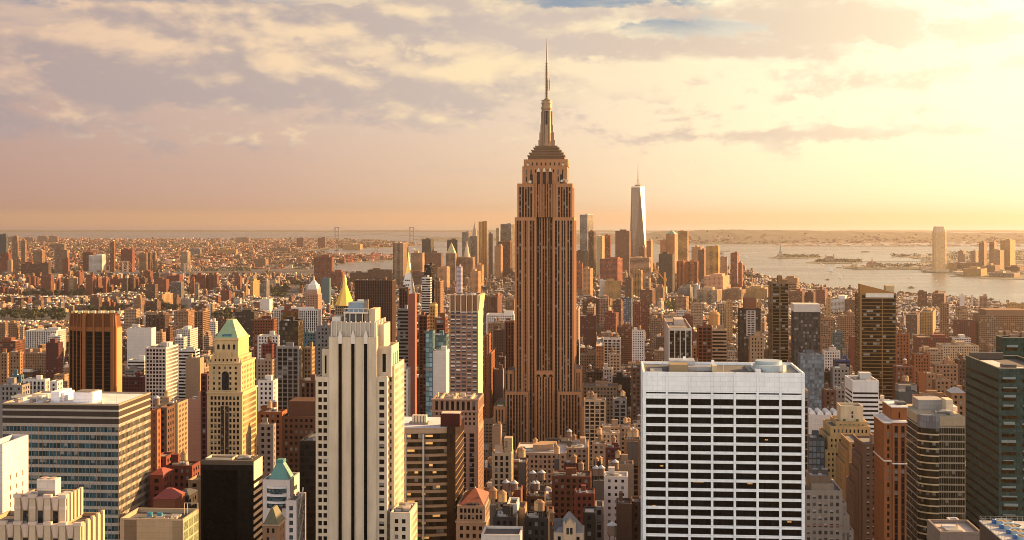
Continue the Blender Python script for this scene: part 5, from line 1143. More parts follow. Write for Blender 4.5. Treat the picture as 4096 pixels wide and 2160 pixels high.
(3832,3866,0,1440,1560,1350,'brown','p',LB,'brown loft touching the green glass tower',dict(tank=1)),
(3706,3742,0,1494,1540,1200,'tan','p',LB,'tan stair house behind the narrow orange stair tower'),
(3742,3800,0,1520,1568,1160,'tan','p',LB,'low tan loft in front of the loft with flat bulkhead',dict(tank=0)),
(3594,3668,0,1540,1572,1150,'grey','b',LB,'grey block under twin pink tanks',dict(tank=2,pent=0)),
(3595,3672,0,1568,1612,1050,'slate','b',LB,'navy blue block below the grey block with tanks'),
(3672,3806,0,1592,1660,1000,'tan','p','hotel','long ornate tan hotel left of the green glass tower',dict(pent=3)),
(3806,3862,0,1572,1665,900,'tan','p','hotel','tan hotel under a domed metal roof',dict(hip=(.5,.48,.45))),
(3410,3515,3410,1522,1660,1000,(.62,.60,.56),'r',OB_,'white banded office in front of the gold-brown tower',dict(L=34,fl=3.3,top=9,pent=1,sp=.55)),
(3515,3570,0,1606,1700,1015,(.62,.60,.56),'r',OB_,'lower white banded wing beside the white banded office',dict(fl=3.3,sp=.55)),
(3331,3397,0,1472,1562,1250,'grey','p',OB_,'grey-brown office with a red awning on top',dict(pent=1)),
(3297,3331,0,1488,1552,1360,'dark','p',LB,'dark loft between the blue glass block and the grey-brown office'),
(3296,3361,0,1404,1455,1700,'white','p',LB,'white loft right of the white-topped glass tower',dict(tank=1)),
(3401,3438,0,1346,1428,1900,'red','b',AB,'blank red brick wall left of the gold-brown tower'),
(3331,3370,0,1332,1366,2000,'teal','s',LB,'dark green block right of the white-topped glass tower'),
(3283,3342,0,1278,1354,2100,'tan','s',AB,'tan apartment block right of the white-topped glass tower'),
(3360,3437,0,1264,1342,2200,'tan','s',AB,'tan stepped block left of the gold-brown tower'),
(3340,3400,0,1440,1476,1500,'blue','r',LB,'low block with blue bands left of the gold-brown tower'),
(3297,3345,0,1560,1640,1060,'brown','p',LB,'brown loft below the grey-brown office'),
(3345,3385,0,1555,1630,1090,'grey','p',LB,'grey loft with white roof left of the white banded office'),
(3218,3233,0,1562,1935,700,'buff','g',OB_,'thin buff gridded wall beside the broad white slab'),
# towers behind the broad white slab
(2675,2767,2618,1312,1465,1300,(.50,.43,.36),'v',OB_,'dark office tower with white vertical fins behind the broad white slab',dict(bay=5.8,pw=.17,top=2.6,sp=.25,sd=.4,d=.7,sbay=2.2,spw=.16,corner=.5,gcol=(.012,.009,.007),spc=(.045,.03,.02))),
(2767,2790,0,1388,1465,1380,'cream','p',AB,'narrow cream house right of the white finned dark tower'),
(2790,2848,0,1304,1465,1360,'brick','o',AT,'brown brick apartment tower with a round wooden roof house',dict(bay=4)),
(2848,2908,0,1318,1465,1400,'cream','r',AT,'beige apartment tower with balconies',dict(pent=1)),
(2958,3042,0,1236,1465,1500,'dark','g',AT,'dark glass apartment tower left of the river tower',dict(gcol=(.05,.035,.025),pent=0,add=[('rust_top',2978,3025,1194,1240,4,22,(.20,.08,.045)),('white_bay_frame',2986,2990,1242,1345,-.6,1,'white'),('white_bay_frame',3018,3022,1242,1345,-.6,1,'white'),('white_bay_frame',3002,3005,1242,1345,-.6,1,'white')]+[('white_bay_rail',2986,3022,1242+i*9,1245+i*9,-.5,1,'white') for i in range(12)])),
(3000,3056,0,1345,1465,1330,'buff','p','hotel','buff hotel with stepped roof behind the broad white slab',dict(pent=3)),
(3090,3154,3073,1130,1465,1500,(.17,.11,.055),'r',AT,'dark banded river tower with a pointed corner top',dict(fl=3.6,sp=.22,d=.4,gcol=(.012,.008,.004),pent=0,add=[('corner_crown',3112,3128,1102,1134,3,14,(.20,.11,.05)),('roof_house',3128,3150,1118,1134,6,20,(.20,.13,.07)),('corner_pier',3118,3122,1132,1465,-.3,1,(.19,.125,.06))])),
(3176,3281,0,1246,1420,1350,(.05,.04,.035),'g','glass_building','white-topped dark glass tower',dict(gcol=(.06,.05,.045),pent=0,add=[('crown_band',3176,3281,1217,1248,-.3,26,'white')])),
(3201,3297,0,1418,1640,1250,(.12,.14,.15),'g','glass_building','blue-grey glass block below the white-topped glass tower',dict(gcol=(.13,.16,.18))),
(3440,3585,0,1174,1606,1300,(.21,.115,.04),'r',AT,'gold-brown apartment tower with floor bands and sloped top',dict(fl=3.55,sp=.2,d=.5,sd=-.25,gcol=(.014,.008,.003),pent=0,slope=(1136,1172),add=[('pale_band',3463,3575,1173,1190,-.5,1.0,(.66,.60,.5)),('roof_house',3543,3577,1142,1176,14,24,(.5,.38,.2)),('corner_pier',3440,3447,1176,1606,-.6,2,(.26,.14,.05)),('corner_pier',3528,3531,1190,1606,-.5,1,(.24,.13,.045))])),
(3235,3362,0,1660,1700,1000,'white','b','station_hall','long hall with arched white skylights behind the cream stepped hotel',dict(pent=0,vault=4)),
(3233,3299,0,1752,1890,800,(.05,.06,.065),'g','glass_building','dark rounded glass office beside the grey stone block',dict(gcol=(.10,.13,.14))),
]
DOWNTOWN = [
(1571,1612,1640,972,1125,5000,'sand','v','tall pale ribbed tower left of downtown'),(1256,1327,0,1030,1115,4700,'brick','s','round red brick apartment tower before the bay'),
(1687,1735,0,958,1012,6200,'dark','s','dark stepped tower left of downtown'),(1643,1690,1698,1012,1108,5200,'sand','s','broad sand slab below the dark stepped tower'),(1705,1765,1771,1012,1072,5800,'brown','s','brown glass block left of the courthouse spire'),
(1788,1830,0,960,1000,6200,'dark','s','dark slab behind the courthouse spire'),(1848,1884,0,928,1010,6200,'grey','v','grey ribbed tower left of the needle spire'),
(1954,1971,0,935,1010,6300,'brown','s','brown tower under a small pyramid roof'),(1984,2001,0,912,1000,6250,'cream','v','slim cream ribbed tower'),(2002,2060,0,896,980,6300,'grey','g','big grey glass slab left of the limestone skyscraper'),
(1990,2040,2050,966,1088,5500,'brown','v','dark brown ribbed tower beside the limestone skyscraper'),(1978,2012,0,984,1082,5450,'tan','s','tan gridded slab before the dark brown ribbed tower'),(1826,1846,1850,1068,1142,4300,'white','s','small white stepped tower'),
(2319,2350,2374,858,1000,5900,(.28,.27,.26),'g','tall blue-grey glass tower right of the limestone skyscraper'),(2353,2383,0,925,1055,5850,'brown','g','brown glass tower in front of the blue-grey glass one'),(2300,2352,0,1005,1060,5600,'dark','s','dark low office right of the limestone skyscraper'),
(2385,2418,0,944,1048,5500,'cream','v','cream ribbed tower right of the glass pair'),(2418,2443,0,940,1012,5700,'orange','o','orange tower under construction'),(2461,2517,2523,924,1070,5700,'brown','s','brown square tower left of the tapering tower'),
(2556,2586,0,990,1034,5400,'brown','s','dark art deco block at the foot of the tapering tower'),(2581,2612,0,964,1068,5900,'tan','s','tan tower right of the tapering tower'),(2400,2470,2490,1036,1114,4800,'red','s','massive red stepped telephone building'),
(2520,2596,2603,1030,1090,5000,'sand','r','white stair-stepped building before the tapering tower'),(2641,2665,0,961,1035,6000,'tan','s','tan shoulder tower left of the green pyramid tower'),(2664,2711,0,937,1035,6020,'tan','s','tan tower under a green pyramid roof',dict(pyr=921,pc=(.25,.36,.24))),
(2712,2750,2754,924,1048,5850,'gold','r','gold banded tower right of the green pyramid tower'),(2766,2815,0,988,1050,5700,'tan','s','tan tower with sloped mansard top'),(2793,2824,0,1000,1100,5150,'brown','s','brown wing beside the golden gridded slab'),
(2824,2873,2880,984,1100,5100,'gold','o','golden gridded slab by the river'),(2706,2745,0,1044,1126,4700,'orange','v','orange brick riverside slab, left of the pair'),(2745,2790,2794,1046,1128,4720,'orange','v','orange brick riverside slab, right of the pair'),
(2635,2690,2699,1017,1132,4600,'dark','s','dark tower with raw concrete core before downtown'),(2815,2918,0,1106,1124,4500,'pink','s','long pink low building before the golden slab'),(2881,2908,2910,1028,1098,5000,'tan','s','tan stepped tower right of the golden slab'),
(2922,2948,2957,1012,1118,4800,'brick','s','brick tower with rounded sunlit corner by the river'),(2953,2972,0,1054,1122,4750,'brick','s','brick tower with a peaked cap by the river',dict(pyr=1045,pc=(.2,.1,.06))),
(1905,1935,0,1060,1110,4900,'tan','s','tan block below the rippled tower'),(2060,2058,0,1,2,1,'tan','x',''),(1750,1800,0,1070,1120,4700,'tan','s','tan low block left of the courthouse'),(1880,1925,0,1085,1130,4600,'tan','s','tan block with round end before the municipal tower'),
(1640,1700,0,1090,1120,4800,'brown','s','brown low block before the sand slab'),(2060,2058,0,1,2,1,'tan','x',''),(2330,2372,0,1075,1120,4400,'tan','s','tan gridded block right of the limestone skyscraper'),(2302,2328,2332,1052,1130,4500,'brick','s','brick slab touching the limestone skyscraper'),
(1400,1470,0,1092,1112,4900,'brown','s','brown low housing before the bay, left'),(1470,1560,0,1080,1112,4900,'brown','s','brown low housing before the bay, right'),(1310,1370,0,1090,1120,4700,'brick','s','brick housing slabs right of the round brick tower'),
(1286,1318,0,1112,1140,4000,'teal','b','green netted block right of the clock tower'),
]
BROOKLYN = [
(0,23,0,938,1015,6500,'slate','s','dark slim glass tower at the far left edge'),(49,68,0,946,1050,6500,'tan','s','slim tan tower second from the left edge'),(85,101,0,962,1045,6500,'tan','s','slim tan tower third from the left edge'),(217,258,264,976,1052,6600,'sand','v','broad sand tower with a flat cornice'),
(240,268,0,1000,1082,6300,'tan','s','tan round-topped tower in front of the broad sand tower'),(440,456,461,970,1062,6700,'orange','s','slim orange tower left of the red block with teal crown'),(483,528,540,998,1055,6600,'red','s','red block with a pale teal crown'),
(355,408,423,1022,1078,6000,'white','s','wide white court building'),(557,586,0,1014,1078,6100,'tan','s','tan slab, left of three near the bridge tower'),(588,602,609,1012,1078,6120,'tan','s','tan slab, middle of three near the bridge tower'),(612,622,628,1012,1078,6140,'tan','s','tan slab, right of three near the bridge tower'),
(722,750,762,1008,1078,6200,'cream','s','pale tower behind the bridge cables'),(130,168,0,1002,1048,6300,'tan','s','tan stepped tower with white cap'),(0,34,0,1016,1072,5800,'red','s','red brick block at the far left edge'),(84,162,0,1056,1086,5700,'rust','s','low rust warehouse in Brooklyn'),
(162,194,0,1052,1088,5650,'brown','s','brown office below the tan towers'),(30,46,0,1042,1092,5600,'sand','s','sand narrow tower near the left edge'),(330,372,0,1010,1035,6800,'rust','s','rust tower in far Brooklyn'),(250,272,0,1035,1085,5800,'brick','s','brick tower left of the white court building'),
(1016,1062,1074,1036,1070,7600,'tan','s','tan office slabs near the basin'),(1186,1214,1217,952,978,12500,'brick','s','twin hospital slab, left',dict(gz=3)),(1271,1300,1303,951,974,12600,'brick','s','twin hospital slab, right',dict(gz=3)),(945,995,0,950,962,15500,'pink','s','pink slabs on the far shore',dict(gz=3)),
(1370,1440,1450,978,988,12000,'gold','s','sunlit terminal on the far pier',dict(gz=3)),(1085,1160,0,993,1003,11000,'tan','s','tan housing row across the bay',dict(gz=3)),(870,945,0,998,1012,10000,'gold','s','sunlit tower blocks in far Brooklyn',dict(gz=3)),(760,800,0,995,1012,10000,'grey','s','grey block in far Brooklyn',dict(gz=3)),
(30,60,0,948,962,15000,'pink','s','faint slabs on the far shore, first',dict(gz=3)),(150,185,0,944,960,15500,'pink','s','faint slabs on the far shore, second',dict(gz=3)),(195,230,0,945,960,15500,'pink','s','faint slabs on the far shore, third',dict(gz=3)),(95,130,0,950,962,15500,'pink','s','faint slabs on the far shore, fourth',dict(gz=3)),
]
HOUSING = [
(105,118,124,1108,1142,4900,'brick'),(122,138,146,1106,1140,4880,'brick'),(144,150,156,1110,1142,4860,'brick'),(162,203,216,1102,1182,4650,'brick'),(222,226,243,1114,1180,4680,'brick'),(256,274,0,1116,1184,4700,'brick'),(274,294,312,1112,1184,4640,'buff'),
(342,370,382,1100,1182,4660,'brick'),(386,392,408,1112,1175,4700,'brick'),(410,424,438,1112,1178,4680,'brick'),(440,488,0,1116,1148,4900,'red'),(486,508,0,1114,1172,4720,'brown'),(510,535,0,1112,1172,4740,'brown'),(537,544,555,1110,1152,4800,'brick'),
(557,580,590,1114,1150,4800,'brown'),(582,620,632,1138,1200,4350,'brown'),(622,665,0,1118,1165,4600,'brick'),(295,318,332,1090,1112,5000,'brick'),(573,600,612,1086,1112,5000,'brick'),(645,690,0,1094,1110,5000,'pink'),
(762,780,0,1102,1128,4700,'red'),(784,820,0,1102,1134,4700,'red'),(821,848,0,1101,1132,4720,'brick'),(850,868,877,1100,1134,4720,'brick'),(668,718,0,1104,1122,4850,'red'),(361,395,408,1190,1244,3850,'brown'),(410,436,0,1208,1246,3900,'brick'),(436,455,0,1210,1246,3920,'brick'),
(534,563,581,1194,1256,3760,'tan'),(602,628,643,1208,1250,3800,'brown'),(630,648,692,1180,1240,3900,'buff'),(694,706,723,1192,1236,3900,'brown'),(885,916,925,1162,1206,4200,'red'),(938,960,968,1106,1140,4700,'brick'),(1002,1012,1038,1126,1156,4400,'gold'),
(1052,1066,1078,1124,1172,4200,'grey'),(0,14,20,1148,1180,4700,'red'),(36,74,82,1160,1182,4600,'brick'),(14,44,54,1190,1216,4200,'brown'),(318,324,334,1188,1222,4100,'cream'),(338,340,352,1188,1220,4100,'cream'),(778,792,0,1136,1206,4200,'grey'),(760,776,0,1118,1170,4500,'orange'),
]
MIDLEFT = [
(583,660,677,1258,1304,3000,'brown','v',LB,'brown block with white fan columns left of the tan gridded block'),(696,752,781,1246,1300,2900,'tan','s',AB,'tan gridded block with sunlit side above the green pyramid roof'),(777,812,840,1246,1346,2500,'tan','o',AT,'tan balcony tower with sunlit side left of the green pyramid roof'),
(780,826,0,1226,1262,3000,'brown','s',AB,'brown slab behind the tan balcony tower'),(495,545,0,1238,1284,3000,'sand','s',AB,'stepped sand apartment house right of the rusty chamfered tower'),(683,725,0,1128,1190,4300,'grey','v',AB,'grey stepped pyramid-shaped building among the housing'),
(824,842,0,1216,1240,3600,'white','b',AB,'small white block in the east village'),(844,850,861,1216,1240,3600,'cream','s',AB,'cream sunlit block beside the small white block'),(1041,1078,1090,1196,1226,3700,'white','b',AB,'white blank cinema block among brick roofs'),
(102,226,0,1322,1368,2300,'white','v',OB_,'low hall with white columns and dark attic left of the rusty chamfered tower'),(0,20,32,1294,1362,2400,'tan','s',AB,'tan apartment block at the left edge, first'),(34,68,80,1294,1362,2380,'tan','s',AB,'tan apartment block at the left edge, second'),(80,92,98,1308,1362,2380,'sand','s',AB,'narrow sand apartment block near the left edge'),
(98,188,0,1412,1470,1750,'tan','p',AB,'pair-topped tan apartment house left of the rusty chamfered tower'),(184,234,252,1374,1462,1700,'maroon','s',AB,'maroon apartment house left of the rusty chamfered tower'),(0,30,38,1412,1540,1500,'tan','p',AT,'tan apartment tower at the left edge, first'),(36,80,90,1408,1500,1480,'tan','p',AT,'tan apartment tower at the left edge, second'),
(40,84,92,1500,1560,1150,'teal','p',AB,'green-grey house with a box top above the banded office block'),(0,88,0,1540,1612,1000,'grey','p',AB,'grey housing block at the left edge above the banded office block'),(95,182,200,1517,1592,1050,'white','v',OB_,'white deco block above the banded office block'),(200,228,252,1525,1592,1040,'white','p',OB_,'white house wing with a slanted stair tower'),
(0,62,100,1366,1410,1900,'rust','s',AB,'rust block below the left edge apartments'),(190,240,0,1346,1376,2200,'white','s',AB,'white low house beside the low columned hall'),(620,650,0,1330,1386,1900,'buff','p',AT,'buff tower right of the sheeted building'),(652,680,692,1312,1386,1920,'brown','p',AT,'brown tower right of the sheeted building'),
(706,760,792,1320,1352,2200,'white','s',LB,'white stepped loft left of the green pyramid roof'),(700,735,0,1352,1390,1700,'white','s',LB,'white gridded loft left of the green pyramid roof'),(840,862,0,1288,1330,2400,'white','s',LB,'narrow white house just left of the green pyramid roof'),(862,905,0,1278,1330,2450,'brown','s',LB,'brown church-like block behind the green pyramid roof'),
(1015,1050,1062,1290,1345,1900,'white','s',LB,'white house right of the green pyramid roof'),(940,1016,0,1248,1290,2600,'dark','s',LB,'dark low block behind the green pyramid roof'),
(2740,2762,0,1250,1300,2600,'cream','s',AB,'cream block left of the brown brick tower'),(2870,2930,0,1215,1262,3000,'cream','s',AB,'cream sunlit stepped blocks right of the sand hotel'),(2905,2930,2940,1205,1310,2700,'gold','s',AB,'golden sunlit slim block right of the round wooden roof house'),
(3020,3046,3056,1210,1260,2900,'gold','s',AT,'golden deco tower left of the dark river tower'),(2654,2716,0,1264,1308,2500,'sand','s',AB,'sand apartment blocks behind the white finned tower'),(2732,2772,0,1266,1306,2450,'red','s',AB,'red striped block behind the white finned tower'),(2600,2650,0,1275,1312,2500,'tan','s',LB,'tan loft left of the white finned tower'),
(2706,2748,0,1244,1266,2800,'white','s',LB,'white terrace block above the red striped block'),(3290,3320,0,1355,1400,1850,'tan','s',LB,'tan loft above the white loft'),(3830,3870,0,1230,1250,3200,'tan','s',AB,'tan block below the brilliant white blocks'),
]
SUFF = ('nearest', 'second', 'third', 'fourth', 'fifth', 'sixth', 'seventh', 'eighth', 'ninth', 'tenth', 'eleventh', 'twelfth')
def do_row(t, ext):
    ext = dict(ext); hip = ext.pop('hip', None); pyr = ext.pop('pyr', None); pc = ext.pop('pc', None); vault = ext.pop('vault', 0); slope = ext.pop('slope', None); L = ext.pop('L', None)
    rc = ext.pop('rc', None); cat = ext.pop('cat', None); n0 = len(bpy.data.objects)
    b = row2(*t, L=L, hip=hip, pyr=pyr, pc=pc, vault=vault, slope=slope, rc=rc, **ext)
_Bfin = Bld.finish
def row2(xa, xb, xc, yt, yb, Y, c, st, name, label, grp=None, L=None, hip=None, pyr=None, pc=None, vault=0, slope=None, rc=None, add=(), **kw):
    hook = {}
    def fin(b):
        if hip: b.part('hipped_roof', 'roof_tile' if max(hip) < .5 else 'gilded', hip).pyr(-.3, b.W + .3, -.3, b.L + .3, b.H + .02, b.H + min(b.W, b.L) * .34, b.W * .12, b.L * .12)
        if pyr: b.part('pyramid_roof', 'copper', pc).pyr(0, b.W, 0, b.L, b.H + .9, b.lz(pyr), .5, .5)
        for i in range(vault):
            x0, x1 = b.W * i / vault + .6, b.W * (i + 1) / vault - .6; mb = MB(); n = 8
            pr = [(x0 + (x1 - x0) * (1 - math.cos(math.pi * k / n)) / 2, b.H + 3.0 * math.sin(math.pi * k / n)) for k in range(n + 1)]
            for k in range(n): mb.face([(pr[k][0], 1, pr[k][1]), (pr[k + 1][0], 1, pr[k + 1][1]), (pr[k + 1][0], b.L - 1, pr[k + 1][1]), (pr[k][0], b.L - 1, pr[k][1])][::1])
            mb.face([(x, 1, z) for x, z in pr][::-1]); b.each('vault', 'painted_metal', (.75, .73, .7), mb)
        if slope:
            za, zb = b.lz(slope[0]), b.lz(slope[1]); mb = MB(); W, L_ = b.W, 10.0
            mb.face([(0, 0, b.H), (W, 0, b.H), (W, 0, max(zb, b.H + .1)), (0, 0, za)]); mb.face([(0, L_, b.H), (0, 0, b.H), (0, 0, za), (0, L_, za)]); mb.face([(W, 0, b.H), (W, L_, b.H), (W, L_, max(zb, b.H + .1)), (W, 0, max(zb, b.H + .1))])
            mb.face([(W, L_, b.H), (0, L_, b.H), (0, L_, za), (W, L_, max(zb, b.H + .1))]); mb.face([(0, 0, za), (W, 0, max(zb, b.H + .1)), (W, L_, max(zb, b.H + .1)), (0, L_, za)]); b.each('sloped_crown', 'masonry', (.30, .15, .045), mb)
        for nm, xa_, xb_, ya_, yb_, y0, y1, cc in add: boxpart(b, nm, b.lx(xa_, y0), b.lx(xb_, y0), y0, min(y1, b.L + 20), b.lz(yb_, y=y0), b.lz(ya_, y=y0), C[cc] if isinstance(cc, str) else cc, 'panel_wall')
        if rc: b.multi = [(nm, m_, rc if nm == 'roof' else c_, mb, sb) for nm, m_, c_, mb, sb in b.multi]
        _Bfin(b)
    Bld.finish = fin
    if L:
        init = Bld.__init__
        def init2(s, *a, **k): k['xc'] = None; k['L'] = L; init(s, *a, **k)
        Bld.__init__ = init2
    try: return row(xa, xb, xc, yt, yb, Y, c, st, name, label, grp, **kw)
    finally:
        Bld.finish = _Bfin
        if L: Bld.__init__ = init
for t in TABLE:
    ex_ = dict(t[10]) if len(t) > 10 else {}
    if t[0] > 2400 and (t[5] or 3000) > 2400 and not t[2]: dw = (t[1] - t[0]) * .2; t = (t[0], t[1] - dw, t[1], *t[3:]); ex_['rot'] = -R(16)
    do_row(t[:10], ex_)
for t in MIDLEFT: do_row(t[:10], t[10] if len(t) > 10 else {})
for t in DOWNTOWN:
    if t[7] != 'x':
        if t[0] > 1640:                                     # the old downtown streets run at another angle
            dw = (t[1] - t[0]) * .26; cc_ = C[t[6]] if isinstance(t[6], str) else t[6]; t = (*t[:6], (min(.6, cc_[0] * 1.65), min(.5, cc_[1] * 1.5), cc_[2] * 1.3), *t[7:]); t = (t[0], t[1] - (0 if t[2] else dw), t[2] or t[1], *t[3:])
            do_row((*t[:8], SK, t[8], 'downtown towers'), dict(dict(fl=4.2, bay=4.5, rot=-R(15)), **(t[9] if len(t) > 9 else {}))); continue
        do_row((*t[:8], SK, t[8], 'downtown towers'), dict(dict(fl=4.2, bay=4.5), **(t[9] if len(t) > 9 else {})))
for t in BROOKLYN: do_row((*t[:8], 'tower_block', t[8], 'buildings across the river'), dict(dict(fl=4.2, bay=4.5), **(t[9] if len(t) > 9 else {})))
# housing estate slabs by the river: worded by their order along the river
hs = sorted(HOUSING, key=lambda t: t[0]); cnt = {}
for t in hs:
    cn = {'brick': 'brick red', 'buff': 'buff', 'red': 'red', 'brown': 'brown', 'tan': 'tan', 'pink': 'pink', 'grey': 'grey', 'cream': 'cream', 'gold': 'golden', 'orange': 'orange'}[t[6]]
    sz = 'tall' if t[4] - t[3] > 55 else 'mid-height' if t[4] - t[3] > 35 else 'short'; rw = 'upper' if t[3] < 1150 else 'lower'
    k = (cn, sz, rw); cnt[k] = cnt.get(k, 0) + 1; n = cnt[k]
    do_row((*t[:7], 's', HB, f'{sz} {cn} housing slab, {SUFF[n - 1] if n > 1 else "first"} of its kind from left in the {rw} row', 'housing slabs of the east side'), dict(bay=3.4, fl=2.9))
# ------------------------------------------------------------------ landmarks with shapes of their own
b = Bld('gilded_tower', 'tower with a golden pyramid roof and lantern spire', 'skyscraper', 1340, 1400, 1221, 1900, xc=1410, yb=1222)
W, L, H = b.W, b.L, b.H; facade(b, 0, W, 0, L, 0, H, TAN, bay=3, fl=4, top=2)
cx, cy = W / 2 + 1.5, L / 2; GP = b.part('pyramid_roof', 'gilded', (.80, .47, .09)); zt_ = b.lz(1140, y=cy)
GP.cyl(cx, cy, H - .5, zt_, 14.2, 3.2, 8, a0=math.pi / 8); LA = b.part('lantern', 'gilded', (.8, .5, .12)); LA.cyl(cx, cy, zt_, b.lz(1118, y=cy), 2.8, 2.2, 8); LA.cyl(cx, cy, b.lz(1118, y=cy), b.lz(1097, y=cy), 2.4, .15, 8)
for px in (1330, 1345): mb = MB().pyr(b.lx(px, 2) - 2.5, b.lx(px, 2) + 2.5, 1, 6, H - 4, H + 5); b.each('corner_pinnacle', 'gilded', (.7, .48, .14), mb)
b.finish()
b = Bld('clock_tower', 'brown clock tower with white lantern top and sunlit side', 'tower', 1222, 1272, 1162, 2850, xc=1288, yb=1240)
W, L, H = b.W, b.L, b.H; facade(b, 0, W, 0, L, 0, H - 8, (.30, .17, .11), bay=3.4, fl=5, pw=.6, top=3); plain(b, 2, W - 2, 2, L - 2, H - 9, H + 2, (.34, .2, .13), 'upper_shaft')
plain(b, 4.5, W - 4.5, 4.5, L - 4.5, H + 1, b.lz(1140), (.62, .56, .5), 'white_stage'); cx, cy = W / 2, L / 2
T = b.part('lantern', 'masonry', (.66, .6, .52)); T.prism([(6, 6), (W - 6, 6), (W - 6, L - 6), (6, L - 6)], b.lz(1141), b.lz(1124), True, [(cx - 3, cy - 3), (cx + 3, cy - 3), (cx + 3, cy + 3), (cx - 3, cy + 3)]); T.cyl(cx, cy, b.lz(1124), b.lz(1112), 1.8, 1.5, 8); T.cyl(cx, cy, b.lz(1112), b.lz(1100), 1.6, .1, 8)
for x, y in ((3, 3), (W - 3, 3), (3, L - 3), (W - 3, L - 3)): mb = MB().cyl(x, y, H - 1, H + 7, 1.6, .3, 6); b.each('urn', 'masonry', (.55, .5, .42), mb)
b.finish()
b = Bld('campanile_tower', 'white marble campanile with steep pointed roof and gold lantern', 'skyscraper', 1604, 1650, 1176, 2050, xc=1663, yb=1178)
W, L, H = b.W, b.L, b.H; MW = (.70, .62, .52); facade(b, 0, W, 0, L, 0, H, MW, bay=3, fl=4, top=2)
cx, cy = W / 2, L / 2; P_ = b.part('pointed_roof', 'masonry', MW); za = b.lz(1092, y=cy); P_.pyr(.6, W - .6, .6, L - .6, H - .5, za, 4.2, 4.2)
for i in range(3):
    for j in range(3 - i % 2): t = .18 + .22 * i; x = cx + (j - 1 + (.5 if i % 2 else 0)) * 4.2 * (1 - .5 * t); y = .6 + (cy - 4.8) * t; z = H + (za - H) * t; b.each('dormer_window', 'window_glass_dark', (.03, .02, .02), MB().box(x - .9, x + .9, y - .5, y + 1, z, z + 2))
G_ = b.part('gold_lantern', 'gilded', (.82, .58, .18)); G_.cyl(cx, cy, za, b.lz(1066, y=cy), 4.6, 3.6, 8); G_.cyl(cx, cy, b.lz(1066, y=cy), b.lz(1050, y=cy), 3.9, 2.2, 8); G_.cyl(cx, cy, b.lz(1050, y=cy), b.lz(1032, y=cy), 1.8, 1.3, 8); G_.cyl(cx, cy, b.lz(1032, y=cy), b.lz(1010, y=cy), 1.4, .1, 8)
b.finish()
b = Bld('courthouse_tower', 'courthouse tower with a golden pyramid spire in the downtown cluster', 'skyscraper', 1783, 1821, 1014, 5000, xc=1828, yb=1122, group='downtown towers')
mb = b.part('wall', 'storeyed_wall'); storeyed(mb, 0, b.W, 0, b.L, 0, b.H, C['tan'], (.3, .25, .2), 4.5, 4.2); b.part('pyramid_roof', 'gilded', (.55, .42, .2)).pyr(2, b.W - 2, 2, b.L - 2, b.H, b.lz(970, y=b.L / 2), .4, .4); b.finish()
b = Bld('municipal_tower', 'wide municipal tower with a tiered wedding-cake cupola', 'skyscraper', 1830, 1891, 1030, 5050, xc=1901, yb=1108, group='downtown towers')
mb = b.part('wall', 'storeyed_wall'); storeyed(mb, 0, b.W, 0, b.L, 0, b.H, C['tan'], (.3, .25, .2), 5, 4.2); cx, cy = b.lx(1862), b.L / 2; T = b.part('cupola', 'masonry', (.55, .42, .28))
for r, a, c in ((14, 1030, 1018), (10, 1018, 1004), (7.5, 1004, 990), (5, 990, 980), (2.4, 980, 966)): T.cyl(cx, cy, b.lz(a), b.lz(c), r, r * .85, 12)
b.finish()
b = Bld('needle_tower', 'slender stepped tower ending in a needle spire', 'skyscraper', 1884, 1910, 945, 6300, xc=1914, yb=1030, group='downtown towers')
mb = b.part('wall', 'storeyed_wall'); storeyed(mb, 0, b.W, 0, b.L, 0, b.H, (.34, .24, .17), (.3, .25, .2), 4.5, 4.2); cx, cy = b.W / 2, b.L / 2; T = b.part('spire', 'masonry', (.38, .27, .19))
for r, a, c in ((12, 946, 928), (9, 928, 914), (6, 914, 904), (3.2, 904, 896), (1.2, 896, 886)): T.cyl(cx, cy, b.lz(a), b.lz(c), r, r * .8, 8)
b.finish()
b = Bld('rippled_tower', 'gleaming gold rippled metal tower', 'skyscraper', 1914, 1950, 884, 5250, xc=1953, yb=1085, group='downtown towers')
W, L, H = b.W, b.L, b.H; n = 28
def rip(x0, x1, ph): return [(x0 + (x1 - x0) * i / n, 1.6 * math.sin(i * 1.25 + ph) + .8 * math.sin(i * .5)) for i in range(n + 1)] + [(x1, L), (x0, L)]
b.part('shaft', 'mirror_glass', (.62, .45, .25)).prism(rip(0, W * .48, 0), 0, H - 2, True, [(x, y + 1.2) for x, y in rip(0, W * .48, 1.0)]); b.part('second_shaft', 'mirror_glass', (.55, .39, .21)).prism(rip(W * .52, W, 2), 0, H, True, [(x, y + 1.2) for x, y in rip(W * .52, W, 3.2)])
b.part('recess', 'mirror_glass', (.3, .22, .14)).box(W * .48, W * .52, 3, L, 0, H - 3); b.finish()
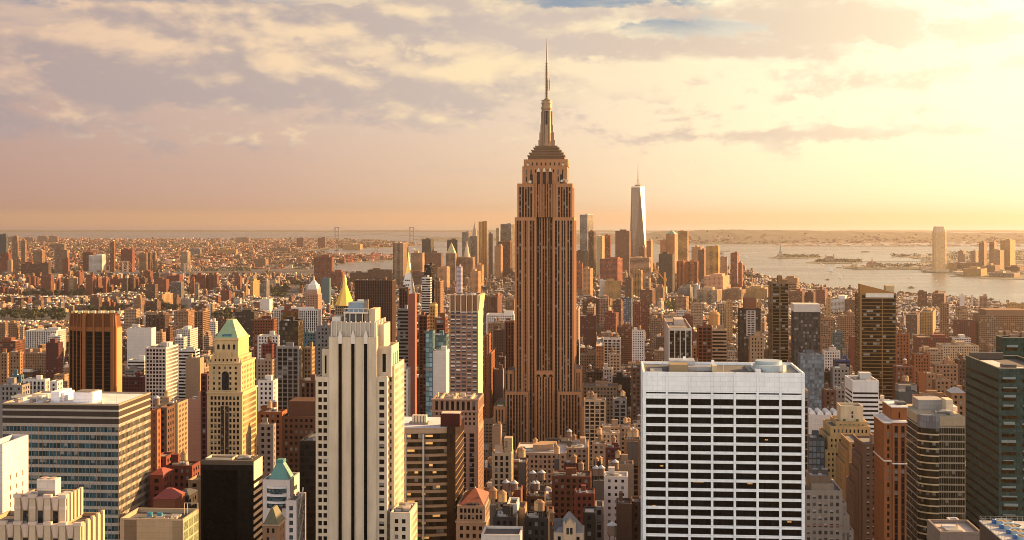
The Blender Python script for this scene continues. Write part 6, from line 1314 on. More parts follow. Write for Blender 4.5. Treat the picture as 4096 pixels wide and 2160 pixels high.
# tapering mirror tower
Yw = 5850; xc_ = wx_(2552, Yw); r0 = empty('tapering_tower', (xc_, Yw, GZ), R(11.5)); tag(r0, 'tallest downtown tower, tapering mirror glass with one blazing white facet and a mast', 'skyscraper', 'downtown towers')
h = 31.5; zb, zt = 40, zat(750, Yw) - GZ
bs = [(-h, -h), (h, -h), (h, h), (-h, h)]; tp = [(0, -h * .98), (h * .98, 0), (0, h * .98), (-h * .98, 0)]
mb = MB().prism(bs, 0, zb, False); mb.build('base', 'mirror_glass', r0, (.32, .26, .2))
for i in range(4):
    j = (i + 1) % 4
    mb = MB().face([(*bs[i], zb), (*bs[j], zb), (*tp[i], zt)], [(0, 0), (30, 0), (15, 80)]); mb.build('glass_facet', 'curtain_glass', r0, (.20, .145, .10))
    mb = MB().face([(*bs[j], zb), (*tp[j], zt), (*tp[i], zt)], [(0, 0), (30, 80), (0, 80)]); mb.build('glass_facet', 'mirror_glass' if i == 0 else 'curtain_glass', r0, (.72, .66, .60) if i == 0 else (.27, .20, .145))  # sun glare put into one pale mirror facet; the rest are darker glass
MB().prism([(x * .97, y * .97) for x, y in tp], zt, zt + 6, True).build('parapet', 'mirror_glass', r0, (.5, .45, .4))
MB().cyl(0, 0, zt + 6, zt + 12, 14, 15, 16).build('beacon_ring', 'painted_metal', r0, (.35, .26, .18)); mb = MB().cyl(0, 0, zt + 10, zat(690, Yw) - GZ, 2.4, 1.6, 8); mb.cyl(0, 0, zat(690, Yw) - GZ, zat(642, Yw) - GZ, 1.5, .4, 8)
for a in range(3): mb.tube((9 * math.cos(a * 2.1), 9 * math.sin(a * 2.1), zt + 12), (0, 0, zt + 42), .35)
mb.build('mast', 'painted_metal', r0, (.36, .25, .16))
SHIELD.append((2523, 2581, 640, 1032, Yw - 40))
JERSEY = [(3832,3864,0,1004,1052,7600,'sand','first small tower right of the tall riverside tower'),(3882,3913,0,1004,1054,7600,'sand','second small tower right of the tall riverside tower'),(3915,3948,0,970,1058,7400,'tan','tan tower left of the stepped pair across the river'),(3957,3988,0,969,1030,7500,'tan','tan tower between two others across the river'),(3960,4022,0,1001,1082,7000,'buff','wide buff office block across the river'),
 (4001,4062,0,962,1075,7100,'gold','golden tower with stepped top across the river'),(3790,3824,0,1056,1086,6950,'gold','low golden block beside the tall riverside tower'),(3826,3944,0,1052,1086,7000,'tan','long low tan offices across the river'),(3852,3962,0,1076,1105,6450,'gold','low golden ferry terminal block across the river'),(3945,4000,0,1062,1090,6700,'tan','low tan block below the wide buff office'),(4020,4110,0,1068,1092,6800,'brown','low brown block at the right edge across the river'),(3957,4110,0,1093,1114,6300,'cream','long cream pier shed across the river')]
b = Bld('riverside_tower', 'tall lone tower with tapered crown across the river', 'skyscraper', 3737, 3788, 930, 6950, xc=None, L=52, yb=1086, gz=2)
W, L, H = b.W, b.L, b.H; G_ = b.part('glazing', 'curtain_glass', (.62, .42, .21)); k = 9
pl = lambda o, c: [(o + c, o), (W - o - c, o), (W - o, o + c), (W - o, L - o - c), (W - o - c, L - o), (o + c, L - o), (o, L - o - c), (o, o + c)]
G_.prism(pl(0, 9), 0, H, True, cell=(3, 4.2)); b.part('crown', 'curtain_glass', (.66, .46, .26)).prism(pl(0, 9), H, b.lz(906), True, pl(6, 9), cell=(3, 4.2)); b.finish()
for t in JERSEY:
    dw = (t[1] - t[0]) * .35; t = (t[0], t[1] - dw, t[1], *t[3:])
    do_row((*t[:7], 's', 'riverside_block', t[7], 'buildings across the west river'), dict(fl=4, bay=4.5, gz=2, rot=-R(28)))
# grey gabled house
b = Bld('gabled_house', 'grey stone house with a steep slate roof and pointed front gable', 'house', 2215, 2334, 2131, 560, L=14)
W, L, H = b.W, b.L, b.H; GS = (.40, .31, .22); facade(b, 0, W, 0, L, 0, H, GS, bay=2.4, fl=4, pw=.5, sp=.4, corner=1, top=1.6, wparts=1)
za = b.lz(2046, y=L / 2); b.part('slate_roof', 'roof_tile', (.17, .16, .16)).pyr(.4, W - .4, .2, L, H - .3, za, .3, .5)
x = b.lx(2278, -.4); mb = MB(); hw = 2.3; zg = b.lz(2080)
mb.prism([(x - hw, -.5), (x + hw, -.5), (x + hw, 3), (x - hw, 3)], 0, zg - 2.4, True); mb.face([(x - hw, -.5, zg - 2.4), (x + hw, -.5, zg - 2.4), (x, -.5, zg)]); mb.face([(x + hw, -.5, zg - 2.4), (x + hw, 5, zg - 2.4), (x, 5, zg), (x, -.5, zg)]); mb.face([(x - hw, 5, zg - 2.4), (x - hw, -.5, zg - 2.4), (x, -.5, zg), (x, 5, zg)]); b.each('front_gable', 'masonry', (.50, .36, .22), mb)
for dx_ in (-.75, .75): boxpart(b, 'gable_window', x + dx_ - .55, x + dx_ + .55, -.56, -.3, H - .6, H + 2.2, (.03, .03, .03), 'window_glass')
for dx_ in (-2.3, 2.3): mb = MB().cyl(x + dx_, -.3, H - 3, zg - 1.4, .35, .35, 6); mb.cyl(x + dx_, -.3, zg - 1.4, zg - .2, .4, .05, 6); b.each('pinnacle', 'masonry', (.5, .38, .25), mb)
boxpart(b, 'mansard_wing', 0, 3.2, 2, 8, H - .5, H + 4.4, (.07, .075, .08), 'roof_tile'); b.finish()
for xx, t_, c_ in ((1716, 'gold', 0),): pass

# round roof house on the brick tower, stepped white lobes etc.
rt = [o for o in COL.objects if o.get('label', '').startswith('brown brick apartment tower with a round')][0]
mb = MB().cyl(18, 14, 0, 11, 5.6, 5.6, 20); mb.cyl(18, 14, 11, 13.6, 6.4, 4.2, 20)
o = mb.build('round_roof_house', 'rough_brick', rt, (.42, .22, .08)); o.location = (0, 0, zat(1304, 1360) - GZ)

# ------------------------------------------------------------------ water, land, islands, hills
def sheet(name, pts, z, material, color=(1, 1, 1), thick=0.0, world=False):
    P = [p if world else (wx_(p[0], gy(p[1], 0)), gy(p[1], 0)) for p in pts]
    a = sum(P[i][0] * P[(i + 1) % len(P)][1] - P[(i + 1) % len(P)][0] * P[i][1] for i in range(len(P)))
    if a < 0: P = P[::-1]
    mb = MB()
    if thick: mb.prism(P, z - thick, z, True)
    else: mb.face([(x, y, z) for x, y in P])
    o = mb.build(name, material, None, color); tag(o, kind='structure'); return o
sheet('water', [(-60000, -3000), (60000, -3000), (60000, 32500), (-60000, 32500)], 0, 'water', world=True)
MAN = [(-900, 1078), (600, 1080), (1000, 1080), (1290, 1086), (1420, 1096), (1500, 1092), (1650, 1080), (1800, 1066), (1900, 1060), (2100, 1052), (2500, 1058), (2800, 1075), (2960, 1096), (3000, 1106), (3100, 1128), (3200, 1150), (3300, 1166), (3450, 1180), (3700, 1196), (3900, 1212), (4096, 1236), (4400, 1275), (5000, 1340)]
MANW = [(wx_(x, gy(y, 0)), gy(y, 0)) for x, y in MAN]
PM = MANW + [(3500, 1000), (1500, -400), (-1500, -400), (-6000, 1000)]
sheet('ground', PM, GZ, 'asphalt', thick=12, world=True)
BKN = [(-1500, 952), (0, 953), (500, 956), (1000, 957), (1300, 953), (1360, 956), (1500, 962), (1650, 972), (1690, 982), (1600, 989), (1450, 993), (1300, 996), (1215, 1002), (1185, 1011), (1250, 1017), (1350, 1020), (1500, 1021), (1600, 1026), (1640, 1035), (1580, 1041), (1450, 1047), (1350, 1054), (1290, 1061), (1240, 1066), (1100, 1060), (1000, 1062), (1000, 1076), (1260, 1083), (900, 1088), (-1500, 1090)]
sheet('far_shore_land', BKN, 4, 'land', (.20, .13, .09), thick=5)
BW = [(wx_(x, gy(y, 0)), gy(y, 0)) for x, y in BKN]
sheet('harbour_island', [(3070, 1033), (3100, 1028), (3180, 1022), (3260, 1024), (3288, 1030), (3255, 1033), (3160, 1035)], 3, 'land', (.12, .11, .06), thick=4)
sheet('harbour_island', [(3225, 1052), (3262, 1045), (3330, 1040), (3420, 1042), (3450, 1048), (3410, 1054), (3300, 1055)], 3, 'land', (.16, .13, .08), thick=4)
JP = [(3345, 1071), (3400, 1068), (3480, 1070), (3560, 1066), (3660, 1059), (3712, 1050), (3690, 1038), (3640, 1030), (3570, 1024), (3640, 1025), (3735, 1020), (3740, 1015), (3900, 1008), (4200, 1000), (4700, 1000), (4700, 1150), (4200, 1120), (4096, 1118), (3920, 1116), (3958, 1108), (3800, 1108), (3850, 1100), (3840, 1094), (3690, 1090), (3690, 1085), (3735, 1080), (3560, 1078), (3420, 1078)]
sheet('west_shore_land', JP, 2.5, 'land', (.17, .15, .08), thick=4)
sheet('far_pier_land', [(3105, 989), (3200, 985), (3600, 986), (4300, 984), (4300, 975), (3300, 974), (3130, 980)], 3, 'land', (.30, .24, .18), thick=4)
sheet('headland', [(1655, 958), (1720, 951), (1900, 948), (2100, 950), (2100, 964), (1800, 966), (1700, 964)], 4, 'land', (.12, .10, .07), thick=5)
def ridge(name, pts, Y, depth, base, color, seed):
    """a range of hills: skyline rows pts in the photograph at distance Y, rising from the water in front"""
    q = random.Random(seed); nx, ny = 160, 9; v = []; f = []; uv = []
    xs = np.linspace(pts[0][0], pts[-1][0], nx); top_ = np.interp(xs, [p[0] for p in pts], [p[1] for p in pts]); rr = [q.uniform(-1, 1) for _ in range(nx)]
    mb = MB(); H_ = np.zeros((nx, ny))
    for i in range(nx):
        for j in range(ny):
            t = j / (ny - 1); yy = Y + depth * t; prof = math.sin(min(1, t * 1.25) * math.pi / 2) if t < .8 else 1 - (t - .8) * 2
            H_[i, j] = max(0, (zat(top_[i], Y + depth * .8)) * prof + rr[i] * 4 * prof + math.sin(i * .9 + j) * 3 * prof)
    for i in range(nx - 1):
        for j in range(ny - 1):
            P4 = [(wx_(xs[a], Y + depth * .8), Y + depth * c / (ny - 1), float(H_[a, c])) for a, c in ((i, j), (i + 1, j), (i + 1, j + 1), (i, j + 1))]; mb.face(P4, [(0, 0)] * 4)
    o = mb.build(name, 'land', None, color, True); tag(o, kind='structure'); return o
ridge('hills', [(2100, 950), (2300, 935), (2560, 932), (2640, 926), (2760, 921), (2900, 917), (3000, 919), (3200, 923), (3500, 927), (3800, 930), (4300, 932), (5200, 934)], 14700, 2600, 975, (.13, .11, .08), 3)
ridge('far_hills', [(-2500, 922), (0, 920), (300, 921), (700, 920), (1300, 921), (1800, 921), (2600, 922), (3600, 921), (4600, 922), (6500, 924)], 28500, 2500, 935, (.12, .10, .08), 5)
# ------------------------------------------------------------------ parks: trees one by one
def leaf_crown(seed, n=150, r=(5.0, 5.0, 4.2), zc=10.0, leaf=1.5):
    q = random.Random(seed); mb = MB(); cl = [(q.gauss(0, .45) * r[0], q.gauss(0, .45) * r[1], zc + q.uniform(-.6, .8) * r[2], q.uniform(.32, .6)) for _ in range(11)]
    for i in range(n):
        cx, cy, cz, rr = q.choice(cl); d = Vector((q.gauss(0, 1), q.gauss(0, 1), q.gauss(0, 1))).normalized() * r[0] * rr * q.uniform(.6, 1.05)
        c = Vector((cx, cy, cz)) + d; nn = (d.normalized() + Vector((q.gauss(0, .5), q.gauss(0, .5), q.gauss(0, .5)))).normalized(); a = nn.orthogonal().normalized(); e = nn.cross(a); s = leaf * q.uniform(.6, 1.3)
        mb.face([tuple(c + s * (-a)), tuple(c + s * .7 * e), tuple(c + s * a), tuple(c - s * .7 * e)], [(0, 0)] * 4)
    return mb
def tree_proto(seed, color):
    r = empty('park_tree', (0, 0, -500)); leaf_crown(seed).build('crown', 'foliage', r, color); mb = MB().cyl(0, 0, 0, 5.5, .45, .3, 7)
    for a in range(4): mb.tube((0, 0, 4.8), (2.6 * math.cos(a * 1.6 + seed), 2.6 * math.sin(a * 1.6 + seed), 8.5), .18)
    mb.build('trunk', 'masonry', r, (.07, .05, .035)); return r
PROTO = [tree_proto(i, c) for i, c in enumerate(((.055, .055, .016), (.040, .044, .014), (.12, .12, .02), (.032, .036, .014)))]
PARKS = [((-40, 262), (1258, 1292), 75, (0, 1, 3), 'dark green park trees in the east village square', 'trees of the east village square'), ((90, 345), (1180, 1192), 40, (1, 3), 'dark trees at the foot of the brick housing slabs', 'trees among the housing slabs'), ((1090, 1152), (1160, 1200), 34, (0, 1), 'green trees in the square left of the clock tower', 'trees left of the clock tower'),
 ((1176, 1224), (1138, 1156), 8, (0, 3), 'small green trees above the clock tower square', 'trees above the clock tower square'), ((2660, 2708), (1226, 1246), 10, (2,), 'bright yellow-green sunlit trees in the arch square', 'sunlit trees of the arch square'), ((2686, 2760), (1214, 1248), 30, (1, 3), 'dark green trees in the arch square', 'dark trees of the arch square'),
 ((2380, 2420), (1240, 1258), 7, (1, 3), 'green trees right of the limestone skyscraper', 'trees right of the limestone skyscraper'), ((855, 935), (1262, 1292), 26, (1, 3), 'dark trees of the square behind the green pyramid roof', 'trees behind the green pyramid roof'), ((2985, 3030), (1112, 1120), 8, (1, 3), 'dark riverside park trees left of the dark river tower', 'riverside park trees'), ((3395, 3430), (1228, 1240), 6, (1,), 'trees by the brown warehouse near the river', 'trees by the brown warehouse'),
 ((640, 740), (1236, 1248), 10, (1, 3), 'dark trees below the buff housing slabs', 'trees below the buff slabs'), ((330, 520), (1242, 1256), 14, (1, 0), 'green trees around the brown housing slab', 'trees around the brown slab')]
first = [True] * 4; rt_ = random.Random(3)
for (xa, xb), (ya, yb), n, kinds_, label, grp in PARKS:
    Y0, Y1 = gy(yb), gy(ya)
    SHIELD.append((xa, xb, ya - 14, yb - 3, Y0))
    for i in range(n):
        Yt = Y0 + (Y1 - Y0) * (i + rt_.random()) / n; px = rt_.uniform(xa, xb); k = rt_.choice(kinds_); p = PROTO[k]
        o = p if first[k] else copy_tree(p); first[k] = False
        o.location = (wx_(px, Yt), Yt, GZ); s = rt_.uniform(1.0, 1.7); o.scale = (s, s, s * rt_.uniform(.85, 1.1)); o.rotation_euler = (0, 0, rt_.uniform(0, 6.28)); tag(o, label, 'tree', grp)
    ww = [grid(wx_(px, Y), Y) for px in (xa, xb) for Y in (Y0, Y1)]; FOOT.append((min(p[0] for p in ww), max(p[0] for p in ww), min(p[1] for p in ww), max(p[1] for p in ww)))
# ------------------------------------------------------------------ the ordinary blocks of the city
rf = random.Random(21)
SH = np.array(SHIELD, float); FT = np.array(FOOT, float)
mpx = np.array(MANW)
def on_land(x, y):
    pxl = CX + F * x / y
    return y < np.interp(pxl, [p[0] for p in MAN], [gy(p[1], 0) for p in MAN]) - 40
WCOL = [((.16, .08, .045), 'brown'), ((.15, .052, .03), 'brick red'), ((.25, .165, .095), 'tan'), ((.33, .245, .16), 'sand'), ((.44, .36, .25), 'cream'), ((.19, .16, .135), 'grey'), ((.10, .06, .038), 'dark brown'), ((.60, .54, .47), 'white'), ((.20, .085, .035), 'rust'), ((.30, .20, .11), 'buff')]
WCOL = [((c[0] * .95, c[1] * .86, c[2] * .84), n) for c, n in WCOL]
WW = (18, 13, 15, 12, 7, 6, 11, 3, 10, 8)
lots = []
GB = GA + R(17)
for gang, near, far in ((GA, 430.0, 5700.0), (GB, 1700.0, 6600.0)):
    cg, sg = math.cos(gang), math.sin(gang); s0 = near
    while s0 < far:
        wl, wr = -.56 * s0 - 250 - (900 if gang == GB else 0), .55 * s0 + 200
        w0 = -4200.0 + (int(s0 / 80) % 3) * 7
        while w0 < wr:
            bw = rf.choice((120, 150, 190, 230)) if s0 > 2200 else rf.choice((95, 130, 180))
            if w0 + bw > wl:
                for rr in (0, 1):
                    w1 = w0
                    while w1 < w0 + bw - 6:
                        lw = rf.uniform(6.5, 14) if rf.random() < (.66 if s0 > 2300 else .35) else rf.uniform(14, 32); lw = min(lw, w0 + bw - w1)
                        if lw < 6: break
                        d = rf.uniform(18, 29); sa = s0 + (0 if rr == 0 else 62 - d); lots.append((w1, w1 + lw, sa, sa + d, gang, cg, sg)); w1 += lw + (0 if rf.random() < .85 else rf.uniform(1, 5))
            w0 += bw + rf.choice((16, 20, 26))
        s0 += 80
cand = []
for w0, w1, sa, sb, gang, cg, sg in lots:
    cs = [(w * cg + s * sg, -w * sg + s * cg) for w, s in ((w0, sa), (w1, sa), (w1, sb), (w0, sb))]
    ys = [c[1] for c in cs]; Yl = min(ys); xm = (cs[0][0] + cs[2][0]) / 2; ym = (cs[0][1] + cs[2][1]) / 2
    if Yl < 520: continue
    pm = CX + F * xm / ym; zoneB = ym > 2650 and pm > 2330
    if zoneB != (gang == GB): continue
    gr = [grid(*c) for c in cs]; a0, a1, b0, b1 = min(g[0] for g in gr), max(g[0] for g in gr), min(g[1] for g in gr), max(g[1] for g in gr)
    if ((FT[:, 0] < a1) & (FT[:, 1] > a0) & (FT[:, 2] < b1) & (FT[:, 3] > b0)).any(): continue
    if not all(on_land(*c) for c in cs): continue
    px = [CX + F * c[0] / c[1] for c in cs]; p0, p1 = min(px), max(px)
    if p1 < -700 or p0 > 4800: continue
    g = rf.random
    if Yl < 1000: hgt = rf.uniform(34, 80)
    elif Yl < 1700: hgt = rf.uniform(20, 58) if g() < .8 else rf.uniform(58, 84)
    elif Yl < 2400: hgt = rf.uniform(14, 42) if g() < .85 else rf.uniform(42, 66)
    elif Yl < 3300: hgt = rf.uniform(8, 19) if g() < .93 else rf.uniform(19, 40)
    elif Yl < 4500: hgt = rf.uniform(7, 17) if g() < .95 else rf.uniform(17, 32)
    else: hgt = rf.uniform(9, 26) if g() < .88 else rf.uniform(26, 44)
    if 3000 < p0 and Yl > 3300: hgt = min(hgt, rf.uniform(8, 20))
    m = (SH[:, 0] < p1 + 1) & (SH[:, 1] > p0 - 1) & (SH[:, 4] > Yl)
    if m.any():
        cap = (CZ - GZ) - (SH[m, 3] - HY - 3) * max(ys) / F
        hgt = min(hgt, cap.min())
    if hgt < 6.5: continue
    cand.append([w0, w1, sa, sb, hgt, p0, p1, Yl, max(ys), gang, cg, sg])
# what of each can be seen: paint far to near on a coarse picture
buf = np.full((540, 1024), -1, int); items = [(c[7], i, c[5], c[6], HY + F * (CZ - GZ - c[4]) / c[8], HY + F * (CZ - GZ) / c[7]) for i, c in enumerate(cand)] + [(s[4], -2, s[0], s[1], s[2], min(s[3] + 30, 2160)) for s in SHIELD]
for Y, i, a, e, t, u in sorted(items, key=lambda q: -q[0]): buf[max(0, int(t / 4)):max(0, int(u / 4)) + 1, max(0, int(a / 4)):max(0, int(e / 4) + 1)] = i
seen = np.bincount(buf[buf >= 0], minlength=len(cand))
order = np.argsort(-seen); single = set(int(i) for i in order[:520] if seen[i] >= 12)
MARKS = [('the rusty chamfered tower', 370, 1400), ('the golden stone tower', 905, 1500), ('the cream tower with black strips', 1420, 1500), ('the gold pyramid roof', 1374, 1180), ('the clock tower', 1250, 1160), ('the white campanile', 1632, 1120), ('the flared top tower', 1860, 1400), ('the limestone skyscraper', 2180, 1300), ('the broad white slab', 2895, 1700),
 ('the white finned dark tower', 2690, 1390), ('the brown brick tower', 2820, 1390), ('the dark river tower', 3115, 1250), ('the white-topped glass tower', 3230, 1250), ('the gold-brown tower', 3510, 1300), ('the tan terminal', 4010, 1310), ('the green glass tower', 4000, 1600), ('the cream stepped hotel', 3400, 1800), ('the curved office block', 1690, 1850), ('the banded office block', 300, 1800), ('the red tile pyramid', 1890, 2000),
 ('the white grid office', 640, 1500), ('the black glass block', 910, 1950), ('the brown housing slabs', 380, 1210), ('the brick housing slabs', 280, 1140), ('the tan balcony tower', 808, 1290), ('the patchwork tower', 2513, 1240), ('the sand hotel', 2790, 1250), ('the golden gridded office', 2450, 1150), ('the long cream loft', 2840, 1180), ('the telephone building', 2445, 1075), ('the municipal tower', 1865, 1070), ('the round brick tower', 1290, 1070),
 ('the grey gabled house', 2278, 2090), ('the reddish middle loft', 2285, 1950), ('the brick apartment with balconies', 2445, 1280), ('the white middle loft', 2447, 1390), ('the yellow loft', 2380, 1640), ('the white-painted loft', 2460, 2000)]
KMAX = {}; info = []
stuff = MB()
def body(mb, c, i, x0=0, y0=0, det=1):
    w0, w1, sa, sb, hgt = c[:5]; q = random.Random(i); col, cn = q.choices(WCOL, WW)[0]; col = tint(col, q, .75, 1.2); rc = q.choice(ROOFS + ((.48, .42, .35), (.05, .045, .04)))
    W, L = w1 - w0, sb - sa
    storeyed(mb, x0, x0 + W, y0, y0 + L, 0, hgt, col, rc, q.uniform(2.6, 3.6), q.uniform(3.2, 3.9), q.random() < .08, q.uniform(.6, 1.2) if det else 0)
    return q, W, L, hgt, col, cn
for i, c in enumerate(cand):
    gang, CGl, SGl = c[9:12]; x, y = c[0] * CGl + c[2] * SGl, -c[0] * SGl + c[2] * CGl
    mb = MB(); q, W, L, hgt, col, cn = body(mb, c, i, det=c[7] < 3600 and seen[i] > 0)
    ex = MB()
    if c[7] < 3600 and q.random() < .5: flatbox(mb, -.5, W + .5, -.5, .4, hgt - q.uniform(.4, 1.2), hgt + .95, tint(col, q, 1.1, 1.7))      # cornice
    if hgt > 19 and q.random() < .3:
        e_ = q.uniform(.1, .3); storeyed(mb, W * e_, W * (1 - e_), L * .25, L * .9, hgt + .03, hgt + q.uniform(4, 12), col, (.1, .08, .07), 3, 3.4)
    for r_ in range(q.choice((1, 1, 2, 2, 3)) if seen[i] else 1):
        a, d = q.uniform(.15, .4) * W, q.uniform(.15, .4) * L; px, py = q.uniform(.05, .95) * (W - a), q.uniform(.1, .9) * (L - d); flatbox(ex if r_ == 0 else mb, px, px + a, py, py + d, hgt + .02, hgt + q.uniform(1.8, 4.2), q.choice((col, (.58, .50, .39), (.5, .40, .28), (.66, .60, .52), (.10, .08, .07))))
    if c[7] < 3000 and seen[i]:
        for _ in range(3):
            a = q.uniform(.8, 2.2); px, py = q.uniform(0, W - a), q.uniform(0, L - a); flatbox(mb, px, px + a, py, py + a, hgt + .02, hgt + q.uniform(.8, 1.8), q.choice(((.6, .58, .55), (.2, .2, .2), (.45, .4, .33))))
    if i in single:
        kd = 'row_house' if hgt < 17 else 'walk_up_building' if hgt < 34 else 'loft_house'
        if KMAX.get(kd, 0) < 280:
            KMAX[kd] = KMAX.get(kd, 0) + 1
            o = mb.build(kd, 'storeyed_wall'); o.location = (x, y, GZ); o.rotation_euler = (0, 0, -gang)
            e = ex.build('roof_house', 'storeyed_wall', o)
            pc, tp_ = (c[5] + c[6]) / 2, HY + F * (CZ - GZ - hgt) / c[7]
            info.append((o, kd, cn, hgt, pc, tp_))
            if hgt > 24 and c[7] < 2400 and q.random() < .6: TANKS.append((x + W * .5 * CGl + L * .5 * SGl, y - W * .5 * SGl + L * .5 * CGl, GZ + hgt, q.uniform(.8, 1.1), None))
            continue
    for src in (mb, ex):
        k = len(stuff.v); stuff.v += [(x + vx * CGl + vy * SGl, y - vx * SGl + vy * CGl, GZ + vz) for vx, vy, vz in src.v]; stuff.f += [tuple(a + k for a in f) for f in src.f]; stuff.uv += src.uv; stuff.c += src.c

tag(stuff.build('city_blocks', 'storeyed_wall'), kind='stuff')
grp_ = {}
for o, kd, cn, hgt, pc, tp_ in info:
    mk = min(MARKS, key=lambda m: (m[1] - pc) ** 2 + (1.6 * (m[2] - tp_)) ** 2); dx_, dy_ = pc - mk[1], tp_ - mk[2]
    rel = ('right of' if dx_ > 0 else 'left of') if abs(dx_) > abs(dy_) * .8 else ('below' if dy_ > 0 else 'above')
    sz = {'row_house': 'low', 'walk_up_building': 'mid-height', 'loft_house': 'tall'}[kd]; wd = {'row_house': 'row house', 'walk_up_building': 'walk-up', 'loft_house': 'loft'}[kd]
    grp_.setdefault((cn, sz, wd, rel, mk[0]), []).append((dx_ * dx_ + dy_ * dy_, o, kd))
for (cn, sz, wd, rel, mk), v in grp_.items():
    v.sort(key=lambda t: t[0])
    for n, (_, o, kd) in enumerate(v):
        tag(o, f'{sz} {cn} {wd}, {"nearest" if n == 0 else SUFF[min(n, 11)] + " nearest"} {rel} {mk}', 'building', {'row_house': 'row houses of the city', 'walk_up_building': 'walk-up buildings of the city', 'loft_house': 'loft houses of the city'}[kd])
# ------------------------------------------------------------------ roof-top water tanks
def tank_proto(col, cone):
    r = empty('water_tank', (0, 0, -500)); mb = MB().cyl(0, 0, 3.2, 7.4, 2.1, 2.0, 16)
    for k in range(4): mb.cyl(0, 0, 3.9 + k, 4.0 + k, 2.14, 2.13, 16)
    mb.build('tank', 'masonry', r, col); MB().cyl(0, 0, 7.4, 9.2, 2.4, .1, 16).build('cone_roof', 'painted_metal', r, cone)
    for a in range(4): x, y = 1.5 * math.cos(a * 1.571 + .785), 1.5 * math.sin(a * 1.571 + .785); MB().box(x - .12, x + .12, y - .12, y + .12, 0, 3.2).build('leg', 'painted_metal', r, (.12, .1, .09))
    MB().box(-1.9, 1.9, -1.9, 1.9, 3.0, 3.2).build('platform', 'painted_metal', r, (.14, .12, .1)); return r
TP = [(tank_proto((.26, .15, .08), (.34, .2, .1)), 'brown wooden'), (tank_proto((.20, .13, .09), (.55, .54, .53)), 'dark wooden white-roofed'), (tank_proto((.50, .33, .17), (.42, .25, .12)), 'pale wooden')]
used = [False] * 3; tk = random.Random(5); loose = {}
TANKS += [(wx_(2629, 590), 590, zat(1467, 590) - 7.4 * .95 + .2 - 1.5, .98, 'broad white office slab roof')]
HANDT = [(2277, 1725, 1020, 1), (2088, 1800, 800, 2), (2227, 1790, 900, 2), (2295, 1825, 880, 0), (2024, 1930, 720, 1), (2057, 1932, 720, 1), (1972, 1960, 660, 0), (2010, 1972, 655, 2), (2130, 2060, 640, 0), (2157, 2058, 640, 0), (2200, 2050, 640, 0), (2448, 2100, 600, 1), (2384, 1872, 780, 1), (2406, 1871, 780, 1), (2461, 1848, 800, 1), (2396, 1715, 1050, 2), (2131, 1892, 780, 1), (2167, 1890, 780, 1), (2520, 1722, 890, 2), (2541, 1722, 890, 2), (2512, 1676, 1100, 0), (2480, 1544, 1340, 2)]
def clip_words(t):
    t = t.split()[:8]
    while t[-1] in ('the', 'of', 'a', 'with', 'right', 'left', 'behind', 'on', 'and', 'in', 'beside', 'between', 'at', 'its', 'to', 'wide', 'white', 'before'): t.pop()
    return ' '.join(t)
for n, (x, y, z, s, lab) in enumerate(TANKS):
    k = tk.randrange(3); s *= .86; o = TP[k][0] if not used[k] else copy_tree(TP[k][0]); used[k] = True
    o.location = (x, y, z - .3); o.scale = (s, s, s)
    if lab: tag(o, f'{TP[k][1]} water tank on the {lab}' if len(lab.split()) < 9 else f'{TP[k][1]} water tank on the ' + clip_words(lab), 'water tank', 'water tanks on the roofs')
    else: tag(o, f'{TP[k][1]} water tank on an ordinary loft roof', 'water tank', 'water tanks on the roofs')
for i, (px, py, Y, k) in enumerate(HANDT):
    o = copy_tree(TP[k][0]); z = zat(py, Y); o.location = (wx_(px, Y), Y, z - 7.4); o.scale = (1, 1, 1)
    mb = MB().box(-1.7, 1.7, -1.7, 1.7, -16, .05); q = mb.build('stand', 'painted_metal', o, (.09, .075, .065))
    tag(o, f'{TP[k][1]} water tank on a tall dark stand among the low centre roofs', 'water tank', 'water tanks on the roofs')
# ------------------------------------------------------------------ far shore: houses, woods, piers
rq = random.Random(31)
def inside(P, x, y):
    r = False; j = len(P) - 1
    for i in range(len(P)):
        if (P[i][1] > y) != (P[j][1] > y) and x < (P[j][0] - P[i][0]) * (y - P[i][1]) / (P[j][1] - P[i][1]) + P[i][0]: r = not r
        j = i
    return r

def scatter(name, n, P, yr, size, hr, cols, seed, gz=4):
    q = random.Random(seed); mb = MB(); k = 0; tries = 0
    while k < n and tries < n * 30:
        tries += 1
        Y = gy(q.uniform(*yr), 0); px = q.uniform(-60, 4150); x = wx_(px, Y)
        if name == 'far_city':                              # rows along the streets
            ca, sa = .91, .42; gu, gv = x * ca - Y * sa, x * sa + Y * ca; iu, iv = round(gu / 24), round(gv / 46)
            if iu % 9 == 0 or ((iu // 9) * 7 + iv * 3) % 17 == 0: continue
            gu, gv = iu * 24, iv * 46 + q.choice((-9, 9)); x, Y = gu * ca + gv * sa, -gu * sa + gv * ca
        if not inside(P, x, Y): continue
        s = q.uniform(*size) * (1 if q.random() < .85 else 2.0); h = q.uniform(*hr) * (1 if q.random() < .93 else 2.2); c = q.choice(cols); c = tint(c, q)
        flatbox(mb, x - s / 2, x + s / 2, Y, Y + s * q.uniform(.6, 1.2), gz, gz + h, c); i = len(mb.c) - 5; k += 1
    o = mb.build(name, 'storeyed_wall'); tag(o, kind='stuff'); return o
FC = [(.30, .18, .10), (.15, .07, .035), (.42, .28, .17), (.12, .05, .03), (.20, .11, .06), (.55, .44, .32), (.10, .06, .04)]
FC = [(c[0] * 1.15, c[1] * .95, c[2] * .9) for c in FC]
scatter('far_city', 11000, BW, (955, 1088), (13, 26), (6, 13), FC, 1)
JW = [(wx_(x, gy(y, 0)), gy(y, 0)) for x, y in JP]
scatter('west_shore_blocks', 500, JW, (1000, 1100), (14, 40), (5, 12), [(.6, .48, .32), (.5, .38, .24), (.4, .32, .22)], 2, 2.5)
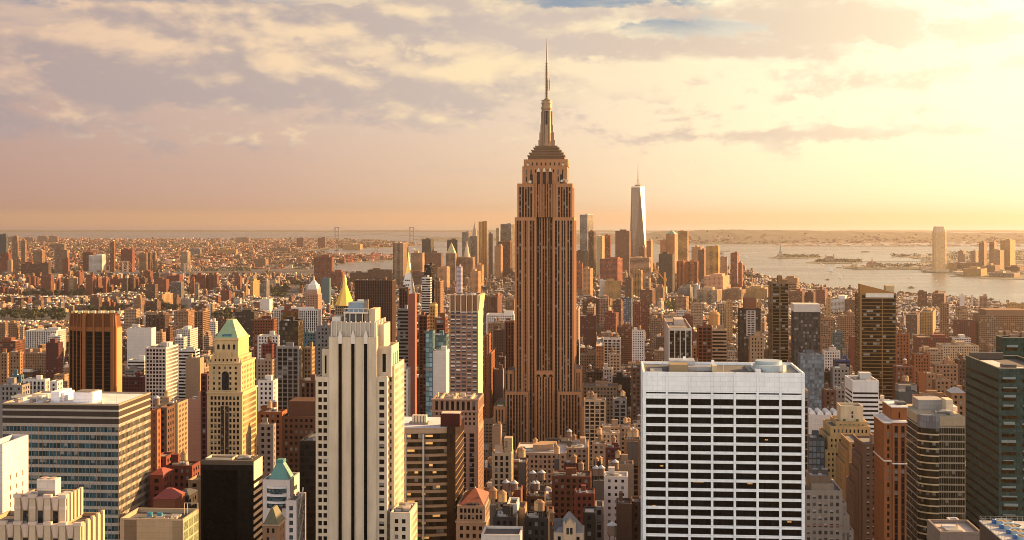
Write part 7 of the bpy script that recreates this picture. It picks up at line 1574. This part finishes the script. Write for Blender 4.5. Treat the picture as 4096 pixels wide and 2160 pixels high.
PIER = [(wx_(x, gy(y, 0)), gy(y, 0)) for x, y in ((3105, 989), (3200, 985), (4300, 985), (4300, 975), (3300, 974), (3130, 980))]
scatter('far_pier_sheds', 420, PIER, (974, 988), (25, 80), (6, 14), [(.75, .66, .52), (.6, .48, .34), (.5, .36, .24)], 3, 3)
# houses up the slopes of the hills
mb = MB(); q = random.Random(9)
for _ in range(420):
    px = q.uniform(2620, 4150); Y = 14700 + abs(q.gauss(0, 420)); t = (Y - 14700) / 2600; h0 = zat(np.interp(px, [2560, 2640, 2760, 2900, 3200, 3800, 4300], [932, 926, 921, 917, 923, 930, 932]), 16780) * math.sin(min(1, t * 1.25) * math.pi / 2)
    s = q.uniform(10, 28); flatbox(mb, wx_(px, Y), wx_(px, Y) + s, Y, Y + s, h0 - 5, h0 + q.uniform(8, 20), q.choice(FC))
tag(mb.build('hillside_houses', 'storeyed_wall'), kind='stuff')
def woods(name, spots, seed, color, gz=4, size=14):
    q = random.Random(seed); mb = MB()
    for (xa, xb, ya, yb, n) in spots:
        for _ in range(n):
            Y = gy(q.uniform(ya, yb), 0); x = wx_(q.uniform(xa, xb), Y); s = size * q.uniform(.6, 1.3)
            for k in range(7):
                c = Vector((x + q.gauss(0, s * .5), Y + q.gauss(0, s * .5), gz + s * q.uniform(.3, .95))); nn = Vector((q.gauss(0, 1), q.gauss(-.4, 1), q.gauss(.6, .8))).normalized(); a = nn.orthogonal().normalized(); e = nn.cross(a); r = s * q.uniform(.25, .45)
                mb.face([tuple(c - r * a), tuple(c + r * e), tuple(c + r * a), tuple(c - r * e)], [(0, 0)] * 4)
    return tag(mb.build(name, 'foliage', None, color), kind='stuff')
woods('far_woods', [(0, 900, 978, 992, 700), (0, 470, 1000, 1010, 120), (1350, 1600, 968, 990, 260), (60, 260, 1078, 1092, 120), (1000, 1300, 1010, 1050, 160), (0, 300, 1088, 1100, 120), (700, 1000, 1084, 1100, 160), (200, 1300, 1015, 1060, 300), (0, 1350, 964, 1085, 1500)], 4, (.055, .06, .03))
woods('island_trees', [(3110, 3280, 1024, 1032, 170), (3265, 3445, 1043, 1052, 190), (3480, 3720, 1060, 1074, 120), (3570, 3735, 1020, 1030, 80), (3800, 4096, 1010, 1050, 300), (1680, 2090, 951, 962, 160)], 6, (.075, .07, .035), 3, 11)
# statue on the island
Y = gy(1031, 0); r0 = empty('statue', (wx_(3122, Y), Y, 3), 0); tag(r0, 'robed statue with raised torch on a stone pedestal on the harbour island', 'statue')
mb = MB().prism([(-30, -30), (30, -30), (30, 30), (-30, 30)], 0, 8, True); mb.pyr(-14, 14, -14, 14, 8, 46, 9, 9); mb.build('pedestal', 'masonry', r0, (.42, .34, .26))
mb = MB().cyl(0, 0, 46, 66, 6.2, 4.6, 10); mb.cyl(0, 0, 66, 78, 4.8, 3.0, 10); mb.cyl(0, 0, 78, 84, 2.2, 2.0, 8); mb.build('robed_figure', 'copper', r0, (.16, .22, .16)); mb = MB().tube((-3, 0, 76), (-5, 0, 94), 1.2, 6); mb.cyl(-5, 0, 94, 98, 1.6, .6, 6); mb.build('raised_arm', 'copper', r0, (.16, .22, .16)); MB().cyl(0, 0, 84, 88, 2.6, 1.2, 8).build('crown', 'copper', r0, (.16, .22, .16))
# island hall, rail terminal
for px, py, w_, h_, name, lab in ((3320, 1049, 60, 22, 'island_hall', 'museum hall with corner turrets on the tree covered island'), (3492, 1071, 60, 18, 'rail_terminal', 'old rail terminal with a clock spire on the far waterfront')):
    Y = gy(py, 0); r0 = empty(name, (wx_(px, Y), Y, 3), 0); tag(r0, lab, 'building'); k = Y / F * .42
    MB().box(-w_ / 2, w_ / 2, 0, 30, 0, h_).build('wall', 'masonry', r0, (.36, .22, .14)); MB().pyr(-w_ / 2 - 1, w_ / 2 + 1, -1, 31, h_, h_ + 14, w_ * .3, 1).build('hipped_roof', 'roof_tile', r0, (.25, .16, .1))
    for x in (-w_ / 2 + 5, w_ / 2 - 5) if name == 'island_hall' else (-4,): mb = MB().cyl(x, 4, 0, h_ + 18, 4.2, 3.8, 8); mb.cyl(x, 4, h_ + 18, h_ + (30 if name == 'island_hall' else 42), 4.2, .3, 8); mb.build('turret', 'masonry', r0, (.38, .24, .15))
# ------------------------------------------------------------------ bridges
def span(a, b_, sag, n=18): return [(a[0] + (b_[0] - a[0]) * t, a[1] + (b_[1] - a[1]) * t, a[2] + (b_[2] - a[2]) * t - sag * 4 * t * (1 - t)) for t in [i / n for i in range(n + 1)]]
def wire(mb, pts, r):
    for a, c in zip(pts, pts[1:]): mb.tube(a, c, r, 4)
Y = 17500; r0 = empty('suspension_bridge', (0, Y, 0)); tag(r0, 'faint long suspension bridge with two tall towers on the horizon', 'bridge'); cb = (.28, .23, .2)
xs_ = [wx_(p, Y) for p in (1348, 1647)]; zt = zat(908, Y); zd = 56
for x in xs_:
    mb = MB()
    for o in (-24, 24): mb.box(x + o - 9, x + o + 9, -8, 8, 0, zt)
    for z in (zt - 12, zt * .62, zd): mb.box(x - 16, x + 16, -7, 7, z, z + 12)
    mb.build('bridge_tower', 'painted_metal', r0, cb)
mb = MB(); arc = [(wx_(1255, Y), 0, 40), (xs_[0], 0, zd)] + [(xs_[0] + (xs_[1] - xs_[0]) * t, 0, zd + 16 * 4 * t * (1 - t)) for t in [i / 16 for i in range(1, 16)]] + [(xs_[1], 0, zd), (wx_(1745, Y), 0, 36)]; wire(mb, arc, 4.2); mb.build('deck', 'painted_metal', r0, cb)
for a, c, s in (((xs_[0], 0, zt), (xs_[1], 0, zt), zt - zd - 30), ((wx_(1240, Y), 0, 40), (xs_[0], 0, zt), 22), ((xs_[1], 0, zt), (wx_(1760, Y), 0, 40), 22)): mb = MB(); wire(mb, span(a, c, s), 1.9); mb.build('cable', 'painted_metal', r0, cb)
for px, pt, pb, cx2, cy2, dk, Y, lab, col in ((500, 1044, 1094, 552, 1074, (372, 770, 1092), 5700, 'steel bridge tower with blue-grey deck and draped cables beyond the housing', (.20, .19, .19)), (748, 1053, 1096, 830, 1094, (770, 1262, 1087), 5600, 'second bridge tower with draped cables and a brown deck running to the bay', (.30, .20, .13))):
    r0 = empty('suspension_bridge', (0, Y, 0)); tag(r0, lab, 'bridge'); Z = lambda p: zat(p, Y); X = lambda p: wx_(p, Y)
    mb = MB()
    for o in (-10, 10): mb.box(X(px + o) - 2.6, X(px + o) + 2.6, -3, 3, 0, Z(pt))
    mb.box(X(px - 10), X(px + 10), -2.5, 2.5, Z(pt + 4), Z(pt)); mb.box(X(px - 10), X(px + 10), -2.5, 2.5, Z(pb - 14), Z(pb - 18))
    for s in (-1, 1): mb.tube((X(px - 10 * s), 0, Z(pb)), (X(px + 10 * s), 0, Z(pb - 16)), .9)
    mb.build('bridge_tower', 'painted_metal', r0, (.38, .28, .2))
    for o in (-12, -5, 5, 12): mb = MB(); wire(mb, span((X(px + o), o, Z(pt)), (X(cx2 + o), o - 80, Z(cy2)), 6), .75); mb.build('cable', 'painted_metal', r0, (.55, .42, .32))
    for o in (-8, 8): mb = MB(); wire(mb, span((X(px + o), o, Z(pt)), (X(px - 60 + o), o + 60, Z(cy2)), 6), .5); mb.build('cable', 'painted_metal', r0, (.4, .3, .22))
    mb = MB().box(X(dk[0]), X(dk[1]), -6, 6, Z(dk[2] + 4), Z(dk[2] - 3))
    for i in range(9): xx = X(dk[0] + (dk[1] - dk[0]) * i / 8); mb.box(xx - 3, xx + 3, -5, 5, 0, Z(dk[2] + 4))
    mb.build('deck', 'painted_metal', r0, col)
# ------------------------------------------------------------------ cranes
for n, (px, py, Y, s, lab) in enumerate(((1398, 1050, 8300, 1.0, 'grey-red dock crane on the pier, the left one'), (1404, 1051, 8250, .9, 'red dock crane on the pier, second in the row'), (1496, 1047, 8500, 1.15, 'red dock crane on the pier, third in the row'), (1510, 1047, 8500, 1.2, 'red dock crane on the pier with raised boom, fourth in the row'))):
    r0 = empty('dock_crane', (wx_(px, Y), Y, 4), 0); tag(r0, lab, 'crane', 'red dock cranes'); r0.scale = (s, s, s); c = (.55, .10, .05)
    for x in (-9, 9):
        for y in (-7, 7): MB().box(x - 1, x + 1, y - 1, y + 1, 0, 34).build('leg', 'painted_metal', r0, c)
    MB().box(-14, 18, -3, 3, 34, 38).build('gantry', 'painted_metal', r0, c); MB().tube((-8, 0, 38), (10, 0, 84 if n != 2 else 74), 1.4).build('boom', 'painted_metal', r0, c if n else (.3, .25, .22)); MB().tube((8, 0, 34), (-2, 0, 58), 1.2).build('mast', 'painted_metal', r0, c)
Y = 4300; r0 = empty('tower_crane', (wx_(2660, Y), Y, GZ)); tag(r0, 'orange tower crane with raised jib before the downtown towers', 'crane'); zz_ = lambda p: zat(p, Y) - GZ; X = lambda p: wx_(p, Y) - wx_(2660, Y); oc = (.62, .26, .04)
MB().box(-3.2, 3.2, -3, 3, 0, zz_(1090)).build('mast', 'painted_metal', r0, oc); MB().tube((0, 0, zz_(1122)), (X(2614), 0, zz_(1068)), 1.5).build('jib', 'painted_metal', r0, oc); MB().box(-4, 6, -4, 4, zz_(1124), zz_(1112)).build('cab', 'painted_metal', r0, oc); SHIELD.append((2612, 2672, 1060, 1150, Y))
# ------------------------------------------------------------------ boats
def sail_boat(i, px, py, s):
    Y = gy(py, 0); r0 = empty('sailing_boat', (wx_(px, Y), Y, 0), rq.uniform(-.5, .5)); r0.scale = (s, s, s)
    MB().prism([(-6, -1.6), (4, -1.8), (8, 0), (4, 1.8), (-6, 1.6)], 0, 1.6, True).build('hull', 'painted_metal', r0, (.7, .66, .6)); MB().box(-.15, .15, -.15, .15, 1.6, 20).build('mast', 'painted_metal', r0, (.5, .4, .3))
    mb = MB(); mb.prism([(-6, -.12), (-.3, -.12), (-.3, .12), (-6, .12)], 2.6, 19, True, [(-.6, -.1), (-.3, -.1), (-.3, .1), (-.6, .1)]); mb.build('mainsail', 'panel_wall', r0, (.85, .8, .7)); mb = MB(); mb.prism([(.4, -.1), (7, -.1), (7, .1), (.4, .1)], 2, 16, True, [(.4, -.1), (.7, -.1), (.7, .1), (.4, .1)]); mb.build('jib', 'panel_wall', r0, (.85, .8, .7)); return r0
SAILS = [(3052, 1074, .8, 'small white sailing boat left of all others on the river'), (3099, 1073, .8, 'small white sailing boat beside the leftmost one'), (3017, 1085, .7, 'tiny white sailing boat near the riverside park'), (3118, 1096, 1.0, 'white sailing boat just above the dark river tower'), (3062, 1113, 1.1, 'white sailing boat close to the riverside park trees'), (3242, 1075, .7, 'tiny sailing boat below the statue island'), (3323, 1086, 1.9, 'largest white sailing boat in the middle of the river'), (3361, 1112, 1.3, 'white sailing boat left of the gold-brown tower'), (3370, 1074, .8, 'small sailing boat under the wooded island'), (3638, 1112, .8, 'small sailing boat right of the gold-brown tower'), (2985, 1032, 1.5, 'white sailing boat right of the round-cornered brick tower'), (2961, 1025, 1.4, 'wide sailing boat beside the brick tower top')]
for i, (px, py, s, lab) in enumerate(SAILS): tag(sail_boat(i, px, py, s), lab, 'sailing boat', 'sailing boats on the river')
FERRY = [(3311, 1120, 22, 'brown ferry in the river left of the gold-brown tower'), (3741, 1123, 14, 'white motor launch below the tall riverside tower'), (3646, 1153, 30, 'white ferry with a wake right of the gold-brown tower'), (3285, 1058, 30, 'white ferry leaving the wooded island'), (3462, 1009, 70, 'long dark barge in the far bay'), (2886, 1017, 45, 'brown ferry right of the golden slab'), (2760, 1008, 50, 'dark barge beyond the gold banded tower'), (2890, 1009, 50, 'dark barge beyond the golden slab'), (2913, 1006, 45, 'second dark barge beyond the golden slab'), (1655, 997, 40, 'small ferry in the bay right of the pale ribbed tower')]
for px, py, ln, lab in FERRY:
    Y = gy(py, 0); r0 = empty('motor_vessel', (wx_(px, Y), Y, 0), rq.uniform(-.25, .25)); tag(r0, lab, 'boat', 'motor boats on the river'); dark = 'brown' in lab or 'dark' in lab; c = (.2, .13, .09) if dark else (.75, .7, .62); k = ln / 2; w_ = ln * .14
    MB().prism([(-k, -w_), (k * .7, -w_), (k, 0), (k * .7, w_), (-k, w_)], 0, ln * .10, True).build('hull', 'painted_metal', r0, c); MB().box(-k * .7, k * .4, -w_ * .8, w_ * .8, ln * .10, ln * (.13 if 'barge' in lab else .22)).build('cabin', 'painted_metal', r0, tuple(v * .9 for v in c))
    if 'barge' not in lab: MB().box(-k * .2, k * .1, -w_ * .5, w_ * .5, ln * .22, ln * .3).build('wheelhouse', 'painted_metal', r0, c)
# causeway of the wooded island
mb = MB(); Ya = gy(1050, 0); mb.box(wx_(3448, Ya), wx_(3700, Ya), Ya, Ya + 6, 5, 7.5)
for i in range(14): x = wx_(3450 + i * 18, Ya); mb.box(x, x + 2, Ya + 1, Ya + 5, 0, 5)
o = mb.build('causeway', 'masonry', None, (.4, .3, .2)); tag(o, 'low footbridge from the wooded island to the far shore', 'bridge')
# ------------------------------------------------------------------ the warm evening air
mh = bpy.data.materials.new('haze'); mh.use_nodes = True; T = NT(mh.node_tree); o_ = T.n('ShaderNodeOutputMaterial'); pv = T.n('ShaderNodeVolumePrincipled')
pv.inputs['Color'].default_value = (.52, .455, .425, 1); pv.inputs['Density'].default_value = 2.6e-5; pv.inputs['Anisotropy'].default_value = .55; T.put(o_.inputs['Volume'], pv.outputs[0])
MATS['haze'] = mh
hz_ = MB().box(-75000, 75000, -3500, 90000, -13, 570).build('haze', 'haze'); tag(hz_, kind='stuff')
